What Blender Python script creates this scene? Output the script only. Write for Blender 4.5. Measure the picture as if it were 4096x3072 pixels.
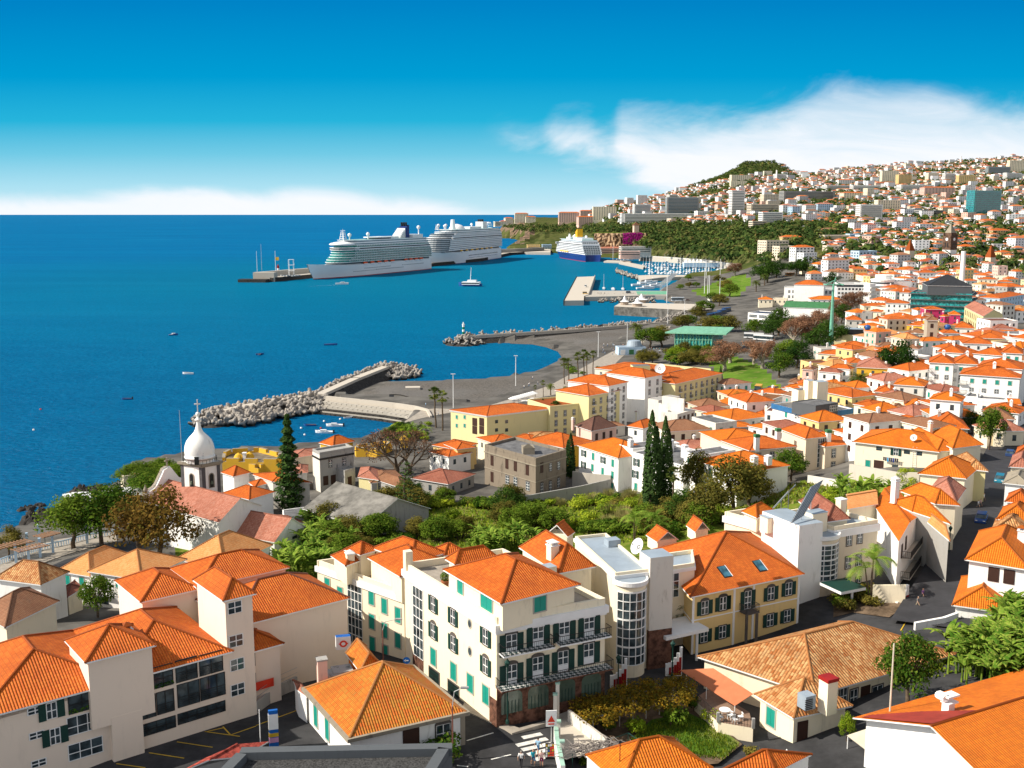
import bpy,math,random,bisect
import numpy as np
import mathutils
from mathutils import Matrix
Vc=mathutils.Vector
rng,enu=range,enumerate
cs,sn,PI=math.cos,math.sin,math.pi
MU_,AD_,SU_,TC_,AH_,AH2='MULTIPLY','ADD','SUBTRACT','ShaderNodeTexCoord','apartment_house','apartment house'
rnd=random.Random(7);Q0=rnd.random
for o in list(bpy.data.objects):bpy.data.objects.remove(o)
SC=bpy.context.scene
COL=SC.collection
# camera
FX=4200.0;CAMH=80.0;PITCH=math.atan(681/4200)
SP,CP=sn(PITCH),cs(PITCH)
cd=bpy.data.cameras.new('camera');cam=bpy.data.objects.new('camera',cd);COL.objects.link(cam)
cd.sensor_width=36;cd.lens=36*FX/4096;cd.clip_start=1;cd.clip_end=90000
cam.location=(0,0,CAMH);cam.rotation_euler=(PI/2-PITCH,0,0)
SC.camera=cam
# sun and exposure
SUN_EL=math.radians(39);SUN_DIR=Vc((-1.0,-0.16,0)).normalized()
sl=bpy.data.lights.new('sun','SUN');sl.energy=4.9;sl.angle=math.radians(0.53);sl.color=(1,.92,.79)
so=bpy.data.objects.new('sun',sl);COL.objects.link(so)
sv=Vc((SUN_DIR.x*cs(SUN_EL),SUN_DIR.y*cs(SUN_EL),sn(SUN_EL)))
so.rotation_euler=sv.to_track_quat('Z','Y').to_euler();so.location=(-300,0,400)
vs=SC.view_settings;vs.view_transform='Standard';vs.look='None';vs.exposure=0.5;vs.gamma=1
# node helpers
class NT:
 def __init__(s,nt):s.t=nt;nt.nodes.clear()
 def n(s,typ,inp=None,**kw):
  nd=s.t.nodes.new(typ)
  for k,v in kw.items():setattr(nd,k,v)
  if inp:
   for k,v in inp.items():
    if isinstance(v,bpy.types.NodeSocket):s.t.links.new(v,nd.inputs[k])
    else:nd.inputs[k].default_value=v
  return nd
 def m(s,op,a,b=0.0,c=0.0,clamp=False):
  return s.n('ShaderNodeMath',{0:a,1:b,2:c},operation=op,use_clamp=clamp).outputs[0]
 def mix(s,f,a,b,blend='MIX'):
  nd=s.n('ShaderNodeMix',None,data_type='RGBA',blend_type=blend)
  for i,v in((0,f),(6,a),(7,b)):
   if isinstance(v,bpy.types.NodeSocket):s.t.links.new(v,nd.inputs[i])
   elif i:nd.inputs[i].default_value=(*v[:3],1)
   else:nd.inputs[i].default_value=v
  return nd.outputs[2]
 def sstep(s,x,a,b):
  return s.n('ShaderNodeMapRange',{0:x,1:a,2:b,3:0.0,4:1.0},interpolation_type='SMOOTHSTEP').outputs[0]
 def noise(s,vec,scale,detail=3,rough=.5,dist=0.0):
  d={'Scale':scale,'Detail':detail,'Roughness':rough,'Distortion':dist}
  if vec is not None:d['Vector']=vec
  return s.n('ShaderNodeTexNoise',d).outputs[0]
  # world: sky with cirrus
W=bpy.data.worlds.new('World');SC.world=W;W.use_nodes=True
w=NT(W.node_tree)
sky=w.n('ShaderNodeTexSky',sky_type='NISHITA',sun_disc=False,sun_elevation=SUN_EL,sun_rotation=math.atan2(SUN_DIR.x,SUN_DIR.y),altitude=60,air_density=1.0,dust_density=0.2,ozone_density=4.0)
dirv=w.n(TC_).outputs['Generated']
sx=w.n('ShaderNodeSeparateXYZ',{0:dirv})
yy=w.m('MAXIMUM',sx.outputs[1],0.05)
U=w.m('DIVIDE',sx.outputs[0],yy);V=w.m('DIVIDE',sx.outputs[2],yy)
hs=w.n('ShaderNodeHueSaturation',{'Hue':.5,'Saturation':.25,'Value':1.2,'Fac':1.0,'Color':sky.outputs[0]}).outputs[0]
rp=w.n('ShaderNodeValToRGB',{'Fac':w.m(MU_,V,4.0)});cr=rp.color_ramp
cr.elements[0].position=0.0;cr.elements[0].color=(.60,.84,.93,1);cr.elements[1].position=1.0;cr.elements[1].color=(.0,.195,.53,1)
for ps,cl in((.10,(.42,.76,.90)),(.22,(.17,.60,.80)),(.34,(.02,.46,.72)),(.50,(.0,.34,.66)),(.75,(.0,.235,.575))):
 e_=cr.elements.new(ps);e_.color=(*cl,1)
grad=w.n('ShaderNodeVectorMath',{0:rp.outputs[0],1:(7.05,7.05,7.05)},operation=MU_).outputs[0]
base=w.mix(w.m(MU_,w.sstep(V,.9,.25),w.m(MU_,w.sstep(sx.outputs[1],.0,.2),1.0)),hs,grad)
uvn=w.n('ShaderNodeCombineXYZ',{0:w.m(MU_,U,1.0),1:w.m(MU_,V,2.6),2:0.0}).outputs[0]
n1=w.noise(uvn,9,6,.6,.6);n2=w.noise(uvn,3.2,5,.55,1.2)
wob=w.m(AD_,w.m(MU_,w.m(SU_,n1,.5),.060),w.m(MU_,w.m(SU_,n2,.5),.045))
def edge(pts):
 """curve through (px,py) of the photograph turned into the directions they lie in"""
 q=[]
 for x,y in pts:
  v=(y-1536)/FX;den=CP-v*SP
  q.append(((x-2048)/FX/den,-(SP+v*CP)/den))
 fc=w.n('ShaderNodeFloatCurve',{'Factor':1.0,'Value':w.m(AD_,w.m(MU_,U,.8),.5)})
 c=fc.mapping.curves[0]
 while len(c.points)<len(q):c.points.new(.5,.5)
 for p_,(a,b)in zip(c.points,q):p_.location=(a*.8+.5,b*4)
 fc.mapping.update()
 return w.m(MU_,fc.outputs[0],.25)
top=edge([(-200,855),(1900,560),(1990,500),(2150,505),(2220,440),(2320,430),(2440,470),(2490,400),(2700,440),(2900,430),(3120,385),(3220,330),(3330,300),(3600,305),(3900,340),(4300,380)])
bot=edge([(-200,845),(1900,550),(2150,590),(2260,655),(2420,685),(2500,730),(2620,790),(2760,845),(2900,880),(3400,1000),(4300,1200)])
m1=w.m(MU_,w.sstep(w.m(AD_,w.m(SU_,top,V),wob),-.008,.036),w.sstep(w.m(AD_,w.m(SU_,V,bot),wob),-.006,.022))
m1=w.m(MU_,m1,w.sstep(U,-.04,.02))
low=edge([(-200,775),(200,775),(500,752),(620,738),(850,750),(1000,770),(1180,752),(1340,757),(1500,780),(1750,805),(1950,835),(2100,830),(2300,800),(2500,790),(4300,780)])
m2=w.sstep(w.m(AD_,w.m(SU_,low,V),w.m(MU_,w.m(SU_,n1,.5),.022)),-.004,.014)
m2=w.m(MU_,m2,w.m(AD_,.72,w.m(MU_,n1,.4)),clamp=True)
stv=w.n('ShaderNodeCombineXYZ',{0:w.m(MU_,w.m(AD_,U,w.m(MU_,V,1.5)),3.0),1:w.m(MU_,V,14.0),2:3.0}).outputs[0]
st=w.noise(stv,3.0,6,.65,.9)
dens=w.m(AD_,w.m(MU_,w.sstep(V,.10,.03),.45),w.m(AD_,w.m(MU_,st,.55),.36),clamp=True)
m1=w.m(MU_,m1,dens)
mask=w.m('MAXIMUM',m1,m2,clamp=True)
front=w.sstep(sx.outputs[1],.05,.3)
mask=w.m(MU_,mask,front)
final=w.mix(mask,base,(6.8,6.95,7.3))
bg=w.n('ShaderNodeBackground',{'Color':final,'Strength':.1})
w.t.links.new(bg.outputs[0],w.n('ShaderNodeOutputWorld').inputs[0])
# pixel <-> ground helpers
REG={'A':(0,1500,.463),'B':(1024,1500,.463),'C':(2048,1500,.463),'D':(3072,1500,.463),'F':(0,2268,.4846),'G':(1024,2268,.4846),'H':(2048,2268,.4846),'I':(3072,2268,.4846),'J':(900,800,.463),'K':(1924,780,.463),'L':(2948,780,.519),'M':(1940,600,.4882),'N':(3000,600,.4955),'O':(3000,1050,.27125),'Q':(3500,1050,.27128),'R':(2200,1380,.36166),'S':(3000,1400,.27125),'T':(3496,1400,.27125),'U':(860,1640,.36166),'V':(1240,2080,.40687),'W':(2040,2060,.40687),'X':(2860,1900,.40687),'Y':(0,2080,.40687),'_':(0,0,1)}
def ray(s):
 a,b,k=REG[s[0]];u=(a+s[1]*k-2048)/FX;v=(b+s[2]*k-1536)/FX
 return Vc((u,CP-v*SP,-(SP+v*CP)))
def P(s,z=0.0):
 """point seen at a pixel of the photograph, at elevation z"""
 d=ray(s);t=(z-CAMH)/d.z
 return Vc((d.x*t,d.y*t,z))
NEARL=[(0,26),(60,26),(110,24),(150,17),(200,9),(240,5),(400,3),(9000,3)]
PROF=[(-900,NEARL),(300,[(0,27),(105,27),(130,22),(170,15),(215,10),(250,6),(400,4),(9000,4)]),(1100,[(0,27),(110,27),(135,24),(170,16),(220,9.5),(270,6.5),(340,4),(9000,4)]),(2020,[(0,27),(110,27),(135,25),(165,17),(200,11.5),(265,9),(340,6),(450,4),(2500,5),(3050,30),(3500,44),(5000,60),(9000,50)]),(2250,[(0,27),(118,26.5),(140,24.5),(170,18),(200,12),(265,9.5),(340,7),(450,4.5),(1300,4),(2300,5),(2850,26),(3100,46),(3400,60),(5000,60),(9000,50)]),(2450,[(0,25.5),(125,25),(145,24.5),(170,19),(200,13),(265,10),(340,8),(450,5),(700,4),(1800,5),(2030,7),(2090,42),(2400,50),(3000,80),(3300,104),(3800,90),(9000,60)]),(2650,[(0,25),(125,25),(150,24),(200,14),(265,11),(340,9),(450,6),(700,4.5),(1290,4),(1500,6),(1600,12),(1800,28),(2000,44),(2400,60),(3000,102),(3600,140),(4500,110),(9000,60)]),(2850,[(0,25),(130,25),(165,21),(265,12),(340,10),(450,8),(700,6),(1180,5),(1300,7),(1400,14),(1600,27),(1900,47),(2300,72),(2800,112),(3200,158),(3600,196),(4500,150),(9000,60)]),(2960,[(0,25),(130,25),(165,21),(265,12),(340,11),(450,10),(700,8),(1100,7),(1300,14),(1600,40),(1900,58),(2300,84),(2800,124),(3300,184),(3750,255),(4200,200),(9000,60)]),(3080,[(0,25),(120,25),(140,25.5),(165,22),(265,13),(340,12),(450,11),(700,9),(1000,10),(1200,18),(1350,32),(1600,50),(1900,68),(2300,93),(2800,136),(3300,186),(3600,230),(3800,262),(4200,200),(9000,60)]),(3180,[(0,25),(120,25.2),(145,26),(200,22),(265,14),(340,13),(450,12),(700,11),(1000,14),(1150,22),(1350,40),(1700,60),(2100,82),(2500,114),(3000,160),(3500,200),(4000,216),(4600,200),(9000,100)]),(3350,[(0,25.5),(118,26),(150,27),(200,24),(265,16),(340,15),(450,14.5),(700,13),(1000,17),(1150,24),(1350,42),(1700,62),(2100,82),(2500,118),(3000,165),(3500,208),(4000,240),(4600,200),(9000,100)]),(3600,[(0,27),(120,27),(165,27.5),(230,24),(300,19),(450,16),(700,16),(1000,18),(1200,30),(1350,46),(1700,62),(2100,82),(2500,125),(3000,178),(3600,225),(4000,260),(4600,220),(9000,100)]),(4100,[(0,29),(170,29),(230,26),(300,21),(450,17),(700,17),(1000,19),(1200,32),(1400,50),(1700,66),(2000,84),(2500,140),(3000,195),(3600,245),(4000,288),(4600,250),(9000,100)]),(5200,[(0,30),(170,30),(230,28),(300,26),(450,24),(700,26),(1000,30),(1200,42),(1400,60),(1700,80),(2000,100),(2500,160),(3000,220),(3600,290),(4000,340),(9000,200)])]
PU=[(p[0]-2048)/FX for p in PROF]
PD=[([q[0]for q in p[1]],[q[1]for q in p[1]])for p in PROF]
def prof(i,d):
 xs,zs=PD[i];j=bisect.bisect_right(xs,d)
 if j==0:return zs[0]
 if j>=len(xs):return zs[-1]
 return zs[j-1]+(zs[j]-zs[j-1])*(d-xs[j-1])/(xs[j]-xs[j-1])
def ground(x,y):
 d=max(y,1.0);u=x/d;d=min(d,8999)
 if u<=PU[0]:return prof(0,d)
 if u>=PU[-1]:return prof(len(PU)-1,d)
 i=bisect.bisect_right(PU,u)-1;k=(u-PU[i])/(PU[i+1]-PU[i])
 return prof(i,d)*(1-k)+prof(i+1,d)*k
def hit(s,add=0.0,zmin=-1e9):
 """first ground point seen at a pixel"""
 d=ray(s);t=60.0;pt=t
 while t<9000:
  x,y,z=d.x*t,d.y*t,CAMH+d.z*t
  if z<max(ground(x,y),zmin)+add:
   a,b=pt,t
   for _ in rng(18):
    m=(a+b)/2;x,y,z=d.x*m,d.y*m,CAMH+d.z*m
    if z<max(ground(x,y),zmin)+add:b=m
    else:a=m
   return Vc((x,y,max(ground(x,y),zmin)))
  pt=t;t*=1.006
 return None
def raised(s,h):
 """point seen at a pixel that floats h above the ground"""
 q=hit(s,h)
 return None if q is None else Vc((q.x,q.y,q.z+h))
 # materials
MT={}
def principled(t,color,rough=.8,spec=.3,normal=None,metal=0.0,extra=None):
 d={'Roughness':rough,'Specular IOR Level':spec,'Metallic':metal}
 if isinstance(color,bpy.types.NodeSocket):d['Base Color']=color
 else:d['Base Color']=(*color[:3],1)
 if normal is not None:d['Normal']=normal
 if extra:d.update(extra)
 b=t.n('ShaderNodeBsdfPrincipled',d)
 t.t.links.new(b.outputs[0],t.n('ShaderNodeOutputMaterial').inputs[0])
def newmat(name):
 m=bpy.data.materials.new(name);m.use_nodes=True;MT[name]=m
 return m,NT(m.node_tree)
def plain(name,col,rough=.7,spec=.3,var=.12,scale=.6,metal=0.0,bump=0.0):
 if name in MT:return MT[name]
 m,t=newmat(name);co=t.n(TC_).outputs[3]
 f=t.noise(co,scale,5,.65);dark=tuple(c*(1-var*2)for c in col);lite=tuple(min(1,c*(1+var*.7))for c in col)
 c=t.mix(t.sstep(f,.3,.7),dark,lite)
 nrm=t.n('ShaderNodeBump',{'Strength':bump,'Distance':.05,'Height':t.noise(co,scale*9,4)}).outputs[0]if bump else None
 principled(t,c,rough,spec,nrm,metal)
 return m
def pst(name,col,dirt=.25,dcol=(.25,.22,.18)):
 if name in MT:return MT[name]
 m,t=newmat(name);co=t.n(TC_).outputs[3]
 s=t.n('ShaderNodeMapping',{'Vector':co,'Scale':(.5,.5,.12)}).outputs[0]
 f=t.noise(s,2.2,6,.7,.5);g=t.noise(co,.35,3)
 c=t.mix(t.m(MU_,g,.22),col,tuple(v*.78 for v in col))
 c=t.mix(t.m(MU_,t.sstep(f,.52,.74),dirt),c,dcol)
 nrm=t.n('ShaderNodeBump',{'Strength':.25,'Distance':.02,'Height':t.noise(co,9,4)}).outputs[0]
 principled(t,c,.9,.15,nrm)
 return m
def tile(name,a,b,old=.1,pitch=.27,course=.42,stain=(.10,.07,.05),rib=.055):
 if name in MT:return MT[name]
 m,t=newmat(name);uv=t.n(TC_).outputs['UV'];co=t.n(TC_).outputs[3]
 s=t.n('ShaderNodeSeparateXYZ',{0:uv});uu=t.m('DIVIDE',s.outputs[0],pitch);vv=t.m('DIVIDE',s.outputs[1],course)
 cell=t.n('ShaderNodeCombineXYZ',{0:t.m('FLOOR',uu),1:t.m('FLOOR',vv),2:0.0}).outputs[0]
 wn=t.n('ShaderNodeTexWhiteNoise',{'Vector':cell},noise_dimensions='3D')
 c=t.mix(wn.outputs[0],a,b)
 g=t.noise(co,.22,5,.65,.4)
 c=t.mix(t.m(MU_,t.sstep(g,.40,.68),.42+old*.4),c,tuple(v*.62 for v in a))
 k=t.m(MU_,t.sstep(t.m(AD_,t.m(MU_,t.noise(co,.8,6,.75),.7),t.m(MU_,wn.outputs[0],.3)),.66-old*.35,.9-old*.3),min(1,.12+old*1.8))
 c=t.mix(k,c,stain)
 fr=t.m('FRACT',uu);fv=t.m('FRACT',vv)
 r=t.m('ABSOLUTE',t.m('SINE',t.m(MU_,uu,PI)))
 c=t.mix(t.m(MU_,t.sstep(r,.35,.05),.55),c,tuple(v*.35 for v in a))
 c=t.mix(t.m(MU_,t.sstep(fv,.12,.0),.55),c,tuple(v*.3 for v in a))
 hgt=t.m(AD_,r,t.m(MU_,t.m(SU_,1.0,fv),.5))
 nrm=t.n('ShaderNodeBump',{'Strength':1.0,'Distance':rib*1.6,'Height':hgt}).outputs[0]
 principled(t,c,.75,.25,nrm)
 return m
def lfm(name,a,b,c3=None,sc=.5,tr=.35,k=1.35):
 a,b=[tuple(min(.6,v*k)for v in q)for q in(a,b)];c3=tuple(v*k for v in c3)if c3 else None
 m,t=newmat(name);co=t.n(TC_).outputs[3];oi=t.n('ShaderNodeObjectInfo').outputs['Random']
 f=t.m(AD_,t.noise(co,sc,4,.6),t.m(MU_,t.m(SU_,oi,.5),.25))
 c=t.mix(t.sstep(f,.3,.68),a,b)
 if c3:c=t.mix(t.m(MU_,t.sstep(t.noise(co,sc*3.1,3),.52,.68),.7),c,c3)
 d1=t.n('ShaderNodeBsdfDiffuse',{'Color':c});d2=t.n('ShaderNodeBsdfTranslucent',{'Color':c})
 mx=t.n('ShaderNodeMixShader',{0:tr,1:d1.outputs[0],2:d2.outputs[0]})
 t.t.links.new(mx.outputs[0],t.n('ShaderNodeOutputMaterial').inputs[0])
 return m
def glassm(name,col=(.02,.03,.035),rough=.08):
 if name in MT:return MT[name]
 m,t=newmat(name);co=t.n(TC_).outputs[3]
 c=t.mix(t.sstep(t.noise(co,.9,2),.35,.65),col,tuple(v*2.6+.01 for v in col))
 principled(t,c,rough,.6)
 return m
WH=pst('white_plaster',(.86,.845,.81),.3);WHW=pst('worn_white_plaster',(.66,.63,.57),.6)
CR=pst('cream_plaster',(.84,.745,.56),.3);YE=pst('yellow_plaster',(.74,.54,.24),.18)
SAND=pst('sand_plaster',(.70,.60,.46),.2);PK=pst('pink_plaster',(.72,.50,.42),.25)
LYE=pst('pale_yellow_plaster',(.70,.62,.33),.15);SYE=pst('strong_yellow_plaster',(.68,.40,.04),.4)
MAG=pst('magenta_plaster',(.55,.05,.16),.2);LBL=pst('light_blue_plaster',(.45,.60,.74),.15)
GR=pst('grey_plaster',(.34,.33,.31),.5);STN=pst('weathered_stone',(.30,.26,.20),.8,(.06,.05,.045))
CEM=pst('stained_cement',(.36,.35,.33),.9,(.08,.08,.08));CON=pst('concrete',(.42,.39,.34),.4,(.2,.18,.16))
CONL=pst('pale_concrete',(.52,.47,.40),.3,(.3,.27,.23));DCON=pst('dark_concrete',(.10,.11,.12),.3,(.05,.05,.05))
T1=tile('orange_tiles',(.54,.105,.009),(.69,.17,.018),.1);T2=tile('bright_orange_tiles',(.66,.15,.008),(.80,.21,.012),.05)
T3=tile('old_mottled_tiles',(.36,.12,.03),(.68,.40,.17),.3,.36,.5);T4=tile('brown_tiles',(.30,.13,.065),(.38,.19,.10),.3)
T5=tile('pale_red_tiles',(.44,.15,.09),(.58,.26,.18),.2);T6=tile('dark_brown_tiles',(.13,.06,.045),(.19,.09,.06),.25)
T7=tile('patinated_orange_tiles',(.58,.13,.012),(.50,.24,.03),.18);T8=tile('light_orange_tiles',(.76,.30,.09),(.82,.40,.15),.1)
T9=tile('red_brown_tiles',(.32,.10,.06),(.42,.16,.10),.25)
FLAT=plain('grey_roof_felt',(.16,.16,.165),.9,.1,.2,.5);SLATE=plain('blue_grey_sheet',(.30,.36,.42),.5,.4,.06)
GREENR=plain('green_sheet_roof',(.05,.18,.07),.7);DARK=plain('dark_recess',(.015,.016,.018),.6)
WPT=plain('white_paint',(.80,.80,.79),.5,.4,.03);GSH=plain('dark_green_shutter',(.008,.045,.035),.55,.3,.1)
GSL=plain('sea_green_shutter',(.01,.27,.21),.5,.3,.05);BSH=plain('brown_shutter',(.05,.022,.015),.6)
BLK=plain('black_metal',(.012,.013,.014),.5,.4);SRND=plain('dark_stone_surround',(.11,.095,.085),.9)
GLS=glassm('window_glass');GLB=glassm('blue_glass',(.02,.07,.10),.05);GLT=glassm('teal_glass',(.01,.13,.13),.05)
STBR=plain('brown_stone_cladding',(.16,.075,.05),.9,.2,.35,1.5);REDP=plain('dark_red_paint',(.30,.012,.01),.6)
ASPH=plain('asphalt',(.052,.052,.055),.95,.1,.2,.25);ROADM=plain('fresh_asphalt',(.045,.045,.05),.9,.2,.12,.4)
YLINE=plain('yellow_road_paint',(.62,.40,.03),.7);WLINE=plain('white_road_paint',(.75,.74,.70),.7,.2,.15,2)
WOOD=plain('bark',(.13,.095,.065),.95,.1,.25,3);PALEB=plain('pale_bark',(.42,.37,.29),.95,.1,.25,2)
GYM=plain('galvanised_metal',(.42,.43,.44),.45,.5,.08,2,.3)
SOLAR=plain('solar_collector',(.10,.16,.20),.25,.6,.1,1);DIRT=plain('bare_soil',(.17,.12,.08),.95,.05,.3,.6)
PAVE=plain('light_paving',(.36,.32,.27),.9,.1,.12,.8)
# mesh builder
class MB:
 def __init__(s):s.v=[];s.f=[];s.mi=[];s.m=[];s.uv=[]
 def mat(s,m):
  if m not in s.m:s.m.append(m)
  return s.m.index(m)
 def poly(s,pts,m,uv=None):
  i=len(s.v);s.v+=[tuple(p)for p in pts];s.f.append(list(rng(i,i+len(pts))));s.mi.append(s.mat(m))
  s.uv+=uv if uv else[(0.0,0.0)]*len(pts)
 def box(s,c,e1,e2,h,m,top=None,bottom=True):
  """c = corner, e1,e2 horizontal edge vectors, h height"""
  c,e1,e2=Vc(c),Vc(e1),Vc(e2);k=Vc((0,0,h))
  if e1.cross(e2).z<0:c=c+e2;e1,e2=e1,-e2
  b=[c,c+e1,c+e1+e2,c+e2];t=[p+k for p in b]
  for i in rng(4):
   j=(i+1)%4;s.poly([b[i],b[j],t[j],t[i]],m)
  s.poly(t,top or m)
  if bottom:s.poly(b[::-1],m)
 def cb(s,c,sx,sy,sz,m,yaw=0.0,top=None):
  """c = centre of the base"""
  c=Vc(c);a=Vc((cs(yaw),sn(yaw),0));b=Vc((-sn(yaw),cs(yaw),0))
  s.box(c-a*sx/2-b*sy/2,a*sx,b*sy,sz,m,top)
 def tube(s,a,b,r1,r2,m,n=8,cap=True):
  a,b=Vc(a),Vc(b);d=(b-a).normalized()
  u=d.orthogonal().normalized();w_=d.cross(u)
  A=[a+(u*cs(2*PI*i/n)+w_*sn(2*PI*i/n))*r1 for i in rng(n)]
  B=[b+(u*cs(2*PI*i/n)+w_*sn(2*PI*i/n))*r2 for i in rng(n)]
  for i in rng(n):
   j=(i+1)%n;s.poly([A[i],A[j],B[j],B[i]],m)
  if cap:s.poly(B,m);s.poly(A[::-1],m)
 def lathe(s,c,prof_,m,n=16,a0=0.0,a1=2*PI):
  c=Vc(c);full=abs(a1-a0-2*PI)<1e-6
  for(r1,z1),(r2,z2)in zip(prof_[:-1],prof_[1:]):
   for i in rng(n):
    p,q=a0+(a1-a0)*i/n,a0+(a1-a0)*(i+1)/n
    F=lambda r,z,a:c+Vc((r*cs(a),r*sn(a),z))
    pts=[F(r1,z1,p),F(r1,z1,q),F(r2,z2,q),F(r2,z2,p)]
    if r2<1e-4:pts=pts[:3]
    elif r1<1e-4:pts=[pts[0],pts[2],pts[3]]
    s.poly(pts,m)
 def prism(s,pts,z0,z1,m,top=None):
  n=len(pts);ar=sum(pts[i][0]*pts[(i+1)%n][1]-pts[(i+1)%n][0]*pts[i][1]for i in rng(n))
  if ar<0:pts=pts[::-1]
  for i in rng(n):
   a,b=pts[i],pts[(i+1)%n]
   s.poly([(a[0],a[1],z0),(b[0],b[1],z0),(b[0],b[1],z1),(a[0],a[1],z1)],m)
  s.poly([(p[0],p[1],z1)for p in pts],top or m)
 def mesh(s,name,smooth=False,origin=None):
  me=bpy.data.meshes.new(name);o=Vc(origin or(0,0,0))
  me.from_pydata([(a-o.x,b-o.y,c-o.z)for a,b,c in s.v],[],s.f)
  for m in s.m:me.materials.append(m)
  me.polygons.foreach_set('material_index',s.mi)
  ul=me.uv_layers.new(name='UVMap');ul.data.foreach_set('uv',[c for p in s.uv for c in p])
  if smooth:
   me.polygons.foreach_set('use_smooth',[True]*len(s.f))
  me.update()
  if smooth:
   import bmesh
   bm=bmesh.new();bm.from_mesh(me);bmesh.ops.remove_doubles(bm,verts=bm.verts,dist=1e-4);bm.to_mesh(me);bm.free()
  return me
 def obj(s,name,parent=None,smooth=False,origin=None):
  """world-space builder -> object whose origin is at 'origin' (or its parent's)"""
  po=parent.matrix_world.translation.copy()if parent is not None else Vc(origin or(0,0,0))
  if parent is not None and parent.get('_o'):po=Vc(parent['_o'])
  o=bpy.data.objects.new(name,s.mesh(name,smooth,po));COL.objects.link(o)
  if parent is not None:o.parent=parent
  else:o.location=po
  return o
def tag(o,label=None,cat=None,group=None,kind=None):
 if label:o['label']=label
 if cat:o['category']=cat
 if group:o['group']=group
 if kind:o['kind']=kind
 return o
def thing(name,label,cat,loc,group=None,rz=0.0,sc=None):
 o=bpy.data.objects.new(name,None);COL.objects.link(o);o.empty_display_size=.5
 o.location=loc;o.rotation_euler=(0,0,rz);o.matrix_world=Matrix.Translation(loc)
 o.rotation_euler=(0,0,rz)
 if sc:o.scale=(sc,sc,sc)
 OR[o.name]=Vc(loc)
 return tag(o,label,cat,group)
OR={}
def part(mb,name,parent,smooth=False):
 """world-space geometry as a child of an unrotated thing (or of its part)"""
 if not mb.f:return None
 po=OR[parent.name];me=mb.mesh(name,smooth,po)
 o=bpy.data.objects.new(name,me);COL.objects.link(o);o.parent=parent;OR[o.name]=po
 return o
def lpt(me,name,parent,loc=(0,0,0),rz=0.0,rot=None,sc=None):
 """shared mesh placed in its parent's own space"""
 o=bpy.data.objects.new(name,me);COL.objects.link(o);o.parent=parent;o.location=loc
 o.rotation_euler=rot or(0,0,rz)
 if sc:o.scale=sc if hasattr(sc,'__len__')else(sc,sc,sc)
 return o
def inpoly(x,y,pg):
 c=False;n=len(pg);j=n-1
 for i in rng(n):
  xi,yi=pg[i];xj,yj=pg[j]
  if(yi>y)!=(yj>y)and x<(xj-xi)*(y-yi)/(yj-yi)+xi:c=not c
  j=i
 return c
def proj(p):
 d=Vc(p)-Vc((0,0,CAMH));fz=d.y*CP-d.z*SP;up=d.y*SP+d.z*CP
 return(2048+d.x/fz*FX,1536-up/fz*FX)
 # coast, ground, sea
CPX=[(-1500,2900),(-500,2450),(0,2195),(150,2150),(270,2085),(360,2030),(470,1960),(480,1900),(560,1882),(715,1852),(900,1832),(1024,1815),(1160,1812),(1420,1790),(1560,1745),(1590,1725),(1618,1692),(1628,1670),(1560,1662),(1340,1640),(1300,1605),(1330,1580),(1420,1545),(1480,1525),(1600,1524),(1700,1522),(1924,1514),(2063,1498),(2165,1475),(2220,1447),(2243,1424),(2230,1405),(2183,1387),(2128,1377),(2040,1376),(1985,1374),(1990,1362),(2300,1326),(2600,1298),(2700,1272),(2770,1248),(2700,1215),(2640,1195),(2640,1164),(2700,1135),(2740,1110),(2960,1108),(2975,1085),(2850,1062),(2560,1035),(2405,1030),(2192,1009),(2100,1006),(2045,1004),(2030,990),(2080,975),(2090,962),(2040,953),(2000,952),(1985,940)]
COAST=[tuple(P(('_',a,b))[:2])for a,b in CPX]+[(-60,4300),(100,8000),(9000,9500),(9000,-400),(-1500,-400)]
CO=np.array(COAST)
def sdist(X,Y):
 """signed distance to the coast, positive on land"""
 X=X.ravel();Y=Y.ravel();best=np.full(X.shape,1e9);ins=np.zeros(X.shape,bool)
 for i in rng(len(CO)):
  a=CO[i];b=CO[(i+1)%len(CO)];dx,dy=b-a;L2=dx*dx+dy*dy
  t=np.clip(((X-a[0])*dx+(Y-a[1])*dy)/L2,0,1)
  best=np.minimum(best,np.hypot(X-a[0]-t*dx,Y-a[1]-t*dy))
  c=(a[1]>Y)!=(b[1]>Y)
  with np.errstate(divide='ignore',invalid='ignore'):
   xi=dx*(Y-a[1])/(dy if dy else 1e-9)+a[0]
  ins^=c&(X<xi)
 return np.where(ins,best,-best)
NU,ND=380,400
us=np.linspace(-.95,.82,NU);ds=20*(9000/20)**np.linspace(0,1,ND)
GX=ds[:,None]*us[None,:];GY=np.repeat(ds[:,None],NU,1)
GZ=np.array([[ground(GX[j,i],ds[j])for i in rng(NU)]for j in rng(ND)])
SD=sdist(GX,GY).reshape(GX.shape)
beachpg=[P(('_',a,b))[:2]for a,b in[(1440,1560),(1480,1520),(2060,1500),(2230,1440),(2230,1395),(2000,1372),(2300,1335),(2650,1300),(2540,1340),(2400,1420),(2050,1600),(1900,1640),(1720,1625),(1340,1600)]]
bx=np.array([[inpoly(GX[j,i],GY[j,i],beachpg)if 380<ds[j]<1100 else False for i in rng(NU)]for j in rng(ND)])
slope=np.where(bx,.10,np.where(GY>1950,1.4,1.2))
rg=np.random.RandomState(3)
wig=2.5*np.sin(GX*.051+np.sin(GY*.033)*2)+1.7*np.sin(GY*.093+GX*.07)
GZ2=GZ+np.where((GZ>60)&(GY>1500),wig*1.6,0)
GZ2=np.where(bx,np.minimum(GZ2,2.6),GZ2)
crag=np.where((GZ>9)&(SD<80)&(GY>1900),rg.rand(*GX.shape)*9-4,0)
GZ2=np.where(SD>0,np.minimum(GZ2,.15+SD*slope)+crag*(SD>4),-3.0)
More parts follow.
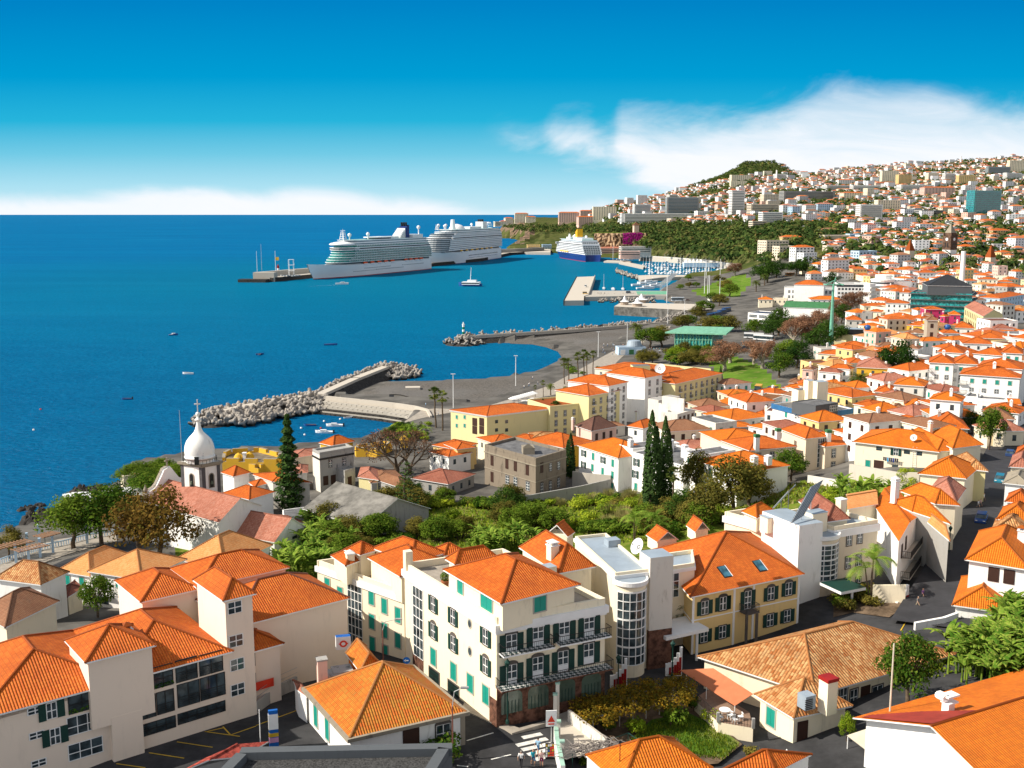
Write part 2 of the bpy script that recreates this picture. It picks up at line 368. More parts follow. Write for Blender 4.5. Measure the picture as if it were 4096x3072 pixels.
GRN=lfm('undergrowth',(.035,.07,.010),(.11,.15,.02),(.20,.16,.05),.3,.1)
GRASS=lfm('lawn',(.045,.095,.012),(.085,.15,.02),(.15,.14,.05),.08,.0)
HILLG=lfm('hill_scrub',(.030,.050,.014),(.085,.095,.03),(.14,.12,.06),.02,.0,1)
TOWNG=plain('town_ground',(.13,.122,.11),.95,.1,.25,.08)  # ground tone darkened to paint the shade in gaps between houses
def rockmat():
 m,t=newmat('layered_rock');co=t.n(TC_).outputs[3]
 q=t.n('ShaderNodeMapping',{'Vector':co,'Scale':(.02,.02,.16)}).outputs[0]
 f=t.noise(q,3,8,.7,1.5)
 c=t.mix(t.sstep(f,.35,.65),(.07,.045,.035),(.30,.20,.13));c=t.mix(t.m(MU_,t.sstep(t.noise(co,.03,5,.7),.5,.62),.85),c,(.06,.08,.025))
 principled(t,c,.95,.1,t.n('ShaderNodeBump',{'Strength':1.0,'Distance':3.0,'Height':f}).outputs[0]);return m
ROCK=rockmat()
gardenpx=[(700,2180),(1150,2150),(1300,2080),(1750,2010),(2300,2005),(2560,1975),(3000,1985),(3200,1930),(3700,1930),(3720,2020),(3300,2120),(3060,2180),(2700,2330),(2100,2330),(1500,2400),(700,2450)]
parkpx=[(2850,1400),(2950,1440),(3040,1470),(3120,1560),(2960,1560),(2880,1520),(2760,1400)]
prompx=[(2760,1165),(2830,1140),(2960,1100),(3000,1130),(2940,1190),(2850,1190),(2790,1185)]
parkhill=[(2560,905),(2960,880),(3250,890),(3420,930),(3300,990),(3180,1040),(3000,1060),(2700,1010),(2440,985),(2380,940),(2100,930),(2000,910)]
def classify():
 cls=np.zeros((ND-1,NU-1),int)
 for j in rng(ND-1):
  for i in rng(NU-1):
   x,y,z=GX[j,i],GY[j,i],GZ2[j,i];a,b=proj((x,y,max(z,0)))
   st=abs(GZ2[j+1,i]-z)/(ds[j+1]-ds[j])
   c=0
   if y<145:c=1
   if inpoly(a,b,gardenpx)and 148<y<330:c=2
   elif y>300 and(inpoly(a,b,parkpx)or inpoly(a,b,prompx)):c=3
   elif y>1250:c=4
   if y>1900 and(st>.45 and z<60 or SD[j,i]<30 and z>8):c=5
   cls[j,i]=c
 return cls
cls=classify()
me=bpy.data.meshes.new('ground')
idx=np.arange(NU*ND).reshape(ND,NU)
faces=np.stack([idx[:-1,:-1],idx[:-1,1:],idx[1:,1:],idx[1:,:-1]],-1).reshape(-1,4)
me.from_pydata(np.stack([GX,GY,GZ2],-1).reshape(-1,3).tolist(),[],faces.tolist())
for m in(TOWNG,ASPH,GRN,GRASS,HILLG,ROCK):me.materials.append(m)
me.polygons.foreach_set('material_index',cls.ravel().tolist());me.update()
g=bpy.data.objects.new('ground',me);COL.objects.link(g);tag(g,kind='structure')
mb=MB();mb.poly([(-1500,-400,26.5),(1500,-400,26.5),(1500,20.2,26.5),(-1500,20.2,26.5)],TOWNG)
tag(mb.obj('near_ground'),kind='structure')
def beachmat():
 m,t=newmat('dark_pebbles');co=t.n(TC_).outputs[3]
 f=t.noise(co,1.1,8,.8);g_=t.noise(co,.03,4)
 c=t.mix(t.sstep(f,.35,.65),(.07,.064,.057),(.17,.153,.135));c=t.mix(t.m(MU_,t.sstep(g_,.4,.65),.5),c,(.15,.145,.14))
 principled(t,c,.95,.1,t.n('ShaderNodeBump',{'Strength':.8,'Distance':.3,'Height':f}).outputs[0]);return m
BEACH=beachmat()
def sht(name,pts,mat,kind='structure',off=.05,z=None,nsub=0):
 """polygon laid on the ground at off above it"""
 import bmesh
 bm=bmesh.new();vs_=[bm.verts.new((p[0],p[1],0))for p in pts];f=bm.faces.new(vs_)
 if f.normal.z<0:f.normal_flip()
 bmesh.ops.triangulate(bm,faces=bm.faces[:])
 for _ in rng(nsub):bmesh.ops.subdivide_edges(bm,edges=bm.edges[:],cuts=1,use_grid_fill=True)
 sdv=sdist(np.array([v.co.x for v in bm.verts]),np.array([v.co.y for v in bm.verts]))
 for v,sd_ in zip(bm.verts,sdv):
  v.co.z=(z(v.co.x,v.co.y,sd_)if callable(z)else z)if z is not None else ground(v.co.x,v.co.y)+off
 me=bpy.data.meshes.new(name);bm.to_mesh(me);bm.free();me.materials.append(mat)
 o=bpy.data.objects.new(name,me);COL.objects.link(o);tag(o,kind=kind);return o
BPX=[(1430,1560),(1478,1533),(1550,1528),(1700,1525),(1924,1517),(2063,1501),(2165,1478),(2220,1450),(2246,1424),(2232,1403),(2183,1385),(2128,1374),(2040,1371),(2030,1364),(2060,1356),(2300,1330),(2600,1302),(2700,1284),(2640,1310),(2520,1370),(2420,1420),(2330,1470),(2200,1540),(2060,1590),(1900,1640),(1740,1632),(1600,1600),(1400,1590),(1350,1590)]
sht('beach',[P(('_',a,b),.6)[:2]for a,b in BPX],BEACH,z=lambda x,y,d:.1+min(2.9,max(-.3,d-1)*.11),nsub=4)
def seamat():
 m,t=newmat('sea_water');co=t.n(TC_).outputs[3]
 a=t.n('ShaderNodeMapping',{'Vector':co,'Scale':(.5,1,1),'Rotation':(0,0,.5)}).outputs[0]
 h1=t.noise(a,.55,6,.72,.4);h2=t.noise(a,.06,4,.6,.6);big=t.noise(t.n('ShaderNodeMapping',{'Vector':co,'Scale':(.35,1.5,1)}).outputs[0],.004,5,.6,.8)
 hh=t.m(AD_,t.m(MU_,h1,.9),t.m(MU_,h2,1.1))
 s=t.n('ShaderNodeSeparateXYZ',{0:co})
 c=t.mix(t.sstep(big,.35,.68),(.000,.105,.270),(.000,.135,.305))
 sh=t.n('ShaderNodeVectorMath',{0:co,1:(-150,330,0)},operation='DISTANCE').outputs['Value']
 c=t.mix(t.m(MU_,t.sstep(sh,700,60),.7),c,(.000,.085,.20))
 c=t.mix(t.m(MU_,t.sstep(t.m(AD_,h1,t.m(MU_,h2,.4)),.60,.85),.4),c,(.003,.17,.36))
 lane=t.noise(t.n('ShaderNodeMapping',{'Vector':co,'Scale':(.2,1.6,1),'Rotation':(0,0,-.12)}).outputs[0],.006,6,.65,.5);c=t.mix(t.m(MU_,t.sstep(lane,.56,.72),.45),c,(.01,.19,.38))  # long pale sheen streaks painted into the water colour
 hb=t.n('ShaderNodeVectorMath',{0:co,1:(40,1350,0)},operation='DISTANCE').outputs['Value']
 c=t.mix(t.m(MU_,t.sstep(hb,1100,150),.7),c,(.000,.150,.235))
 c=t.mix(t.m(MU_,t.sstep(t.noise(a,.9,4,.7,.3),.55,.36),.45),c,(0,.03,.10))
 nrm=t.n('ShaderNodeBump',{'Strength':1.0,'Distance':1.1,'Height':hh}).outputs[0]
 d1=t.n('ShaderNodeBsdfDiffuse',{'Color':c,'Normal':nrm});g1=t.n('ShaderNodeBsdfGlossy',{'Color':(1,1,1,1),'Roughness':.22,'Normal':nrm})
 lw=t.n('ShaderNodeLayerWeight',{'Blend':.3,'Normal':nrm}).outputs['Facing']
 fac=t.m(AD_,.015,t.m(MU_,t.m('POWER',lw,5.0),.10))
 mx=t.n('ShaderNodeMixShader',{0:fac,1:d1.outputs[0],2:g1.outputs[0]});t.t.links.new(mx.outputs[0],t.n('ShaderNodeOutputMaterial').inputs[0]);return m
SEA=seamat()
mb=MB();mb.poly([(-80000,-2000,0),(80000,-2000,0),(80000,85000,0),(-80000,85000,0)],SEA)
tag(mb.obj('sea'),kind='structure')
mb=MB();mb.poly([(-80000,-2000,-6),(80000,-2000,-6),(80000,85000,-6),(-80000,85000,-6)],ROCK)
tag(mb.obj('sea_bed'),kind='structure')
# building kit
def wp(s,z):
 return P(s,z)if isinstance(s[0],str)else Vc((s[0],s[1],z))
def roof_hip(mb,A,B,C,D,z,rh,m,ov=.45,inset=None,ridge=None,fascia=WPT,axis=None):
 """hip roof on a parallelogram; returns hip and ridge lines"""
 A,B,C,D=[Vc((p[0],p[1],z))for p in(A,B,C,D)]
 u=(B-A).normalized();v=(D-A).normalized()
 A=A-u*ov-v*ov;B=B+u*ov-v*ov;C=C+u*ov+v*ov;D=D-u*ov+v*ov
 L1,L2=(B-A).length,(D-A).length
 if axis is None:axis=0 if L1>=L2 else 1
 if axis==1:A,B,C,D=B,C,D,A;L1,L2=L2,L1
 k=L2/2 if inset is None else inset
 k=min(k,L1*.49)
 u=(B-A).normalized();mA,mB=(A+D)/2,(B+C)/2;up=Vc((0,0,rh))
 R1,R2=mA+u*k+up,mB-u*k+up
 def face(pts,e0,e1):
  x=(e1-e0).normalized();n=(pts[1]-pts[0]).cross(pts[-1]-pts[0])
  if n.z<0:pts=pts[::-1];n=-n
  y=n.normalized().cross(x)
  mb.poly(pts,m,[((p-e0).dot(x),(p-e0).dot(y))for p in pts])
 face([A,B,R2,R1],A,B);face([C,D,R1,R2],C,D)
 face([D,A,R1],D,A);face([B,C,R2],B,C)
 q=[A,B,C,D];dn=Vc((0,0,-.16))
 ar=(B-A).cross(D-A).z
 if ar<0:q=q[::-1]
 for i in rng(4):mb.poly([q[i]+dn,q[(i+1)%4]+dn,q[(i+1)%4],q[i]],fascia)
 mb.poly([p+dn for p in q[::-1]],fascia)
 return[(R1,R2),(A,R1),(D,R1),(B,R2),(C,R2)]
def roof_gable(mb,A,B,C,D,z,rh,m,ov=.35,wall=None,axis=0,wmb=None,fascia=WPT):
 A,B,C,D=[Vc((p[0],p[1],z))for p in(A,B,C,D)]
 if axis==1:A,B,C,D=B,C,D,A
 u=(B-A).normalized();v=(D-A).normalized();up=Vc((0,0,rh))
 mA,mB=(A+D)/2+up,(B+C)/2+up
 if wmb is not None:
  wmb.poly([A,D,mA],wall);wmb.poly([B,mB,C],wall)
 k=ov*2*rh/(D-A).length;dn=Vc((0,0,-k))
 A1,B1,C1,D1=A-u*ov-v*ov+dn,B+u*ov-v*ov+dn,C+u*ov+v*ov+dn,D-u*ov+v*ov+dn
 M1,M2=mA-u*ov,mB+u*ov;lift=Vc((0,0,.06))
 def face(pts,e0,e1):
  x=(e1-e0).normalized();n=(pts[1]-pts[0]).cross(pts[-1]-pts[0])
  if n.z<0:pts=pts[::-1];n=-n
  y=n.normalized().cross(x);mb.poly(pts,m,[((p-e0).dot(x),(p-e0).dot(y))for p in pts])
  mb.poly([p-Vc((0,0,.14))for p in pts[::-1]],fascia)
  for i in rng(len(pts)):
   a,b=pts[i],pts[(i+1)%len(pts)];w_=Vc((0,0,-.14));mb.poly([a+w_,b+w_,b,a],fascia)
 face([A1+lift,B1+lift,M2+lift,M1+lift],A1,B1);face([C1+lift,D1+lift,M1+lift,M2+lift],C1,D1)
 return[(M1+lift,M2+lift)]
def quad_order(A,B,C,D):
 return(A,B,C,D)
WM={}
def wmesh(style,w,h):
 """window meshes in the plane y=0, facing -y, origin at the middle of the bottom edge"""
 k=(style,round(w,2),round(h,2))
 if k in WM:return WM[k]
 mb=MB();w2=w/2
 def b(x0,x1,z0,z1,y0,y1,m):mb.box((x0,y0,z0),(x1-x0,0,0),(0,y1-y0,0),z1-z0,m)
 fr={'arch':SRND,'sh':SRND,'cl':CON,'st':SRND,'dk':WPT,'pl':DARK,'strip':WPT,'door':WPT,'bal':SRND,'glz':WPT,'low':WPT,'brn':BSH,'rnd':CON,'grl':SRND}[style]
 t=.14 if style in('sh','arch','st','bal','cl','grl')else.06
 if style in('sh','arch','st','bal','cl','brn','grl'):
  b(-w2-t,-w2,-t,h+t,-.06,.05,fr);b(w2,w2+t,-t,h+t,-.06,.05,fr);b(-w2,w2,-t,0,-.08,.05,fr)
  if style in('arch','bal'):
   pts=[(-w2-t,h),(-w2-t,h+.02)]+[(-(w2+t)*cs(PI*i/8),h+.10+.34*sn(PI*i/8))for i in rng(1,8)]+[(w2+t,h+.02),(w2+t,h)]
   mb.poly([(x,-.06,z)for x,z in pts][::-1],fr)
   for i in rng(len(pts)-1):a,c=pts[i],pts[i+1];mb.poly([(a[0],-.06,a[1]),(c[0],-.06,c[1]),(c[0],.05,c[1]),(a[0],.05,a[1])],fr)
  else:b(-w2,w2,h,h+t,-.06,.05,fr)
 if style in('cl',):
  b(-w2,-.015,0,h,-.045,.05,GSL);b(.015,w2,0,h,-.045,.05,GSL)
 elif style=='grl':
  b(-w2,w2,0,h,-.03,.05,DARK)
  for i in rng(9):x=-w2+w*(i+.5)/9;b(x-.03,x+.03,0,h,-.07,-.03,GSH)
  for i in rng(4):z=h*(i+.5)/4;b(-w2,w2,z-.03,z+.03,-.075,-.07,GSH)
 elif style=='brn':
  b(-w2,w2,0,h,-.04,.05,BSH)
 elif style in('pl',):
  b(-w2,w2,0,h,-.02,.05,GLS)
 else:
  b(-w2,w2,0,h,-.02,.05,GLS)
  if style in('strip','glz'):
   nx=max(2,round(w/(.75 if style=='strip' else.9)));nz=max(2,round(h/1.15))
  else:nx,nz=2,(3 if h>1.9 else 2)
  d=.045
  for i in rng(nx+1):x=-w2+w*i/nx;b(x-d,x+d,0,h,-.05,-.02,WPT)
  for i in rng(nz+1):z=h*i/nz;b(-w2,w2,max(0,z-d),min(h+.03,z+d),-.052,-.02,WPT)
  if style in('door','bal'):b(-w2,w2,0,h*.3,-.055,-.02,WPT)
 WM[k]=mb.mesh('window');return WM[k]
def shmesh(w,h):
 k=('shutter',round(w,2),round(h,2))
 if k not in WM:
  mb=MB();mb.box((-w/2,-.1,-.04),(w,0,0),(0,.05,0),h+.08,GSH)
  for i in rng(int(h/.22)):mb.box((-w/2+.06,-.112,.08+i*.22),(w-.12,0,0),(0,.011,0),.12,GSH)
  WM[k]=mb.mesh('shutter')
 return WM[k]
class Bld:
 def __init__(s,name,label,cat,A,B,D,ze=None,h=None,group=None,zg=None,wall=WH,orth=False,base=None,basem=None,on=None):
  if ze is None:
   p0=raised(A,h);ze=p0.z
  s.A,s.B=wp(A,ze),wp(B,ze)
  if isinstance(D,(int,float)):
   u=(s.B-s.A).normalized();n=Vc((-u.y,u.x,0))
   s.D=s.A+n*D
  else:
   s.D=wp(D,ze)
   if orth:
    u=(s.B-s.A).normalized();n=Vc((-u.y,u.x,0));s.D=s.A+n*((s.D-s.A).dot(n))
  s.C=s.B+s.D-s.A;s.ze=ze;cs=[s.A,s.B,s.C,s.D]
  s.zb=min(ground(p.x,p.y)for p in cs)if zg is None else zg
  s.cs=cs;s.wall=wall
  cx=sum((p for p in cs),Vc())/4
  s.on=on;s.root=on.root if on else thing(name,label,cat,(s.A.x,s.A.y,s.zb),group);s.c=cx;s.pn=name if on else None
  s.wmb=MB();s.prism(s.wmb,cs,s.zb-.6,ze,wall)
  if base:s.band(s.zb-.6,s.zb+base,basem,.04,'plinth')
  OCC.append((cx.x,cx.y,max((s.B-s.A).length,(s.D-s.A).length)*.5))
  s.rmb=MB();s.lines=[]
 def prism(s,mb,cs,z0,z1,m):mb.prism([(p.x,p.y)for p in cs],z0,z1,m)
 def face(s,i):
  """origin, along, outward normal, length; face 0 = AB, 1 = BC, 2 = CD, 3 = DA"""
  a,b=s.cs[i],s.cs[(i+1)%4];u=(b-a);L=u.length;u=u/L;n=Vc((u.y,-u.x,0))
  if n.dot(a-s.c)<0:n=-n
  return a,u,n,L
 def band(s,z0,z1,m,out,name='cornice',faces=(0,1,2,3),sub=None):
  mb=MB();c=s.c
  u=(s.B-s.A).normalized();v=(s.D-s.A).normalized()
  o=[s.A-u*out-v*out,s.B+u*out-v*out,s.C+u*out+v*out,s.D-u*out+v*out];i_=s.cs
  q=[(p.x,p.y)for p in o];ar=(s.B-s.A).cross(s.D-s.A).z
  for k in faces:
   a,b,ai,bi=o[k],o[(k+1)%4],i_[k],i_[(k+1)%4]
   F=[(a.x,a.y,z0),(b.x,b.y,z0),(b.x,b.y,z1),(a.x,a.y,z1)]
   T=[(a.x,a.y,z1),(b.x,b.y,z1),(bi.x,bi.y,z1),(ai.x,ai.y,z1)]
   Bm=[(a.x,a.y,z0),(ai.x,ai.y,z0),(bi.x,bi.y,z0),(b.x,b.y,z0)]
   for q_ in(F,T,Bm):mb.poly(q_ if ar>0 else q_[::-1],m)
  return part(mb,name,s.root)
 def hip(s,rh,m,ov=.45,axis=None,inset=None,ridge=True,rm=None,z=None,name='roof'):
  ls=roof_hip(s.rmb,*s.cs,(s.ze if z is None else z),rh,m,ov,inset,axis=axis)
  s.roof=part(s.rmb,name,s.root)
  if ridge:s.caps(ls,rm or m)
  return s
 def gable(s,rh,m,axis=0,ov=.3,rm=None):
  ls=roof_gable(s.rmb,*s.cs,s.ze,rh,m,ov,s.wall,axis,s.wmb);s.roof=part(s.rmb,'roof',s.root);s.caps(ls,rm or m);return s
 def caps(s,ls,m):
  mb=MB()
  for a,b in ls:
   if(b-a).length>.3:mb.tube(a,b,.13,.13,m,6)
  if s.roof is not None:
   o=part(mb,'ridge_tiles',s.roof)
 def flat(s,m=FLAT,par=.7,th=.28,pm=None,down=.0):
  """deck with a parapet rim standing on the wall"""
  pm=pm or s.wall
  mb=MB();mb.poly([(p.x,p.y,s.ze+.03)for p in(s.cs if(s.B-s.A).cross(s.D-s.A).z>0 else s.cs[::-1])],m);s.roof=part(mb,'roof',s.root)
  if par>0:
   mb=MB();e=s.cs
   for i in rng(4):
    a,u,n,L=s.face(i)
    st=a+u*(th if i%2 else 0);ln=L-(2*th if i%2 else 0)
    mb.box((st.x,st.y,s.ze+.035),u*ln,-n*th,par,pm)
   part(mb,'parapet',s.root)
  return s
 def done(s):
  s.wobj=part(s.wmb,s.pn or 'wall',s.root);return s
 def win(s,f,style,us,ztop,w,h,shut=0,name='window',off=0.0):
  """windows on face f at fractions us, ztop metres below the eave"""
  a,u,n,L=s.face(f);me=wmesh(style,w,h);ztop=max(ztop,.45)
  ang=math.atan2(-n.x,n.y)+PI
  ang=math.atan2(n.x,-n.y)
  for k in us:
   q=a+u*(L*k)+n*(.012+off);z=s.ze-ztop-h
   o=lpt(me,name,s.root,(q.x-s.root.location.x,q.y-s.root.location.y,z-s.root.location.z),ang)
   if shut:
    sm=shmesh(w*shut,h)
    for sg in(-1,1):lpt(sm,'shutter',o,(sg*(w/2+w*shut/2+.05),0,0))
  return s
 def hitf(s,f,spec):
  """where the line of sight of a pixel meets face f: fraction along, elevation"""
  a,u,n,L=s.face(f);d=ray(spec);c=Vc((0,0,CAMH))
  t=(a-c).dot(n)/d.dot(n);p=c+d*t
  return(p-a).dot(u)/L,p.z
 def winp(s,f,style,specs,w,h,shut=0,name='window'):
  """windows centred where the photograph shows them on face f"""
  for sp in specs:
   k,z=s.hitf(f,sp);s.win(f,style,[k],s.ze-z-h/2,w,h,shut,name)
  return s
 def balcony(s,f,u0,u1,z,dep,slab=WPT,top=None,rail=BLK,rh=1.0,bars=True,railm=None,solid=False):
  a,u,n,L=s.face(f);p=a+u*(L*u0);W_=L*(u1-u0);mb=MB()
  mb.box((p.x,p.y,z-.16),u*W_,n*dep,.16,slab,top)
  b=part(mb,'balcony',s.root);mb=MB()
  if solid:
   mb.box(p+Vc((0,0,z-p.z))+n*(dep-.12),u*W_,n*.12,rh,rail)
   for q in(p,p+u*(W_-.12)):mb.box((q.x,q.y,z),u*.12,n*(dep-.12),rh,rail)
  else:
   def line(q0,dr,ln):
    mb.box((q0.x,q0.y,z+rh-.05),dr*ln,Vc((-dr.y,dr.x,0))*.05,.06,railm or rail)
    mb.box((q0.x,q0.y,z+.08),dr*ln,Vc((-dr.y,dr.x,0))*.04,.04,rail)
    k=max(2,int(ln/.22))
    for i in rng(k+1):q=q0+dr*(ln*i/k);mb.cb((q.x,q.y,z),.035,.035,rh-.04,rail)
   line(p+n*(dep-.06),u,W_);line(p,n,dep-.06);line(p+u*W_,n,dep-.06)
  part(mb,'railing',b)
  return b
 def lbox(s,name,fx,fy,sx,sy,z0,hh,m,top=None,parent=None):
  """box standing on the building at plan fractions"""
  p=s.A+(s.B-s.A)*fx+(s.D-s.A)*fy;mb=MB();u=(s.B-s.A).normalized()
  mb.cb((p.x,p.y,s.ze+z0),sx,sy,hh,m,math.atan2(u.y,u.x),top)
  return part(mb,name,parent or s.root)
 def chimney(s,fx,fy,z0=0.0,hh=2.0,w=.8,m=None,cap=None):
  p=s.A+(s.B-s.A)*fx+(s.D-s.A)*fy;u=(s.B-s.A).normalized();y=math.atan2(u.y,u.x);mb=MB()
  m=m or s.wall
  mb.cb((p.x,p.y,s.ze+z0),w,w,hh,m,y);z=s.ze+z0+hh
  mb.cb((p.x,p.y,z),w+.2,w+.2,.12,WPT,y)
  for dx,dy in((-1,-1),(1,-1),(1,1),(-1,1)):
   q=Vc((p.x,p.y,z+.12))+u*dx*w*.38+Vc((-u.y,u.x,0))*dy*w*.38;mb.cb(q,.14,.14,.3,m,y)
  mb.cb((p.x,p.y,z+.42),w+.1,w+.1,.08,cap or WPT,y)
  a=w/2+.05;b_=Vc((p.x,p.y,z+.85));c4=[]
  for dx,dy in((-1,-1),(1,-1),(1,1),(-1,1)):c4.append(Vc((p.x,p.y,z+.5))+u*dx*a+Vc((-u.y,u.x,0))*dy*a)
  for i in rng(4):mb.poly([c4[i],c4[(i+1)%4],b_],cap or WPT)
  return part(mb,'chimney',s.root)
OCC=[]
def fr(n,a=.0,b=1.0):return[a+(b-a)*(i+.5)/n for i in rng(n)]
# the large cream hotel
def chk(name='checker_tiles'):
 m,t=newmat(name);co=t.n(TC_).outputs[3]
 mp=t.n('ShaderNodeMapping',{'Vector':co,'Rotation':(0,0,.42)}).outputs[0]
 c=t.n('ShaderNodeTexChecker',{'Vector':mp,'Color1':(.6,.6,.58,1),'Color2':(.03,.06,.06,1),'Scale':2.6}).outputs[0]
 principled(t,c,.5);return m
CHK=chk()
def W_(x,y):return(x,y)
hotel=Bld('hotel','large cream hotel with sea-green shutters, penthouse and stacked balconies at the crossing','hotel',('_',1986,2501),('_',2421,2422),('_',1618,2278),ze=38.2,wall=CR)
hotel.done().flat(PAVE,.8,.3)
hotel.band(38.2-.75,38.25,WPT,.28,'cornice');hotel.band(38.2-1.0,38.2-.75,WPT,.12,'cornice')
G=lambda*a:[('G',*q)for q in a]
hotel.winp(3,'arch',G((1465,308),(1628,412),(1897,578),(1465,528),(1630,632),(1897,815)),1.0,1.75,.5)
hotel.winp(3,'cl',G((1466,742),(1632,862),(1770,960),(1898,1055)),1.25,2.0)
hotel.winp(3,'grl',G((1473,928),(1632,1042)),2.3,2.3,name='door')
hotel.winp(3,'strip',G((1340,460)),2.4,8.6)
for sp in G((1765,467),(1766,696)):
 k,z=hotel.hitf(3,sp);a,u,n,L=hotel.face(3);c=a+u*(L*k);mb=MB()
 for r,m,o in((.62,CON,.03),(.42,GLS,.05)):
  mb.poly([Vc((c.x,c.y,z))+u*(r*.75*cs(i*PI/8))+n*o+Vc((0,0,r*sn(i*PI/8)))for i in rng(16)],m)
 part(mb,'oval_window',hotel.root)
H=lambda*a:[('H',*q)for q in a]
hotel.winp(0,'bal',[('G',2108,640)]+H((215,562),(430,525),(635,482)),1.25,2.3,.55,'balcony_door')
hotel.winp(0,'bal',[('G',2108,890)]+H((212,825),(420,775),(632,712)),1.25,2.3,.55,'balcony_door')
z2=hotel.hitf(0,('H',215,640))[1]-.05;z1=hotel.hitf(0,('H',212,905))[1]-.1
hotel.balcony(0,.02,.48,z2,1.25,WPT,CHK);hotel.balcony(0,.53,1.01,z2+.0,1.25,WPT,CHK)
hotel.balcony(0,-.01,1.02,z1,1.5,STBR,CHK)
a,u,n,L=hotel.face(0);mb=MB();zb=hotel.zb
mb.box((a.x,a.y,zb-.5)+Vc((0,0,0))if False else Vc((a.x,a.y,zb-.5)),u*L,n*.12,z1-zb+.3,STBR)
a3,u3,n3,L3=hotel.face(3);e=a3+u3*(L3-1.3);mb.box((e.x,e.y,zb-.5),u3*1.42,n3*.1,5.3,STBR)
k,z=hotel.hitf(3,('G',1340,800));e=a3+u3*(L3*k-1.3);mb.box((e.x,e.y,zb-.5),u3*2.6,n3*.06,z+.9-zb+.5,STBR)
e=a3;mb.box((e.x,e.y,zb-.5),u3*(L3-1.4),n3*.07,1.3,STBR)
part(mb,'stone_cladding',hotel.root)
for k in(.13,.37,.62,.87):
 c=a+u*(L*k)+n*.13;mb=MB();q=[]
 for i in rng(11):t_=PI*i/10;q.append((1.22*-cs(t_),1.9+.75*sn(t_)))
 pts=[(-1.22,.1)]+q+[(1.22,.1)];zz=z1-3.35
 mb.poly([Vc((c.x,c.y,zz+b))+u*x+n*.03 for x,b in pts][::-1],plain('arch_glass',(.09,.13,.10),.15,.5,.15))
 for x in(-.8,-.4,0,.4,.8):mb.cb(Vc((c.x,c.y,zz))+u*x+n*.06,.05,.05,1.5,GSH)
 part(mb,'arched_window',hotel.root)
mb=MB();q0=a+n*.13-u*.3;mb.box((q0.x,q0.y,zb-.5),u*(L+.2),n*.5,1.15,REDP,WPT);part(mb,'red_plinth',hotel.root)
pent=Bld('penthouse','','',('G',2036,285),('H',515,140),('V',1365,490),ze=41.0,zg=38.4,wall=CR,on=hotel).done()
pent.hip(2.3,T1,.5);pent.winp(3,'cl',G((1688,140)),1.2,1.9);pent.winp(3,'cl',G((1905,262)),2.3,1.8);pent.winp(0,'cl',H((230,262)),1.5,1.6)
A2=P(('G',1222,250),33.9);ux=(hotel.B-hotel.A).normalized()
D2=P(('G',505,-6),33.9)
h2=Bld('wing_wall','','',tuple(A2[:2]),tuple((A2+ux*13)[:2]),tuple(D2[:2]),ze=33.9,wall=CR,on=hotel).done().flat(PAVE,.8,.3)
h2.band(33.2,33.95,WPT,.22)
h2.winp(3,'strip',G((818,340)),2.8,8.2)
h2.winp(3,'cl',G((954,250),(1061,322),(1173,397),(958,450),(1064,522),(1173,605),(963,637),(1068,705),(590,150),(695,225)),1.0,1.9)
def pth(A,B,D,ze,rh,zg,ov=.4,axis=None,on=hotel,m=T1,inset=None):
 return Bld('penthouse','','',A,B,D,ze=ze,zg=zg,wall=CR,on=on).done().hip(rh,m,ov,axis,inset)
pth(('V',900,545),('V',1350,420),('V',600,370),36.9,1.9,34)
pth(('V',1000,400),('V',1300,320),('V',650,275),37.4,1.6,33)
pth(('V',360,435),('V',640,330),('V',235,350),36.2,1.2,34)
pth(('V',500,330),('V',640,290),('V',375,290),37.2,1.1,33)
pth(('V',1440,425),('V',1800,360),('V',1370,385),39.6,1.3,38)
pth(('V',1330,340),('V',1520,325),('V',1215,300),37.2,1.2,33)
hotel.lbox('chimney',.02,.98,.9,.9,0,2.4,CR)
for sp,zz in((('V',920,480),34),(('V',395,420),34)):
 q=P(sp,36);mb=MB();mb.cb((q.x,q.y,34),.95,.95,3.2,CR,.4);mb.cb((q.x,q.y,37.2),1.15,1.15,.15,WPT,.4)
 c4=[Vc((q.x,q.y,37.35))+Vc((cs(.4+PI/4+i*PI/2),sn(.4+PI/4+i*PI/2),0))*.78 for i in rng(4)]
 for i in rng(4):mb.poly([c4[i],c4[(i+1)%4],Vc((q.x,q.y,37.8))],WPT)
 part(mb,'chimney',hotel.root)
rear=Bld('rear_hotel_wing','cream hotel wing with hipped tile roof and skylight between penthouse and stair tower','hotel wing',('W',485,560),('W',800,500),('W',125,320),ze=37.6,wall=CR).done().hip(2.6,T1,.4,axis=1)
rear.chimney(.15,.3,-.3,2.6,1.15);rear.lbox('vent_block',-.35,.02,1.8,1.5,-1,2.0,CR,SLATE)
d=Bld('dormer_wall','','',('W',560,200),('W',620,160),('W',370,175),ze=37.6,zg=36,wall=CR,on=rear).done().gable(1.3,T1,0,.2)
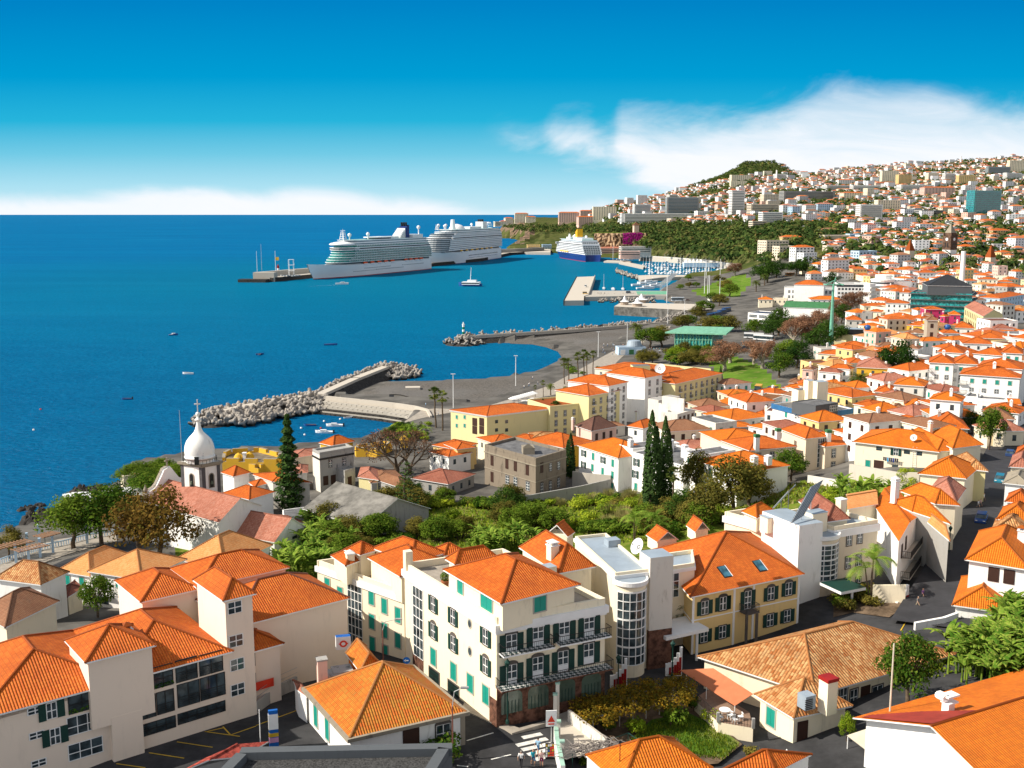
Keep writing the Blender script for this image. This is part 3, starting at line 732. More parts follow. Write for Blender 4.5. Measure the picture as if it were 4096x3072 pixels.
# stair tower with curved glazing
tw=Bld('stair_tower','cream stair tower with curved glass front, grey flat roof and satellite dish','tower',('W',1035,600),('W',1370,560),('W',640,235),ze=37.3,wall=CR).done().flat(SLATE,.35,.25)
tw.band(36.9,37.35,WPT,.18)
a,u,n,L=tw.face(0);c=a+u*(L*.42);r=L*.44;a0=math.atan2(u.y,u.x)
def curved(c,r,a0,z0,z1,root,wm=CR,lift=.6,ncol=6,roofm=SLATE,gm=GLS):
 mb=MB();mb.lathe((c.x,c.y,0),[(r,z0-.6),(r,z1)],wm,20,a0+PI,a0+2*PI);part(mb,'curved_wall',root)
 mb=MB();mb.lathe((c.x,c.y,0),[(r+.08,z1-.5),(r+.28,z1-.35),(r+.28,z1+.15),(r,z1+.16)],WPT,20,a0+PI,a0+2*PI)
 mb.poly([Vc((c.x+r*cs(a0+PI+PI*i/12),c.y+r*sn(a0+PI+PI*i/12),z1+.1))for i in rng(13)],roofm);part(mb,'cornice',root)
 mb=MB();s0,s1=a0+PI+.38,a0+2*PI-.38;zt=z1-1.1;zb_=z0+1.6
 mb.lathe((c.x,c.y,0),[(r+.02,zb_),(r+.02,zt)],gm,20,s0,s1)
 gw=part(mb,'curved_window',root);mb=MB()
 for i in rng(ncol+1):
  t_=s0+(s1-s0)*i/ncol;mb.cb((c.x+(r+.05)*cs(t_),c.y+(r+.05)*sn(t_),zb_),.09,.11,zt-zb_,WPT,t_+PI/2)
 nz=8
 for i in rng(nz+1):
  z=zb_+(zt-zb_)*i/nz;k=.10 if i%3==2 else.045
  mb.lathe((c.x,c.y,0),[(r+.03,z-k),(r+.1,z-k),(r+.1,z+k),(r+.03,z+k)],WPT,20,s0,s1)
 part(mb,'glazing_bars',gw)
curved(c,r,a0,ground(c.x,c.y)-.0,36.8,tw.root)
q=P(('W',1400,395),39.2);mb=MB();mb.cb((q.x+.6,q.y+.8,30),3.1,3.0,9.2,WHW,a0,SLATE);mb.cb((q.x+.6,q.y+.8,24),3.14,3.04,6,STBR,a0);part(mb,'lift_shaft',tw.root)
q=P(('W',1005,250),38.0);mb=MB();mb.cb((q.x,q.y,37.35),1.7,1.5,.9,SLATE,a0);part(mb,'roof_vent',tw.root)
def dish(loc,r,az,label,m=WPT,h=1.0,name='satellite_dish',el=.5):
 t=thing(name,label,'satellite dish',loc);mb=MB();L0=Vc(loc);c=L0+Vc((0,0,h+r*.6))
 ax=Vc((cs(az)*cs(el),sn(az)*cs(el),sn(el)));uu=ax.orthogonal().normalized();vv=ax.cross(uu)
 N=20;R_=[[c-ax*(.35*r*(1-(k/4)**2))+(uu*cs(2*PI*i/N)+vv*sn(2*PI*i/N))*r*k/4 for i in rng(N)]for k in rng(5)]
 for k in rng(4):
  for i in rng(N):
   j=(i+1)%N
   mb.poly([R_[k][i],R_[k][j],R_[k+1][j],R_[k+1][i]]if k else[R_[0][0],R_[1][i],R_[1][j]],m)
 part(mb,'reflector',t,True)
 mb=MB();mb.tube(L0,L0+Vc((0,0,h+.3)),.07,.06,GYM);mb.tube(c-ax*.3*r,c+ax*r*.7,.03,.03,GYM,5);mb.cb(c+ax*r*.7-Vc((0,0,.08)),.16,.16,.16,GYM);part(mb,'stand',t)
 return t
q=P(('W',1245,360),38.6);dish((q.x,q.y,38.2),1.05,-2.6,'white satellite dish on the grey flat roof of the curved stair tower',h=.5)
lk=Bld('link_wing','cream link wing with large grid window and flat terrace roof beside the manor','hotel wing',('W',1478,560),('W',1815,510),('W',1470,420),ze=35.2,wall=CR).done().flat(SLATE,.5,.25)
lk.band(34.8,35.25,WPT,.18);lk.winp(0,'glz',[('W',1552,685)],3.2,3.2);lk.winp(0,'glz',[('W',1500,960)],2.2,2.2)
# manor with big roof
man=Bld('manor_house','yellow two-storey manor with big orange hipped roof, stone-framed windows and small balcony','house',('H',1490,230),('I',262,52),('W',1420,352),ze=32.9,wall=LYE if False else YE,base=.8,basem=REDP).done()
man.hip(4.3,T1,.55,ridge=True);
man.winp(0,'arch',H((1590,335),(1742,300))+[('X',75,1262)]+[('X',548,1165),('X',722,1118)],1.1,1.75,.55)
man.winp(0,'arch',[('H',1945,270)],1.1,2.4,.55,'balcony_door')
man.winp(0,'sh',H((1583,570),(1735,535))+[('X',540,1425),('X',708,1385)],1.1,1.65,.55)
man.band(31.2-1.8,31.35-1.8,WPT,.05);a,u,n,L=man.face(0)
for k in(.0,.37,.55,.985):mb=MB();e=a+u*(L*k);mb.box((e.x,e.y,man.zb),u*.32,n*.06,32.8-man.zb,WPT);part(mb,'pilaster',man.root)
bz=man.hitf(0,('H',1945,345))[1];man.balcony(0,.43,.55,bz,1.5,SRND,None,SRND,1.0);mb=MB()
for k in(.44,.535):e=a+u*(L*k)+n*1.3;mb.cb((e.x,e.y,man.zb),.32,.32,bz-man.zb-.15,SRND)
part(mb,'balcony_columns',man.root)
def skylight(spec,b,z,w=1.1,h=1.5,yaw=0,tilt=.5,label=None):
 q=P(spec,z);mb=MB();mb.cb((0,0,0),w,h,.12,BLK);mb.cb((0,0,.12),w-.2,h-.2,.03,GLB);mb.box((w/2-.1,-h/2,.1),(.1,0,0),(0,h,0),.06,WPT)
 o=lpt(mb.mesh('skylight'),'skylight',b.root,tuple(q-b.root.location),rot=(tilt,0,yaw));return o
ym=math.atan2(u.y,u.x)
skylight(('W',2110,560),man,35.0,1.3,1.9,ym,.52);skylight(('X',440,895),man,35.0,1.3,1.9,ym,.52)
for sp,w_ in((('W',1560,240),2.6),(('W',1900,140),1.8)):
 q=P(sp,34.4);d_=Bld('dormer_wall','','',(q.x-w_/2*1.2,q.y),(q.x+w_/2,q.y+1.0),(q.x-w_,q.y+3),ze=34.2,zg=33,wall=CR,on=man).done();d_.gable(1.2,T1,1,.2)
q=P(('H',1340,545),29.0);can=thing('entrance_canopy','white flat canopy with planted top between stair tower and manor','canopy',(q.x,q.y,25));mb=MB();mb.cb((q.x+.6,q.y+1.8,28.7),6.4,4.5,.45,WPT,ym);part(mb,'canopy_slab',can)
for dx_,dy_ in((3,1.0),(-1.5,0.0)):
 mb=MB();mb.cb((q.x+dx_,q.y+dy_,24.5),.3,.3,4.2,WPT);part(mb,'column',can)
 # block with the solar collectors
sol=Bld('solar_block','cream hotel block with curved glass stairwell and solar collectors on its roof','hotel',('X',1170,550),('X',1600,480),('X',610,400),ze=35.6,wall=SAND).done().flat(SLATE,.6,.3,CR)
sol.band(34.6,35.65,WPT,.25)
sol.winp(0,'st',[('X',1318,635),('X',1423,612),('X',1305,860),('X',1411,838),('X',1300,1065),('X',1405,1060)],.85,1.7)
s2=Bld('side_wing_wall','','',('X',610,520),('X',640,515),('X',110,430),ze=35.2,wall=CR,on=sol)
s2=Bld('side_wing_wall','','',tuple(P(('X',610,545),34.8)[:2]),tuple((P(('X',610,545),34.8)+Vc((6,3,0)))[:2]),tuple(P(('X',95,405),34.8)[:2]),ze=34.8,wall=CR,on=sol).done().flat(PAVE,.7,.3);s2.band(33.9,34.85,WPT,.22)
pth(('X',410,410),('X',560,350),('X',290,360),36.3,1.2,34.5,on=sol,m=T2)
q=P(('X',830,500),37.6);uS=(sol.B-sol.A).normalized();yS=math.atan2(uS.y,uS.x);nS=Vc((-uS.y,uS.x,0))
mb=MB();mb.box((q.x,q.y,24),-nS*-0.01+nS*8.0,-uS*-4.2,13.6,WH,SLATE);part(mb,'lift_shaft',sol.root)
a,u,n,L=sol.face(0);e=P(('X',1075,590),35.2);cc=Vc((e.x,e.y,0))+nS*1.2;curved(cc,2.75,yS,ground(cc.x,cc.y),35.3,sol.root,SAND)
mb=MB();mb.box((cc.x,cc.y,24)-Vc((0,0,0))if False else Vc((cc.x,cc.y,24))-uS*2.7,uS*5.4,nS*5,11.4,SAND,SLATE);part(mb,'stair_core',sol.root)
for sp,zz,w_ in((('X',575,400),37.2,3.4),(('X',995,360),38.2,2.6)):
 q=P(sp,zz);mb=MB();mb.cb((q.x,q.y,35),w_,1.8,zz-35,CR,yS,SLATE)
 mb.cb((q.x,q.y,zz),w_+.15,1.95,.08,SLATE,yS);part(mb,'vent_block',sol.root)
q=P(('X',1237,330),37.2);mb=MB();mb.cb((q.x,q.y,35),1.1,1.1,3.6,CR,yS);mb.cb((q.x,q.y,38.6),1.3,1.3,.15,WPT,yS);part(mb,'chimney',sol.root)
pth(('X',1110,450),('X',1300,425),('X',850,260),36.5,1.8,35,on=sol,m=T9,axis=1)
def collector(s0,s1,s2,z0,z1,label):
 """lower end, upper end and opposite lower corner as pixels"""
 a,b=P(s0,z0),P(s1,z1);c=P(s2,z0+(z1-z0)*.12);t=thing('solar_collector',label,'solar collector',(a.x,a.y,z0-1.5),'solar collectors on the hotel roof')
 ex=b-a;ey=(c-a);nn=ex.cross(ey).normalized();mb=MB()
 if nn.z<0:nn=-nn
 def slab(o,e1,e2,th,m):
  p=[o,o+e1,o+e1+e2,o+e2];q=[x+nn*th for x in p]
  mb.poly(q,m);mb.poly(p[::-1],m)
  for i in rng(4):mb.poly([p[i],p[(i+1)%4],q[(i+1)%4],q[i]],m)
 slab(a,ex,ey,.06,SOLAR);part(mb,'panel',t);mb=MB();N=16
 for i in rng(N+1):slab(a+ex*(i/N)+nn*.065-ex.normalized()*.05,ex.normalized()*.11,ey,.05,GYM)
 for k in(0,1):slab(a+ey*(k*.97)+nn*.12,ex,ey*.03,.05,GYM)
 part(mb,'tubes',t);mb=MB()
 for f_ in(.25,.75):
  p=a+ex*f_+ey*.5;mb.tube((p.x,p.y,35.5),p,.06,.06,GYM,6)
 part(mb,'frame',t)
collector(('X',575,330),('X',725,165),('X',650,262),37.6,40.2,'smaller left glass solar collector rack tilted on the hotel roof')
collector(('X',735,480),('X',935,120),('X',865,400),37.8,41.6,'larger right glass solar collector rack tilted on the hotel roof')
q=P(('X',1290,1110),29.5);can=thing('entrance_canopy','white canopy on a column beside the palm and curved glass stairwell','canopy',(q.x,q.y,26));mb=MB();mb.cb((q.x,q.y+1.5,29),4.4,4.2,.4,WPT,yS,GSH);part(mb,'canopy_slab',can);mb=MB();mb.cb((q.x+.9,q.y+.2,26),.28,.28,3.1,WPT);part(mb,'column',can)
# modern apartment block lower left
LO=Vc((-46.9,90.1));L1=Vc((.785,.62));L2=Vc((-.62,.785))
def LC(s,d):q=LO+L1*s+L2*d;return(q.x,q.y)
def LB(s0,s1,d0,d1,ze,name='',zg=24,wall=None,on=None,label=''):
 return Bld(name,label,'apartment building',LC(s0,d0),LC(s1,d0),LC(s0,d1),ze=ze,zg=zg,wall=wall or PKW,on=on)
PKW=pst('warm_white_plaster',(.80,.67,.55),.12)
ap=LB(-8,10.7,0,15,35,'apartment_building',label='long pinkish cream apartment building with orange roofs and dark loggias beside the parking lot').done()
w1=Bld('x','','',LC(-1.7,0),LC(10.7,0),LC(-1.7,15),ze=35,zg=34.9,wall=PKW,on=ap);w1.hip(3.0,T1,.5,axis=1,inset=6);w1.done()
w0=Bld('x','','',LC(-12,2),LC(-1.7,2),LC(-12,14),ze=35,zg=34.9,wall=PKW,on=ap);w0.hip(2.6,T1,.5);w0.done()
w2=LB(10.7,21.9,0,15,35,'wing_wall',on=ap).done();w2.hip(3.0,T1,.5,axis=1,inset=6)
sb=LB(7.8,13.9,-.65,5.5,38,'stair_wall',zg=31.5,on=ap).done();sb.hip(1.9,T1,.35)
cb=LB(9.6,12.6,-.68,4,31.6,'stair_wall',on=ap).done()
tb=LB(21.9,24.9,0,7.5,40.6,'stair_wall',on=ap).done();tb.hip(1.6,T1,.35,axis=1)
rb=LB(24.9,38.8,4.8,15,35.4,'end_wing_wall',on=ap).done();rb.hip(2.8,T1,.3,rm=T9)
r3=LB(24.9,28.5,1.5,6,33.6,'bay_wall',on=ap).done();r3.hip(1.2,T1,.4)
b2=LB(18.5,25,15.5,24,36.6,'rear_wing_wall',on=ap).done().hip(1.8,T1,.3)
b3=LB(25,36,15,23,37,'rear_wing_wall',on=ap).done();b3.hip(2,T1,.4)
F=lambda*a:[('F',*q)for q in a]
ap.winp(0,'low',F((287,1158),(303,1388),(320,1617)),1.3,.7)
ap.winp(0,'dk',F((424,1172),(455,1395)),.9,1.6,.75);
tb.winp(0,'dk',F((1936,308),(1948,608),(1958,803),(1962,1010)),1.5,1.3)
def loggia(b,f,spec0,spec1,h,glass=True,plants=False,style='dark'):
 k0,z0=b.hitf(f,spec0);k1,z1=b.hitf(f,spec1);a,u,n,L=b.face(f);z=(z0+z1)/2;mb=MB();q=a+u*(L*k0);W0=L*(k1-k0)
 mb.box(Vc((q.x,q.y,z))-n*.02,u*W0,n*.035,h,GLS if glass else DARK)
 t=part(mb,'loggia',b.root);mb=MB();nn=max(2,round(W0/1.0))
 fm=WPT if style=='white' else BLK
 for i in rng(nn+1):e=q+u*(W0*i/nn-.035);mb.box(Vc((e.x,e.y,z))+n*.016,u*.07,n*.05,h,fm)
 for zz in(0,h*.42,h-.06):mb.box(Vc((q.x,q.y,z+zz))+n*.016,u*W0,n*.06,.06,fm)
 if style!='white':
  for zz in(.25,.45,.65,.85):mb.box(Vc((q.x,q.y,z+zz))+n*.1,u*W0,n*.03,.035,BLK)
 part(mb,'loggia_frame',t)
 if plants:
  mb=MB()
  for i in rng(60):
   e=q+u*(W0*Q0())+n*(.05+Q0()*.25);leafquad(mb,Vc((e.x,e.y,z+.1+Q0()*.4)),.16,LEAFG)
  part(mb,'flower_box',t)
LEAFG=lfm('leaf_green',(.02,.07,.01),(.08,.17,.02),None,.7)
def leafquad(mb,p,s,m,up=.3):
 a=Vc((rnd.gauss(0,1),rnd.gauss(0,1),rnd.gauss(0,1))).normalized();b=a.orthogonal().normalized();c=a.cross(b)
 mb.poly([p-b*s*.5-c*s*.35,p+b*s*.5-c*s*.35,p+b*s*.4+c*s*.45,p-b*s*.4+c*s*.45],m)
loggia(w2,0,('F',1455,960),('F',1630,910),2.4);loggia(w2,0,('F',1650,905),('F',1840,850),2.3)
loggia(w2,0,('F',1270,1010),('F',1430,965),2.3,plants=True)
loggia(w2,0,('F',1470,1165),('F',1650,1110),2.5);loggia(w2,0,('F',1660,1115),('F',1860,1040),2.5)
loggia(w2,0,('F',1140,1275),('F',1290,1225),2.4);loggia(w2,0,('F',1300,1225),('F',1440,1180),2.4)
loggia(w2,0,('F',1135,1420),('F',1450,1315),1.3);loggia(w2,0,('F',1470,1300),('F',1860,1190),1.2)
loggia(ap,0,('F',570,1220),('F',790,1160),2.2,plants=True);loggia(ap,0,('F',560,1400),('F',810,1330),1.9,style='white');loggia(ap,0,('F',570,1610),('F',850,1520),1.7,style='white')
loggia(r3,0,('F',2050,830),('F',2105,815),2.2);loggia(r3,0,('F',2060,1040),('F',2112,1010),2.0)
w2.chimney(.2,.25,1.0,2.4,.9,WH,T1)
# tile house in the middle foreground
th=Bld('tiled_house','low white house with patinated orange hipped roof and stone cornice at the street corner','house',('G',778,1405),('G',1720,1190),('G',415,1000),ze=30.6,wall=WH).done()
th.band(30.25,30.62,STN,.42);th.hip(4.1,T7,.12,rm=T8)
th.winp(0,'brn',[('G',1280,1400)],1.6,1.8);th.winp(0,'arch',[('G',1545,1370)],1.5,1.9)
th.winp(3,'cl',G((495,1200),(590,1325)),1.0,2.6);a,u,n,L=th.face(0);mb=MB();e=a+u*(L-.45);mb.box((e.x,e.y,th.zb),u*.5,n*.06,3.2,STN);part(mb,'pilaster',th.root)
bw=Bld('back_wing_wall','','',('G',870,850),('G',1010,800),('G',765,715),ze=32.3,zg=27,wall=pst('orange_plaster',(.66,.18,.02)),on=th).done().hip(1.5,T7,.3,axis=1,inset=.5,rm=T8)
for sp,sx,h,nm,lb in((('G',548,935),1.0,4.0,'chimney',0),(('G',628,905),1.9,2.0,'water_tank',0),(('G',712,880),2.0,2.1,'water_tank',0)):
 q=P(sp,31.2);mb=MB();mb.cb((q.x,q.y,29.5),sx,sx*.9,h,PK,.35);mb.cb((q.x,q.y,29.5+h),sx+.15,sx*.9+.15,.18,CEM,.35);part(mb,nm,th.root)
an=Bld('annex_wall','','',('G',345,1010),('G',415,1060),('G',320,950),ze=30.1,wall=WH,on=th).done().hip(.6,T5,.3);
dq=[P(('F',1995,1485),33),P(('G',1418,1450),33)]
dr=Bld('flat_roofed_building','flat gravel roof with dark grey parapet at the bottom edge','building',(dq[0].x-2.2,dq[0].y-9),(dq[1].x,dq[1].y-9),(dq[0].x,dq[0].y),ze=32.2,wall=DCON).done()
dr.flat(plain('roof_gravel',(.09,.09,.09),.95,.1,.35,6,bump=1.0),.75,1.0,DCON)
rs=Bld('red_shed','low shed with worn red sheet roof beside the dark flat roof','shed',('F',1500,1690),('F',1990,1560),('F',1700,1580),ze=29.0,wall=CEM).done().gable(.5,plain('worn_red_sheet',(.38,.07,.05),.8,.2,.35,2),1)
# bungalow with old mottled tiles
bg=Bld('bungalow','long cream bungalow with old mottled tile roof, blue-grey tank and capped chimney','bungalow',('I',380,1035),('I',1500,715),('H',1590,742),ze=28.9,wall=CR,zg=25).done()
bg.hip(3.4,T3,.55,rm=T8)
bw=Bld('front_wing_wall','','',('I',215,1225),('I',640,1135),('I',-60,1060),ze=28.6,zg=25,wall=CR,on=bg).done().hip(2.6,T3,.5,axis=1,inset=4,rm=T8)
bw.winp(0,'brn',[('I',283,1360)],1.2,2.3,name='door');bw.winp(3,'cl',[('I',25,1240)],1.3,2.0)
bg.winp(0,'st',[('I',705,1075),('I',620,1060)],1.1,1.9);bg.winp(0,'brn',[('I',800,1070)],1.3,2.5,name='door');bg.winp(0,'st',[('I',900,1040)],1.6,1.8)
q=P(('I',490,1140),29.6);mb=MB();mb.cb((q.x,q.y,28.8),1.35,1.35,3.6,CR,.45);mb.cb((q.x,q.y,32.4),1.5,1.5,.35,REDP,.45);part(mb,'chimney',bg.root)
q=P(('I',315,1150),29.6);t=thing('cooling_unit','blue-grey metal cooling unit on the mottled tile roof','cooling unit',(q.x,q.y,29.2));mb=MB();mb.cb((q.x,q.y,29.5),1.3,1.3,1.5,SLATE,.45);part(mb,'casing',t);mb=MB()
for i in rng(6):mb.cb((q.x+.05,q.y-.72,29.6+i*.2),1.0,.04,.1,BLK,.45)
part(mb,'grille',t)
A_=[P(('H',1385,850),28.4),P(('H',1840,1145),27.6),P(('H',1990,1050),28.6),P(('H',1660,838),29.2)]
t=thing('awning','terracotta fabric awning over the bungalow terrace','awning',(A_[1].x,A_[1].y,25));AWN=plain('terracotta_fabric',(.52,.17,.08),.8,.1,.06);mb=MB()
N=12
for i in rng(N):
 a,b,c,d=(A_[0].lerp(A_[1],i/N),A_[0].lerp(A_[1],(i+1)/N),A_[3].lerp(A_[2],(i+1)/N),A_[3].lerp(A_[2],i/N));z=Vc((0,0,.05))
 mb.poly([a,b,c+z,d+z],AWN);mb.poly([d,c,b-z,a-z],AWN)
part(mb,'fabric',t);mb=MB()
for p in(A_[1],A_[0].lerp(A_[1],.5)):mb.tube((p.x,p.y,25),p,.04,.04,WPT,6)
part(mb,'poles',t)
# houses at the bottom right and bottom centre
rdir=Vc((10.2,5.2,0)).normalized();nd=Vc((-rdir.y,rdir.x,0));R0=Vc((38.0,87.7,35));mb=MB()
ZE2=32.0;HW=8.2
c0=R0+nd*-HW;c1=R0+nd*HW
big=Bld('gabled_house','large house with orange tile roof, white gable and white roof vent at bottom right','house',(c0.x,c0.y),(c0.x+rdir.x*30,c0.y+rdir.y*30),(c1.x,c1.y),ze=ZE2,wall=WH,zg=24).gable(3.0,T2,0,.9,rm=T1).done()
mb=MB();ga=R0+nd*HW;p0=Vc((ga.x,ga.y,ZE2));pr=R0
mb.poly([p0-rdir*.7+Vc((0,0,.15)),pr-rdir*.7+Vc((0,0,.22)),pr+rdir*5.0+Vc((0,0,.22)),p0.lerp(pr,.45)+rdir*3+Vc((0,0,.2)),p0+rdir*.3+Vc((0,0,.15))][::-1],plain('red_roof_membrane',(.30,.035,.02),.85));part(mb,'roof_patch',big.roof)
q=P(('I',1485,1180),34.2);t=thing('roof_vent','white curved chimney vent on the large orange roof at right','vent',(q.x,q.y,33.2));mb=MB();yv=math.atan2(rdir.y,rdir.x);mb.cb((q.x,q.y,33.2),.8,.8,1.7,WH,yv)
part(mb,'shaft',t);mb=MB()
for k in rng(7):
 th_=PI*k/6;mb.cb((q.x-.55-.28*sn(th_),q.y,35.2+.28-.28*cs(th_)),.3,.95,.16,WH,yv)
mb.cb((q.x+.1,q.y,35.62),1.5,1.0,.16,WH,yv);mb.cb((q.x+.1,q.y,34.95),1.3,1.0,.14,WH,yv);part(mb,'cap',t)
pa=[P(('I',650,1395),27.8),P(('I',920,1305),28.9),P(('I',1500,1680),28.9),P(('I',1180,1800),27.8)]
t=thing('patio_roof','cream corrugated patio roof in front of the white gable','patio roof',(pa[3].x,pa[3].y,24));mb=MB();CRM=plain('cream_sheet',(.62,.56,.44),.6,.3,.05);N=60
for i in rng(N):
 a,b=pa[0].lerp(pa[3],i/N),pa[0].lerp(pa[3],(i+.55)/N);c,d=pa[1].lerp(pa[2],(i+.55)/N),pa[1].lerp(pa[2],i/N);e,f_=pa[0].lerp(pa[3],(i+1)/N),pa[1].lerp(pa[2],(i+1)/N);k=Vc((0,0,.07))
 mb.poly([a+k,b+k,c+k,d+k],CRM);mb.poly([b+k,e,f_,c+k],CRM);mb.poly([e,e+k*.99,f_+k*.99,f_],CRM)
part(mb,'corrugated_sheet',t);mb=MB()
for i in rng(4):p=pa[0].lerp(pa[3],i/3*.95+.02);mb.tube((p.x,p.y,24),p,.05,.05,WPT,6)
part(mb,'posts',t)
L_,K_,R_=P(('H',620,1555),30.8),P(('H',1335,1420),30.8),P(('H',1645,1655),30.8)
hb_=Bld('orange_roofed_house','orange hipped roof of a house at the bottom centre','house',(L_.x+R_.x-K_.x,L_.y+R_.y-K_.y),(R_.x,R_.y),(L_.x,L_.y),ze=30.8,wall=WH,zg=24).done().hip(2.3,T2,.1,inset=3.6)
q=P(('H',2000,1640),30.2);h3=Bld('small_orange_roofed_house','small orange hipped roof at the bottom edge right of centre','house',('H',1700,1700),('I',60,1690),('H',1990,1560),ze=29.6,wall=WH,zg=24).done().hip(1.4,T1,.2)
q=P(('I',150,1640),27.5);t=thing('garden_chimney','small white chimney with pointed cap in the bottom garden','chimney',(q.x,q.y,25));mb=MB();mb.cb((q.x,q.y,25),.7,.7,3.4,WH,.2);part(mb,'shaft',t);mb=MB();mb.cb((q.x,q.y,28.4),.95,.95,.12,WH,.2);mb.lathe((q.x,q.y,28.5),[(.45,0),(.3,.3),(.1,.45),(.1,.6),(.0,.75)],WH,8);part(mb,'cap',t)
# right side: houses along the street
sw=Bld('small_street_house','small white house with bright orange roof bordered by old tiles beside the banana plants','house',('I',1550,308),('I',1950,365),('I',1622,90),ze=30.2,wall=WH).done().hip(1.9,T2,.45,rm=T2)
bo=Bld('corner_house','white house with large orange hipped roof and white chimney at the right edge','house',('D',1740,1590),('D',2230,1670),('D',1850,1360),ze=35.0,wall=WH).done().hip(2.6,T2,.5,rm=T2);bo.chimney(.8,.6,1.0,1.6,.9,WH,T2)
bo.winp(0,'brn',[('I',1862,60),('I',1990,80)],1.2,1.8)
def simple(label,A,B,D,h,rh,rm,wall,roof='hip',ov=.4,axis=None,name='house',cat='house',**k):
 b=Bld(name,label,cat,A,B,D,h=h,wall=wall,**k)
 if roof=='hip':b.done().hip(rh,rm,ov,axis)
 elif roof=='gable':b.gable(rh,rm,axis or 0,ov).done()
 else:b.done().flat(rm,rh)
 return b
s_=simple
s_('house with orange roof right of the street behind the large corner roof',('D',2000,1240),('D',2260,1260),('D',2050,1150),5.5,1.8,T2,WH)
s_('old mottled brown roof beside the street behind the corner house',('D',1950,1345),('D',2230,1350),('D',1985,1250),5,1.6,T3,CEM)
s_('house with orange tiles on the right side of the street near the parked blue car',('D',2070,1090),('D',2260,1110),('D',2100,1030),5,1.5,T1,WH)
s_('low house with grey slab roof on the right side of the street',('D',2050,930),('D',2240,950),('D',2090,850),4.5,1.2,STN,WH)
s_('pink-roofed house at the right edge beyond the grey slab roof',('D',2100,790),('D',2260,800),('D',2130,700),5,1.5,T5,CR)
s_('orange roofed house at the right edge far up the street',('D',2150,680),('D',2290,680),('D',2170,630),5,1.2,T1,WH)
b=s_('white house with bright orange shed roof and dark balconies left of the street',('D',1130,1425),('D',1300,1215),('D',920,1120),7.4,.9,T2,WH,roof='gable',axis=1)
b.winp(0,'brn',[('D',1155,1520),('D',1190,1450)],.8,1.9);b.balcony(0,.2,.95,b.ze-3.4,1.3,CON);b.balcony(0,.2,.95,b.ze-6.4,1.3,CON)
s_('orange roof sloping back behind the solar collector block',('D',700,1150),('D',935,1110),('D',690,1030),8.5,.8,T8,CR,roof='gable')
b=s_('orange hipped roof with dark ribbed side by the street',('D',1250,1180),('D',1545,1275),('D',1075,1105),8.0,2.6,T2,GR);b.chimney(-.1,.75,.2,3.4,.9,WH)
s_('orange hipped roof beyond the ribbed one beside the street',('D',1340,1020),('D',1620,1120),('D',1180,1010),8.0,2.0,T2,CR)
s_('house with yellow-orange roof and old tile edge stepping down to the street',('D',1340,1235),('D',1560,1420),('D',1330,1200),7.0,1.4,T8,GR)
s_('house with faded red roof missing some tiles beside the street',('D',1400,1000),('D',1620,1090),('D',1480,900),7.2,2.0,T5,CR)
b=s_('cream house with orange pyramid roof beside the street and parking wall',('D',1318,850),('D',1700,890),('D',1440,760),7.0,2.6,T2,CR)
s_('yellowish house with old mottled roof on the street beyond the pyramid roof',('D',1740,810),('D',1880,825),('D',1630,715),6.5,1.6,T3,LYE,axis=1)
b=Bld('long_cream_house','long cream house with stepped orange roofs, laundry and roof ladder above a concrete wall','house',('D',755,575),('D',1465,660),('D',905,480),h=7.4,wall=CR).done().hip(2.6,T2,.6)
b.winp(0,'pl',[('D',960,635),('D',1200,665),('D',1305,678),('D',1097,792),('D',1290,828)],1.3,.9);b.winp(0,'dk',[('D',1105,665)],1.0,1.5,.6)
b.winp(0,'cl',[('D',862,778)],1.0,2.2,name='door');b.winp(0,'brn',[('D',955,785)],2.0,2.4,name='door')
b2_=Bld('east_wing_wall','','',('D',1470,655),('D',1610,650),('D',1200,520),ze=b.ze,zg=b.zb,wall=CR,on=b).done().hip(2.2,T2,.5)
b3_=Bld('back_wing_wall','','',('D',1600,630),('D',1840,600),('D',1380,520),ze=b.ze+1,zg=b.zb,wall=CR,on=b).done().hip(3.0,T2,.5);b3_.chimney(-.02,.9,0,3.0,.8,CR)
longb=b
mb=MB();a,u,n,L=b.face(0);k,z=b.hitf(0,('D',1250,700));e=a+u*(L*k)+n*.1
for i in(0,1):mb.cb(e+u*(i*.8)+Vc((0,0,b.zb+1-e.z)),.06,.06,b.ze-b.zb-.6,WPT)
for i in rng(16):mb.box(e+Vc((0,0,b.zb+1.2+i*.42-e.z)),u*.8,n*.04,.04,WPT)
t=thing('roof_ladder','white ladder fixed to the long cream house','ladder',tuple(e));part(mb,'rails_and_rungs',t)
q=b.A+u*(L*.76)+Vc((0,2.5,1.0));dish(tuple(q),.75,-2.2,'satellite dish on the roof of the long cream house',h=.6)
k,z=b.hitf(0,('D',1070,720));e=a+u*(L*k)+n*.7;t=thing('washing_line','washing line with dark clothes under the window of the long cream house','laundry',(e.x,e.y,z))
for i,c in enu(((.02,.02,.03),(.02,.02,.03),(.02,.25,.5),(.03,.03,.04),(.02,.03,.08),(.02,.04,.2),(.02,.02,.03),(.03,.03,.04))):
 mb=MB();p=e+u*(i*.42-1.7);mb.box((p.x,p.y,z-.5-.1*(i%3)),u*.34,n*.04,.75+.1*(i%3),plain('cloth_%d'%i,c,.9));part(mb,'garment',t)
mb=MB();mb.tube(Vc((e.x,e.y,z+.27))-u*2,Vc((e.x,e.y,z+.27))+u*2,.02,.02,GYM,5);part(mb,'line',t)
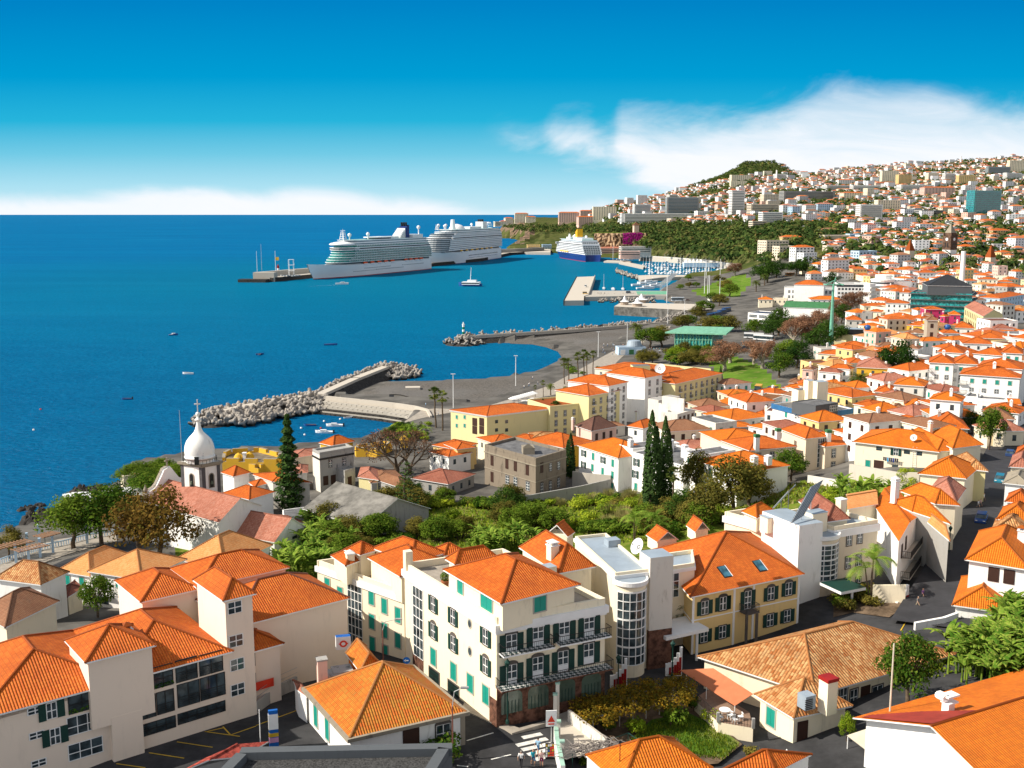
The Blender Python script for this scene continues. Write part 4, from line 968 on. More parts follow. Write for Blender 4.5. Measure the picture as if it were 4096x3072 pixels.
def wallseg(name,label,pts,z0,z1,m,th=.35,cat='wall',top=None,round_=None,group=None):
 """freestanding wall along world points"""
 t=thing(name,label,cat,(pts[0][0],pts[0][1],z0 if not callable(z0)else z0(*pts[0][:2])),group);mb=MB()
 for a,b in zip(pts[:-1],pts[1:]):
  a,b=Vc((a[0],a[1],0)),Vc((b[0],b[1],0));d=(b-a).normalized();n=Vc((-d.y,d.x,0));za=min(ground(a.x,a.y),ground(b.x,b.y))if z0=='g' else z0
  mb.box((a.x,a.y,za-.5),d*(b-a).length,n*th,z1-za+.5 if z0!='g' else z1+.5+abs(ground(a.x,a.y)-ground(b.x,b.y)),m,top)
 part(mb,'masonry',t);return t
def wallg(name,label,specs,h,m,th=.35,top=None,cat='wall',group=None):
 pts=[hit(s)for s in specs];t=thing(name,label,cat,tuple(pts[0]),group);mb=MB()
 for a,b in zip(pts[:-1],pts[1:]):
  d=Vc((b.x-a.x,b.y-a.y,0)).normalized();n=Vc((-d.y,d.x,0))*th;lo=Vc((0,0,-.8));hi=Vc((0,0,h))
  A=[a+lo,b+lo,b+hi,a+hi];B=[p+n for p in A]
  mb.poly(A,m);mb.poly(B[::-1],m);mb.poly([A[3],A[2],B[2],B[3]],top or m);mb.poly([A[0],A[3],B[3],B[0]],m);mb.poly([A[1],B[1],B[2],A[2]],m)
 part(mb,'masonry',t);return t
wallg('retaining_wall','tall concrete retaining wall with round drain holes below the long cream house',[('D',695,905),('D',1100,990),('D',1300,1000)],3.6,CONL,.5)
wallg('garden_wall','weathered low stone wall left of the concrete retaining wall',[('D',340,930),('D',500,960),('D',695,990)],1.8,WHW)
fw=[hit(('F',x,y))for x,y in((480,1655),(1130,1470),(1860,1290),(2113,1215))]+[hit(('G',x,y))for x,y in((200,1065),(345,1010))]
wz=lambda s,h:None
t=thing('parking_wall','dark concrete wall between the apartment building and the parking lot','wall',tuple(fw[0]));mb=MB()
for a,b in zip(fw[:-1],fw[1:]):
 d=(b-a);d.z=0;d.normalize();n=Vc((-d.y,d.x,0))*.3;mb.box((a.x,a.y,23),Vc((b.x-a.x,b.y-a.y,0)),n,5.3,CEM)
part(mb,'masonry',t);mb=MB()
for a,b in zip(fw[:-1],fw[1:]):
 k=max(1,int((b-a).length/3));
 for i in rng(k):p=a.lerp(b,i/k);mb.cb((p.x,p.y,28.3),.05,.05,1.2,GYM)
 for zz in(28.8,29.4):mb.tube((a.x,a.y,zz),(b.x,b.y,zz),.02,.02,GYM,4)
part(mb,'fence',t)
# houses at the left above the promenade
s_('pale house with old brown mottled hipped roof at the left edge above the promenade',('Y',400,625),('Y',640,515),('Y',-20,570),6.5,2.4,T3,WH,ov=.5)
b=OCC[-1];lh=[o for o in COL.objects if o.get('label','').startswith('pale house with old')][0]
b=s_('house with old red-brown tile roof at the far left bottom',('Y',60,1035),('Y',545,800),('Y',-200,900),5.0,2.4,T4,CR,ov=.5)
bl=Bld('blue_grey_house','narrow house with stone-framed windows and dark shutters under the old brown roof','house',('Y',420,640),('Y',640,540),('Y',300,600),ze=ground(*P(('Y',420,640),20)[:2])+6.3,wall=LBL).done().flat(T4,0)
bl.winp(0,'sh',[('Y',598,650),('Y',608,840)],1.1,1.9);bl.winp(0,'dk',[('Y',480,720)],1.1,2.0,.6);bl.winp(0,'dk',[('Y',500,900)],1.1,1.9,.6)
b=s_('white house with light orange hipped roof, green shutters and small balcony',('Y',890,500),('Y',1385,580),10.5,6.2,2.8,T8,WHW if False else WH,ov=.4,axis=None)
b.winp(0,'brn',[('Y',1002,615)],1.1,2.2,name='balcony_door');b.winp(0,'cl',[('Y',1165,620)],1.0,1.6);b.winp(0,'brn',[('Y',1345,640)],1.0,1.8);b.balcony(0,.15,.42,b.ze-3.6,.8)
b.winp(0,'pl',[('Y',1012,790)],2.4,1.2)
b=s_('white house with light orange roof left of the balcony house',('Y',585,495),('Y',885,545),10.5,5.6,2.6,T8,WH);b.winp(0,'cl',[('Y',806,610),('Y',668,590)],1.0,1.6)
s_('low outhouse with red tile roof beside the two rounded garden trees',('Y',670,745),('Y',800,665),('Y',600,680),3.2,.7,T9,CR)
b=s_('white house with pale orange hipped roof and roof window below the church',('Y',1745,385),('Y',2200,460),13,5.6,3.6,T8,WH)
b=s_('low orange hipped roof with dormer in front of the church annex',('U',60,1590),('U',480,1640),('U',20,1400),5.4,1.6,T8,WH)
# church
zc=18.6;cA,cB=P(('A',1262,1090),zc),P(('A',1890,1268),zc);cC=P(('U',512,1050),zc)
ch=Bld('church','white church nave with faded red roof and curved baroque gable','church',tuple(cA[:2]),tuple(cB[:2]),tuple((cA+cC-cB)[:2]),ze=zc,wall=WH,zg=8)
ch.gable(3.2,T5,0,.25).done()
a,u,n,L=ch.face(3);mb=MB();up=Vc((0,0,1));N=24;pr=[]
for i in rng(N+1):
 t_=i/N;d_=abs(t_-.5)*2
 z=5.9-1.4*d_ if d_<.18 else 5.6-4.9*((d_-.18)/.82)**.75*(1-.12*sn(d_*9))
 pr.append((t_,max(z,.4)))
for m_,o0,o1,dz in((STN,.75,.25,.35),(WH,.25,-.25,0.0)):
 f0=[a+u*(L*t_)+n*o0+up*(z+dz)for t_,z in pr];f1=[p+n*(o1-o0)for p in f0]
 for i in rng(N):mb.poly([f0[i],f1[i],f1[i+1],f0[i+1]],STN if m_ is STN else m_)
 mb.poly([a+n*o0-up*8]+f0+[a+u*L+n*o0-up*8],m_);mb.poly(([a+n*o1-up*8]+f1+[a+u*L+n*o1-up*8])[::-1],WH)
part(mb,'baroque_gable',ch.root)
c=a+u*(L*.5)+up*6.2;mb=MB();mb.cb(c,.3,.3,2.0,STN);mb.cb(c+up*1.2,1.2,.3,.3,STN,math.atan2(u.y,u.x));part(mb,'cross',ch.root)
mb=MB();c=a+u*(L-.3)+n*.3;mb.cb(c,1.0,1.0,1.2,STN);mb.lathe(c+up*1.2,[(.7,0),(.7,.3),(.3,.5),(.5,1.2),(.15,1.9),(0,2.6)],STN,8);part(mb,'pinnacle',ch.root)
zt=27.0
tA,tB,tD=P(('A',1742,770),zt),P(('A',1896,742),zt),P(('A',1560,748),zt)
bt=Bld('bell_tower','white square bell tower with dark stone corners and onion-shaped white dome with cross','bell tower',tuple(tA[:2]),tuple(tB[:2]),tuple(tD[:2]),ze=zt,wall=WH,zg=8).done()
bt.band(26.5,27.02,STN,.45);bt.band(26.2,26.5,STN,.2)
for f in(0,3,1):
 a,u,n,L=bt.face(f);mb=MB()
 for k0 in(0,L-.75):mb.box(Vc((a.x,a.y,8))+u*k0,u*.75,n*.08,18.2,plain('dark_basalt',(.10,.095,.10),.9))
 part(mb,'corner_stones',bt.root)
 c=a+u*(L*.5);mb=MB();z0=zt-5.6
 for w_,h_,o,m in((.7,3.2,.09,STN),(.45,2.9,.12,BLK)):
  pts=[(-w_,0),(w_,0)]+[(w_*cs(t_*PI/8),h_-w_+w_*1.2*sn(t_*PI/8))for t_ in rng(9)]
  mb.poly([c+u*x+n*o+up*(z0-c.z+z+(.15 if m is BLK else 0))for x,z in pts],m)
 o_=part(mb,'belfry_opening',bt.root);mb=MB();q=c+n*.16+up*(z0+.9-c.z);mb.lathe(q,[(.38,0),(.3,.25),(.2,.55),(.08,.7),(0,.72)],plain('bronze',(.10,.12,.08),.5,.5,.1,1,.4),10);part(mb,'bell',o_)
cc=(bt.A+bt.C)/2;mb=MB()
mb.lathe((cc.x,cc.y,zt),[(2.95,0),(3.0,1.0),(3.25,1.05),(3.25,1.25),(3.05,1.3),(3.15,2.0),(3.15,2.8),(3.0,3.7),(2.65,4.6),(2.1,5.35),(1.5,5.95),(1.0,6.5),(.68,7.2),(.48,8.0),(.38,8.6),(.36,9.0),(.72,9.1),(.72,9.3),(.3,9.5),(.26,10.0),(.46,10.3),(.42,10.7),(.15,10.9)],WH,28)
part(mb,'dome',bt.root,True)
mb=MB();mb.cb((cc.x,cc.y,zt+10.8),.22,.22,2.8,WH,.3);mb.cb((cc.x,cc.y,zt+12.5),1.3,.2,.24,WH,.3);part(mb,'cross',bt.root)
mb=MB()
for i in rng(28):
 t_=2*PI*i/28;q=Vc((cc.x+3.55*cs(t_),cc.y+3.55*sn(t_),zt));mb.cb(q,.06,.06,.9,BLK)
mb.lathe((cc.x,cc.y,zt),[(3.52,.85),(3.6,.85),(3.6,.92),(3.52,.92),(3.52,.85)],BLK,28);part(mb,'dome_railing',bt.root)
mb=MB();q=cc+Vc((.25,-3.08,0));mb.box((q.x-.45,q.y-.25,zt),(.9,0,0),(0,.3,0),1.7,BLK);part(mb,'dome_door',bt.root)
mb=MB()
for i in rng(14):t_=i/14;q=Vc((cc.x+1.6-.6*t_,cc.y-2.9+1.9*t_**1.6,zt+1.3+4.6*t_));mb.cb(q,.5,.06,.06,GYM)
part(mb,'dome_ladder',bt.root)
q=P(('A',1542,770),27.0);t=thing('flagpole','tall thin pole standing left of the bell tower','pole',(q.x-3,q.y+12,6));mb=MB();mb.tube((q.x-3,q.y+12,6),(q.x-3.1,q.y+12,36.5),.13,.05,GYM,6);part(mb,'shaft',t)
zs=14.6;cA,cB,cC=P(('U',98,1348),zs),P(('U',655,1452),zs),P(('U',1030,1310),zs)
s3=Bld('church_annex','white church annex with faded red gabled roof beside the banana plants','church annex',tuple(cA[:2]),tuple(cB[:2]),tuple((cA+cC-cB)[:2]),ze=zs,wall=WH,zg=8).gable(3.6,T5,0,.25).done()
s3.winp(1,'pl',[('U',880,1400)],1.4,.6)
q=P(('A',900,1040),8);
for sp,w_,lb in((('A',905,1030),20,'large white sun canopy on the sea terrace'),(('A',960,1070),16,'second white sun canopy nearer the trees')):
 q=P(sp,8.5);t=thing('sun_canopy',lb,'canopy',(q.x,q.y,4),'white canopies on the sea terrace');mb=MB();y=.42
 for k in rng(8):
  e=Vc((cs(y),sn(y),0));p=q+e*((k-4)*w_/8)+Vc((0,0,.25*sn(k*1.3)));f_=Vc((-e.y,e.x,0))*4.5;p2=p+e*w_/8+Vc((0,0,.25*sn((k+1)*1.3)-.25*sn(k*1.3)));mb.poly([p,p2,p2+f_,p+f_],WPT);mb.poly([p+f_,p2+f_,p2-up*.06,p-up*.06],WPT)
 part(mb,'canvas',t);mb=MB()
 for k in(-1,1):p=q+e*k*w_*.45;mb.tube((p.x,p.y,3),p,.07,.07,GYM,6)
 part(mb,'poles',t)
s_('small cream kiosk with terracotta roof on the sea wall',('A',1065,880),('A',1215,860),('A',1040,865),4,.2,AWN,CR,roof='flat')
# ruin tower house, fort, old quarter
b=Bld('derelict_tower_house','derelict stained grey tower house with broken parapet beside the fort','house',('U',1158,492),('U',1532,428),('U',1078,450),ze=17.2,wall=CEM).done().flat(CEM,.5,.4)
a,u,n,L=b.face(3);mb=MB();mb.box(Vc((a.x,a.y,b.zb)),u*L,n*.05,17-b.zb,WHW);part(mb,'sunlit_face_tint',b.root)  # paler skin on the sunward face, sunlight put into its colour
b.band(15.6,16.1,BLK,.15);b.winp(0,'sh',[('U',1277,590),('U',1428,570)],1.0,2.0);b.winp(0,'brn',[('U',1225,780),('U',1308,768),('U',1380,765)],1.4,2.4)
b_=Bld('porch_wall','','',('U',1435,690),('U',1550,655),('U',1330,655),ze=12.2,wall=CEM,on=b).done().flat(CEM,.5,.3);b_.winp(0,'brn',[('U',1490,790)],1.4,2.6)
s_('grey sheet-roofed shed with pine shadows beside the banana plants',('U',990,1085),('U',1645,1285),19.0,5,4.2,plain('grey_fibre_sheet',(.22,.21,.19),.9,.1,.25,.25,bump=.5),CEM,roof='gable')
for a_ in[('white house with small orange pyramid roof behind the bell tower',('U',208,730),('U',375,690),('U',85,690),8,1.8,T1,WH),('orange roofed house with stone chimney in front of the church tower',('U',380,985),('U',640,905),('U',95,920),5.5,1.8,T1,WH),('long orange roof between the fort and the tall conifer',('U',640,790),('U',1045,800),('U',420,710),7,1.6,T1,WHW),('orange lean-to roof left of the tall conifer',('U',450,845),('U',620,795),('U',385,800),6,.8,T1,WH),('low roof of faded tiles beneath the derelict tower house',('U',885,700),('U',1015,690),('U',890,620),5,.8,T5,WHW),('house with dark flat roof and small red roof near the conifer foot',('U',760,1215),('U',1235,1150),('U',745,1110),3.5,.1,FLAT,WH),('small tiled roofs between annex and flat roof',('U',720,1215),('U',1000,1250),('U',560,1170),3.0,.9,T5,WH),('orange hipped roof below the bare tree',('U',1590,740),('U',1800,770),('U',1620,640),5,1.4,T5,LYE),('low brown roof with blue skylight beside the derelict tower house',('U',1760,760),('U',2070,860),('U',1850,690),4.5,1.4,T4,CEM),('collapsed old tile roof with tarpaulin by the seafront',('U',860,530),('U',1130,490),('U',850,460),5,1.2,T5,WHW)]:
 s_(*a_[:4],a_[4],a_[5],a_[6],a_[7],roof='flat' if a_[6]is FLAT else 'hip')
b=s_('yellow building with orange pyramid roof above the small cove',('U',1310,395),('U',1525,345),('U',1165,362),9.5,2.0,T1,SYE)
b=s_('white block carrying the yellow pyramid-roofed storey above the cove',('U',1300,425),('U',1530,390),('U',1160,395),7.5,.2,FLAT,WH,roof='flat')
fort=thing('fort','yellow seaside fort with crenellated walls and terraces','fort',tuple(P(('U',400,600),3)))
def fortpart(pts,z,mer=1.0,pitch=5.0):
 w_=[P(('U',a,b),z)for a,b in pts];mb=MB();mb.prism([(p.x,p.y)for p in w_],0,z,SYE,plain('fort_paving',(.20,.165,.12),.9,.1,.2,.5));part(mb,'rampart',fort)
 mb=MB();n=len(w_)
 ar=sum(w_[i].x*w_[(i+1)%n].y-w_[(i+1)%n].x*w_[i].y for i in rng(n))
 for i in rng(n):
  a,b=w_[i],w_[(i+1)%n];d_=(b-a);L=d_.length;d_=d_/L;nn=Vc((-d_.y,d_.x,0))*(1 if ar>0 else-1)
  mb.box(a+up*.01,d_*L,nn*.9,.5,SYE,STN);k=max(1,int(L/pitch))
  for j in rng(k):mb.box(a+d_*(L*(j+.12)/k)+up*.51,d_*(L/k*.66),nn*.9,mer,SYE,STN)
 part(mb,'battlements',fort)
fortpart([(85,520),(165,478),(420,465),(500,462),(735,520),(735,560),(700,600),(80,590)],8)
fortpart([(85,640),(300,640),(480,665),(720,620),(690,590),(90,600)],6.5)
fortpart([(1545,440),(1700,405),(1870,385),(1960,400),(1790,480),(1700,470),(1560,470)],7)
for sp in(('U',890,570),('U',385,555),('U',2092,360),('U',262,565)):
 q=P(sp,8);mb=MB();mb.lathe((q.x,q.y,6.5),[(1.3,0),(1.3,2.4),(1.5,2.5),(1.3,2.8),(.9,3.5),(.3,3.9),(0,4.1)],SYE,12);part(mb,'turret',fort)
q=P(('U',328,530),9);mb=MB();mb.cb((q.x,q.y,8),.9,.9,2.4,WH);mb.cb((q.x,q.y,10.4),1.2,1.2,.25,WH);part(mb,'chimney',fort)
# breakwaters with tetrapods
def tetra():
 mb=MB();ds_=[Vc((0,0,1))]+[Vc((cs(a)*.943,sn(a)*.943,-.333))for a in(0,2.094,4.189)]
 for d_ in ds_:mb.tube(d_*-.15,d_*1.9,.92,.58,TETM,8);mb.tube(d_*1.9,d_*2.05,.58,.4,TETM,8)
 return mb.mesh('tetrapod')
def tetm():
 m,t=newmat('tetrapod_concrete');geo=t.n('ShaderNodeNewGeometry').outputs['Position'];z=t.n('ShaderNodeSeparateXYZ',{0:geo}).outputs[2]
 oi=t.n('ShaderNodeObjectInfo').outputs['Random'];f=t.noise(geo,.5,5,.7)
 c=t.mix(t.sstep(f,.3,.7),(.26,.23,.20),(.44,.40,.35));c=t.mix(t.m(MU_,oi,.45),c,(.20,.19,.18))
 c=t.mix(t.sstep(t.m(AD_,z,t.m(MU_,f,1.2)),2.6,1.2),c,(.025,.024,.02));principled(t,c,.9,.15);return m
TETM=tetm();TET=tetra();tets=[]
def tet(x,y,z,s=1.0):tets.append((x,y,z,s))
def mound(axis,hw,topz,near,far,endcap,dens,s=1.0,top=CONL,wname='breakwater',label='',wallz=0.0):
 """axis: world points; rubble core, walkway and tetrapods on the chosen sides (left of travel = far)"""
 t=thing(wname,label,'breakwater',(axis[0].x,axis[0].y,0));mb=MB();wm=MB()
 for a,b in zip(axis[:-1],axis[1:]):
  d_=Vc((b.x-a.x,b.y-a.y,0));L=d_.length;d_/=L;n=Vc((-d_.y,d_.x,0))
  sec=[(-hw-6,-2),(-hw,topz-1.2),(hw,topz-1.2),(hw+6,-2)]
  for(o1,z1_),(o2,z2_)in zip(sec[:-1],sec[1:]):
   A,B=Vc((a.x,a.y,z1_))+n*o1,Vc((b.x,b.y,z1_))+n*o1;C,D=Vc((b.x,b.y,z2_))+n*o2,Vc((a.x,a.y,z2_))+n*o2
   mb.poly([A,D,C,B][::-1],ROCKD)
  wm.box(Vc((a.x,a.y,topz-1.6))-n*hw*.9-d_*.5,d_*(L+1),n*hw*1.5,1.6,top)
  if wallz:wm.box(Vc((a.x,a.y,topz))+n*hw*.3,d_*L,n*.8,wallz,top)
  for sd_,on in((1,far),(-1,near)):
   if not on:continue
   k=int(L*dens*on)
   for _ in rng(k):
    o=Q0();q=Vc((a.x,a.y,0))+d_*(Q0()*L)+n*sd_*(hw*.9+o*8*s+.8);tet(q.x,q.y,topz-.6-o*(topz+.6)*.95+Q0()*.8*s+(2.2*(1-o)if wallz else 0),s)
 if endcap:
  e=axis[-1];
  for _ in rng(endcap[0]):
   an,r=Q0()*2*PI,endcap[1]*math.sqrt(Q0());tet(e.x+r*cs(an),e.y+r*.8*sn(an),max(.0,(topz+.3)*(1-(r/endcap[1])**2))+Q0()*.5,s)
  mb.lathe((e.x,e.y,-2),[(endcap[1]+2,0),(endcap[1]*.5,topz),(0,topz+.6)],ROCKD,14)
 part(mb,'rubble_core',t);part(wm,'walkway',t);return t
ROCKD=plain('dark_rubble',(.06,.055,.05),.95,.1,.3,1)
ax1=[P(('_',850,1650),4.6),P(('_',1040,1612),4.6),P(('_',1275,1576),4.6)]
mound(ax1[::-1],2.6,4.8,2.4,0,(40,8),1.0,1.0,label='near breakwater arm of tetrapods with a concrete walkway');
for a,b in zip(ax1[:-1],ax1[1:]):
 d_=(b-a);d_.z=0;L=d_.length;d_/=L;n=Vc((d_.y,-d_.x,0))
 for _ in rng(int(L*2.6)):
  o=Q0();q=a+d_*(L*Q0())+n*(3+o*13);tet(q.x,q.y,4.9-o*4.6+Q0()*.8,1.0)
mound([P(('_',1275,1576),5),P(('_',1420,1512),5),P(('_',1548,1462),5)],2.6,5.2,0,1.5,(34,9),.9,1.0,label='breakwater walkway running out beside the pebble beach',wallz=0)
e=P(('_',1600,1480),1)
for _ in rng(75):
 a_=Q0()*2*PI;r=math.sqrt(Q0());q=P(('_',1590+95*r*cs(a_),1486+24*r*sn(a_)),1.5);tet(q.x,q.y,2.8*(1-r*.8)+Q0()*.8)
mound([P(('_',2770,1250),4),P(('_',2660,1292),4),P(('_',2300,1322),4),P(('_',1930,1345),4),P(('_',1850,1352),4)],1.8,4.2,1.1,0,(46,13),1.0,.85,label='long second breakwater bordering the far beach with a green and white beacon',wallz=.9)
q=P(('J',2060,1180),4);t=thing('harbour_beacon','green and white striped beacon at the breakwater tip','beacon',(q.x,q.y,4));GB=plain('beacon_green',(.01,.2,.10),.5)
mb=MB();mb.lathe((q.x,q.y,4),[(1.0,0),(1.0,.5),(.75,.5),(.75,7.5),(1.0,7.6),(1.0,7.8),(.4,7.8),(.4,8.8),(0,9.2)],WPT,12);part(mb,'tower',t)
for z in(1.6,4.6):mb=MB();mb.lathe((q.x,q.y,4+z),[(.77,0),(.77,1.5)],GB,12);part(mb,'green_band',t)
pv=[('B',600,182),('B',900,212),('B',1200,243),('B',1370,268),('B',1470,295),('B',1500,350)]
wp_=[P(s,5.6)for s in pv];t=thing('sea_wall','pale curved sea wall with stepped concrete blocks around the boat cove','sea wall',(wp_[0].x,wp_[0].y,0));mb=MB();st_=MB()
for a,b in zip(wp_[:-1],wp_[1:]):
 d_=(b-a);d_.z=0;L=d_.length;d_/=L;n=Vc((d_.y,-d_.x,0));mb.box((a.x,a.y,-1),d_*(L+.3),-n*.9,6.6,CONL)
 for k in rng(4):
  z=3.6-k*1.05;o=.2+k*2.5;m_=int(L/2.2)
  mb.box(Vc((a.x,a.y,-1))+n*o,d_*(L+.5),n*2.5,z+1-.5,CON)
  for j in rng(m_):st_.box(Vc((a.x,a.y,z-.5))+d_*(j*L/m_+.12)+n*(o+.25),d_*(L/m_-.3),n*2.1,.55,CON if k<2 else ROCKD)
part(mb,'wall',t);part(st_,'stepped_blocks',t)
tag(sht('promenade',[P(('_',a,b),4.6)[:2]for a,b in((1560,1740),(1600,1700),(1690,1640),(1740,1635),(1900,1640),(2060,1592),(2200,1542),(2330,1472),(2420,1422),(2520,1372),(2640,1312),(2700,1300),(2720,1330),(2560,1420),(2400,1500),(2250,1590),(2050,1680),(1850,1720),(1700,1760))],PAVE,z=4.75),kind='structure')
mb=MB();q=P(('B',1355,160),1.0);mb.cb((q.x,q.y,1),6.5,4.5,3.0,CONL,.1);o=mb.obj('concrete_block');tag(o,'square concrete block standing alone on the pebble beach','concrete block')
for s,lb in((('B',1705,285),'tall pale lamp post on the beach promenade near the twin palms'),(('K',300,1650),'lamp post on the promenade left of the palm group'),(('K',1012,1400),'lamp post at the beach edge left of the grey kiosk'),(('K',1262,1300),'lamp post at the beach edge right of the grey kiosk'),(('K',1612,1110),'lamp post at the root of the second breakwater'),(('K',1757,1060),'lamp post beside the rock slope near the cruise quay')):
 q=P(s,4.7);t=thing('lamp_post',lb,'lamp post',tuple(q),'lamp posts along the seafront');mb=MB();mb.tube(q,q+up*13.5,.18,.11,WPT,6);part(mb,'pole',t);mb=MB();mb.cb(q+up*13.4,1.8,.35,.22,WPT);part(mb,'lamp_head',t)
for(x,y,r,h),lb in zip((('A',700,1065),('A',380,1290),('A',400,1340),('A',245,1155),('A',345,1130),('A',200,1400),('A',640,1120),('A',860,1000))and((700,1070,5.5,4),(375,1290,6.5,4.5),(400,1350,4.5,3),(245,1160,3,1.2),(345,1132,2,.9),(200,1400,2.6,1.8),(640,1130,4,2.6),(860,1000,4,2)),('black rock cluster by the sea terrace','largest black rock cluster off the promenade','lower black rock of the largest cluster','low brown reef rock with foam','smallest reef rock to the right of the brown one','isolated black rock ringed with foam','rock at the foot of the white canopies','far rock behind the white canopies')):
 q=P(('A',x,y),0);mb=MB()
 for _ in rng(int(5+r*1.5)):
  a_=Q0()*6.28;rr=r*.7*math.sqrt(Q0());s_r=r*(.25+.25*Q0());c=Vc((q.x+rr*cs(a_),q.y+rr*sn(a_)*.7,-.6));n_=8
  rings=[]
  for(f_,z)in((1.0,0),(.95,.45),(.62,.8),(.2,1.0)):
   rings.append([c+Vc((s_r*f_*cs(2*PI*i/n_)*(.75+.5*Q0()),s_r*f_*sn(2*PI*i/n_)*(.75+.5*Q0()),(h*(.5+.5*(1-rr/r))+.6)*z*(.85+.3*Q0())))for i in rng(n_)])
  for k in rng(3):
   for i in rng(n_):j=(i+1)%n_;mb.poly([rings[k][i],rings[k][j],rings[k+1][j],rings[k+1][i]],BROCK if False else ROCKD)
  mb.poly(rings[3],ROCKD)
 o=mb.obj('sea_rock');tag(o,lb,'rock')
def foam():
 m,t=newmat('sea_foam');co=t.n(TC_).outputs[3];f=t.noise(co,.9,8,.75,1.5);uv=t.n(TC_).outputs['UV']
 s=t.n('ShaderNodeSeparateXYZ',{0:uv});e=t.m(MU_,s.outputs[0],1.0);a=t.sstep(t.m(AD_,f,t.m(MU_,e,-.35)),.42,.6)
 b1=t.n('ShaderNodeBsdfPrincipled',{'Base Color':(.75,.8,.82,1),'Roughness':.7});b2=t.n('ShaderNodeBsdfTransparent');mx=t.n('ShaderNodeMixShader',{0:a,1:b2.outputs[0],2:b1.outputs[0]});t.t.links.new(mx.outputs[0],t.n('ShaderNodeOutputMaterial').inputs[0]);return m
FOAM=foam();mb=MB()
for x,y,r in((705,1075,8),(375,1320,9),(245,1165,5),(345,1135,4),(200,1400,7),(150,1390,4),(640,1140,6)):
 q=P(('A',x,y),.06)
 for i in rng(20):
  a0_,a1_=2*PI*i/20,2*PI*(i+1)/20;A=q+Vc((cs(a0_)*r,sn(a0_)*r*.8,0));B=q+Vc((cs(a1_)*r,sn(a1_)*r*.8,0));mb.poly([q,A,B],FOAM,[(0,0),(1,0),(1,0)])
w0_,w1_=P(('J',975,733),.06),P(('J',-300,800),.06);N=40;d_=(w1_-w0_);L=d_.length;d_/=L;n=Vc((-d_.y,d_.x,0))
for i in rng(N):
 t0,t1=i/N,(i+1)/N;wa,wb=.8+6*t0,.8+6*t1;p,q=w0_+d_*L*t0,w0_+d_*L*t1;e0,e1=.1+t0*1.2,.1+t1*1.2;mb.poly([p-n*wa,q-n*wb,q+n*wb,p+n*wa],FOAM,[(e0,0),(e1,0),(e1,1),(e0,1)])
tag(mb.obj('sea_foam'),kind='stuff')
# harbour piers
def quay(name,label,pts,z,m=CON,top=None,z0=-3,cat='quay'):
 w_=[P(s,z)for s in pts];t=thing(name,label,cat,(w_[0].x,w_[0].y,z));mb=MB();mb.prism([(p.x,p.y)for p in w_],z0,z,m,top or CONL);part(mb,'quay_body',t)
 return t,w_
K=lambda*a:[('K',*q)for q in a]
t,w_=quay('long_pier','broad bare concrete pier pointing into the harbour with bollards',K((830,708),(988,702),(935,858),(890,872),(888,910),(722,912)),4.5)
mb=MB();a,b=w_[0],w_[5];
for i in rng(26):p=a.lerp(b,i/25);mb.cb((p.x-.6,p.y,-2),.9,.9,7.2,ROCKD)
a,b=w_[1],w_[2];mb.box((b.x-1,b.y,4.5),(a-b),(.8,0,0),1.4,CON);part(mb,'fenders',t)
quay('quay_road','quay road linking the long pier to the town',K((938,826),(1560,828),(1660,835),(1660,868),(1500,866),(900,880)),4.0,CON,CON)
quay('quay','green surfaced deck of the quay beside the catamarans',K((1340,832),(1640,830),(1660,858),(1350,860)),4.25,CON,plain('green_deck_paint',(.14,.38,.24),.8),3.5)
quay('quay','high dark stone quay with white marquees on top',K((1150,962),(1205,930),(1560,935),(2010,945),(1990,985),(1800,995),(1600,985)),7.0,plain('wet_stone',(.17,.155,.135),.9,.1,.3,.3),CONL)
quay('marina_mole','low marina mole dividing the yacht basin from the cove',K((1352,695),(1480,690),(2220,690),(2220,704),(1720,706),(1560,712),(1382,735)),4.0,CON)
quay('floating_pier','grey finger pier beside the blue cruise ship',K((1190,583),(1240,575),(1420,610),(1400,628)),2.5,CON)
quay('mooring_platform','low mooring platform astern of the blue cruise ship',K((1060,572),(1090,563),(1300,570),(1290,580)),2.5,CON)
quay('quay','paved harbour front with fishing boats moored along it',K((205,488),(240,470),(420,462),(600,468),(600,495),(400,492)),5,CON)
ml=[Vc((-308,1262,0)),Vc((-184,1540,0)),Vc((-75,1812,0)),Vc((-28,2080,0)),Vc((60,2200,0))]
t=thing('harbour_mole','long harbour mole with parapet wall behind the moored cruise ships','mole',(-308,1262,6));mb=MB();pm=MB()
for a,b in zip(ml[:-1],ml[1:]):
 d_=(b-a);L=d_.length;d_/=L;n=Vc((d_.y,-d_.x,0));mb.box(a-up*3,d_*(L+4),n*26,8.0,ROCKD,CON);pm.box(a+up*5.02,d_*(L+4),n*6,6,CON)
part(mb,'mole_body',t);part(pm,'parapet',t)
for o,sx,sy,z0,z1 in((Vc((2,-14,0)),34,14,-3,3.5),(Vc((13,-2,0)),26,12,-3,11.0)):mb=MB();mb.cb(ml[0]+o+up*z0,sx,sy,z1-z0,ROCKD if z1<4 else CON,-.12);part(mb,'mole_head',t)
for x,y,h,r,m,nm,lb in((278,620,26,.3,WPT,'light_mast','thin white mast at the end of the mole'),(318,610,34,.3,GYM,'light_mast','tallest thin mast at the end of the mole'),(438,620,26,.35,WPT,'flag_mast','white mast with a yellow flag on the mole head')):
 q=P(('J',x,y),8);t=thing(nm,lb,'mast',tuple(q));mb=MB();mb.tube(q,q+up*h,r,r*.6,m,6);part(mb,'pole',t)
mb=MB();mb.box(q+up*(h*.55),(4.5,0,0),(0,.1,0),4.0,SYE);part(mb,'flag',t)
q=P(('J',460,635),6);t=thing('mole_lighthouse','small red and white banded light tower on the mole head','beacon',tuple(q))
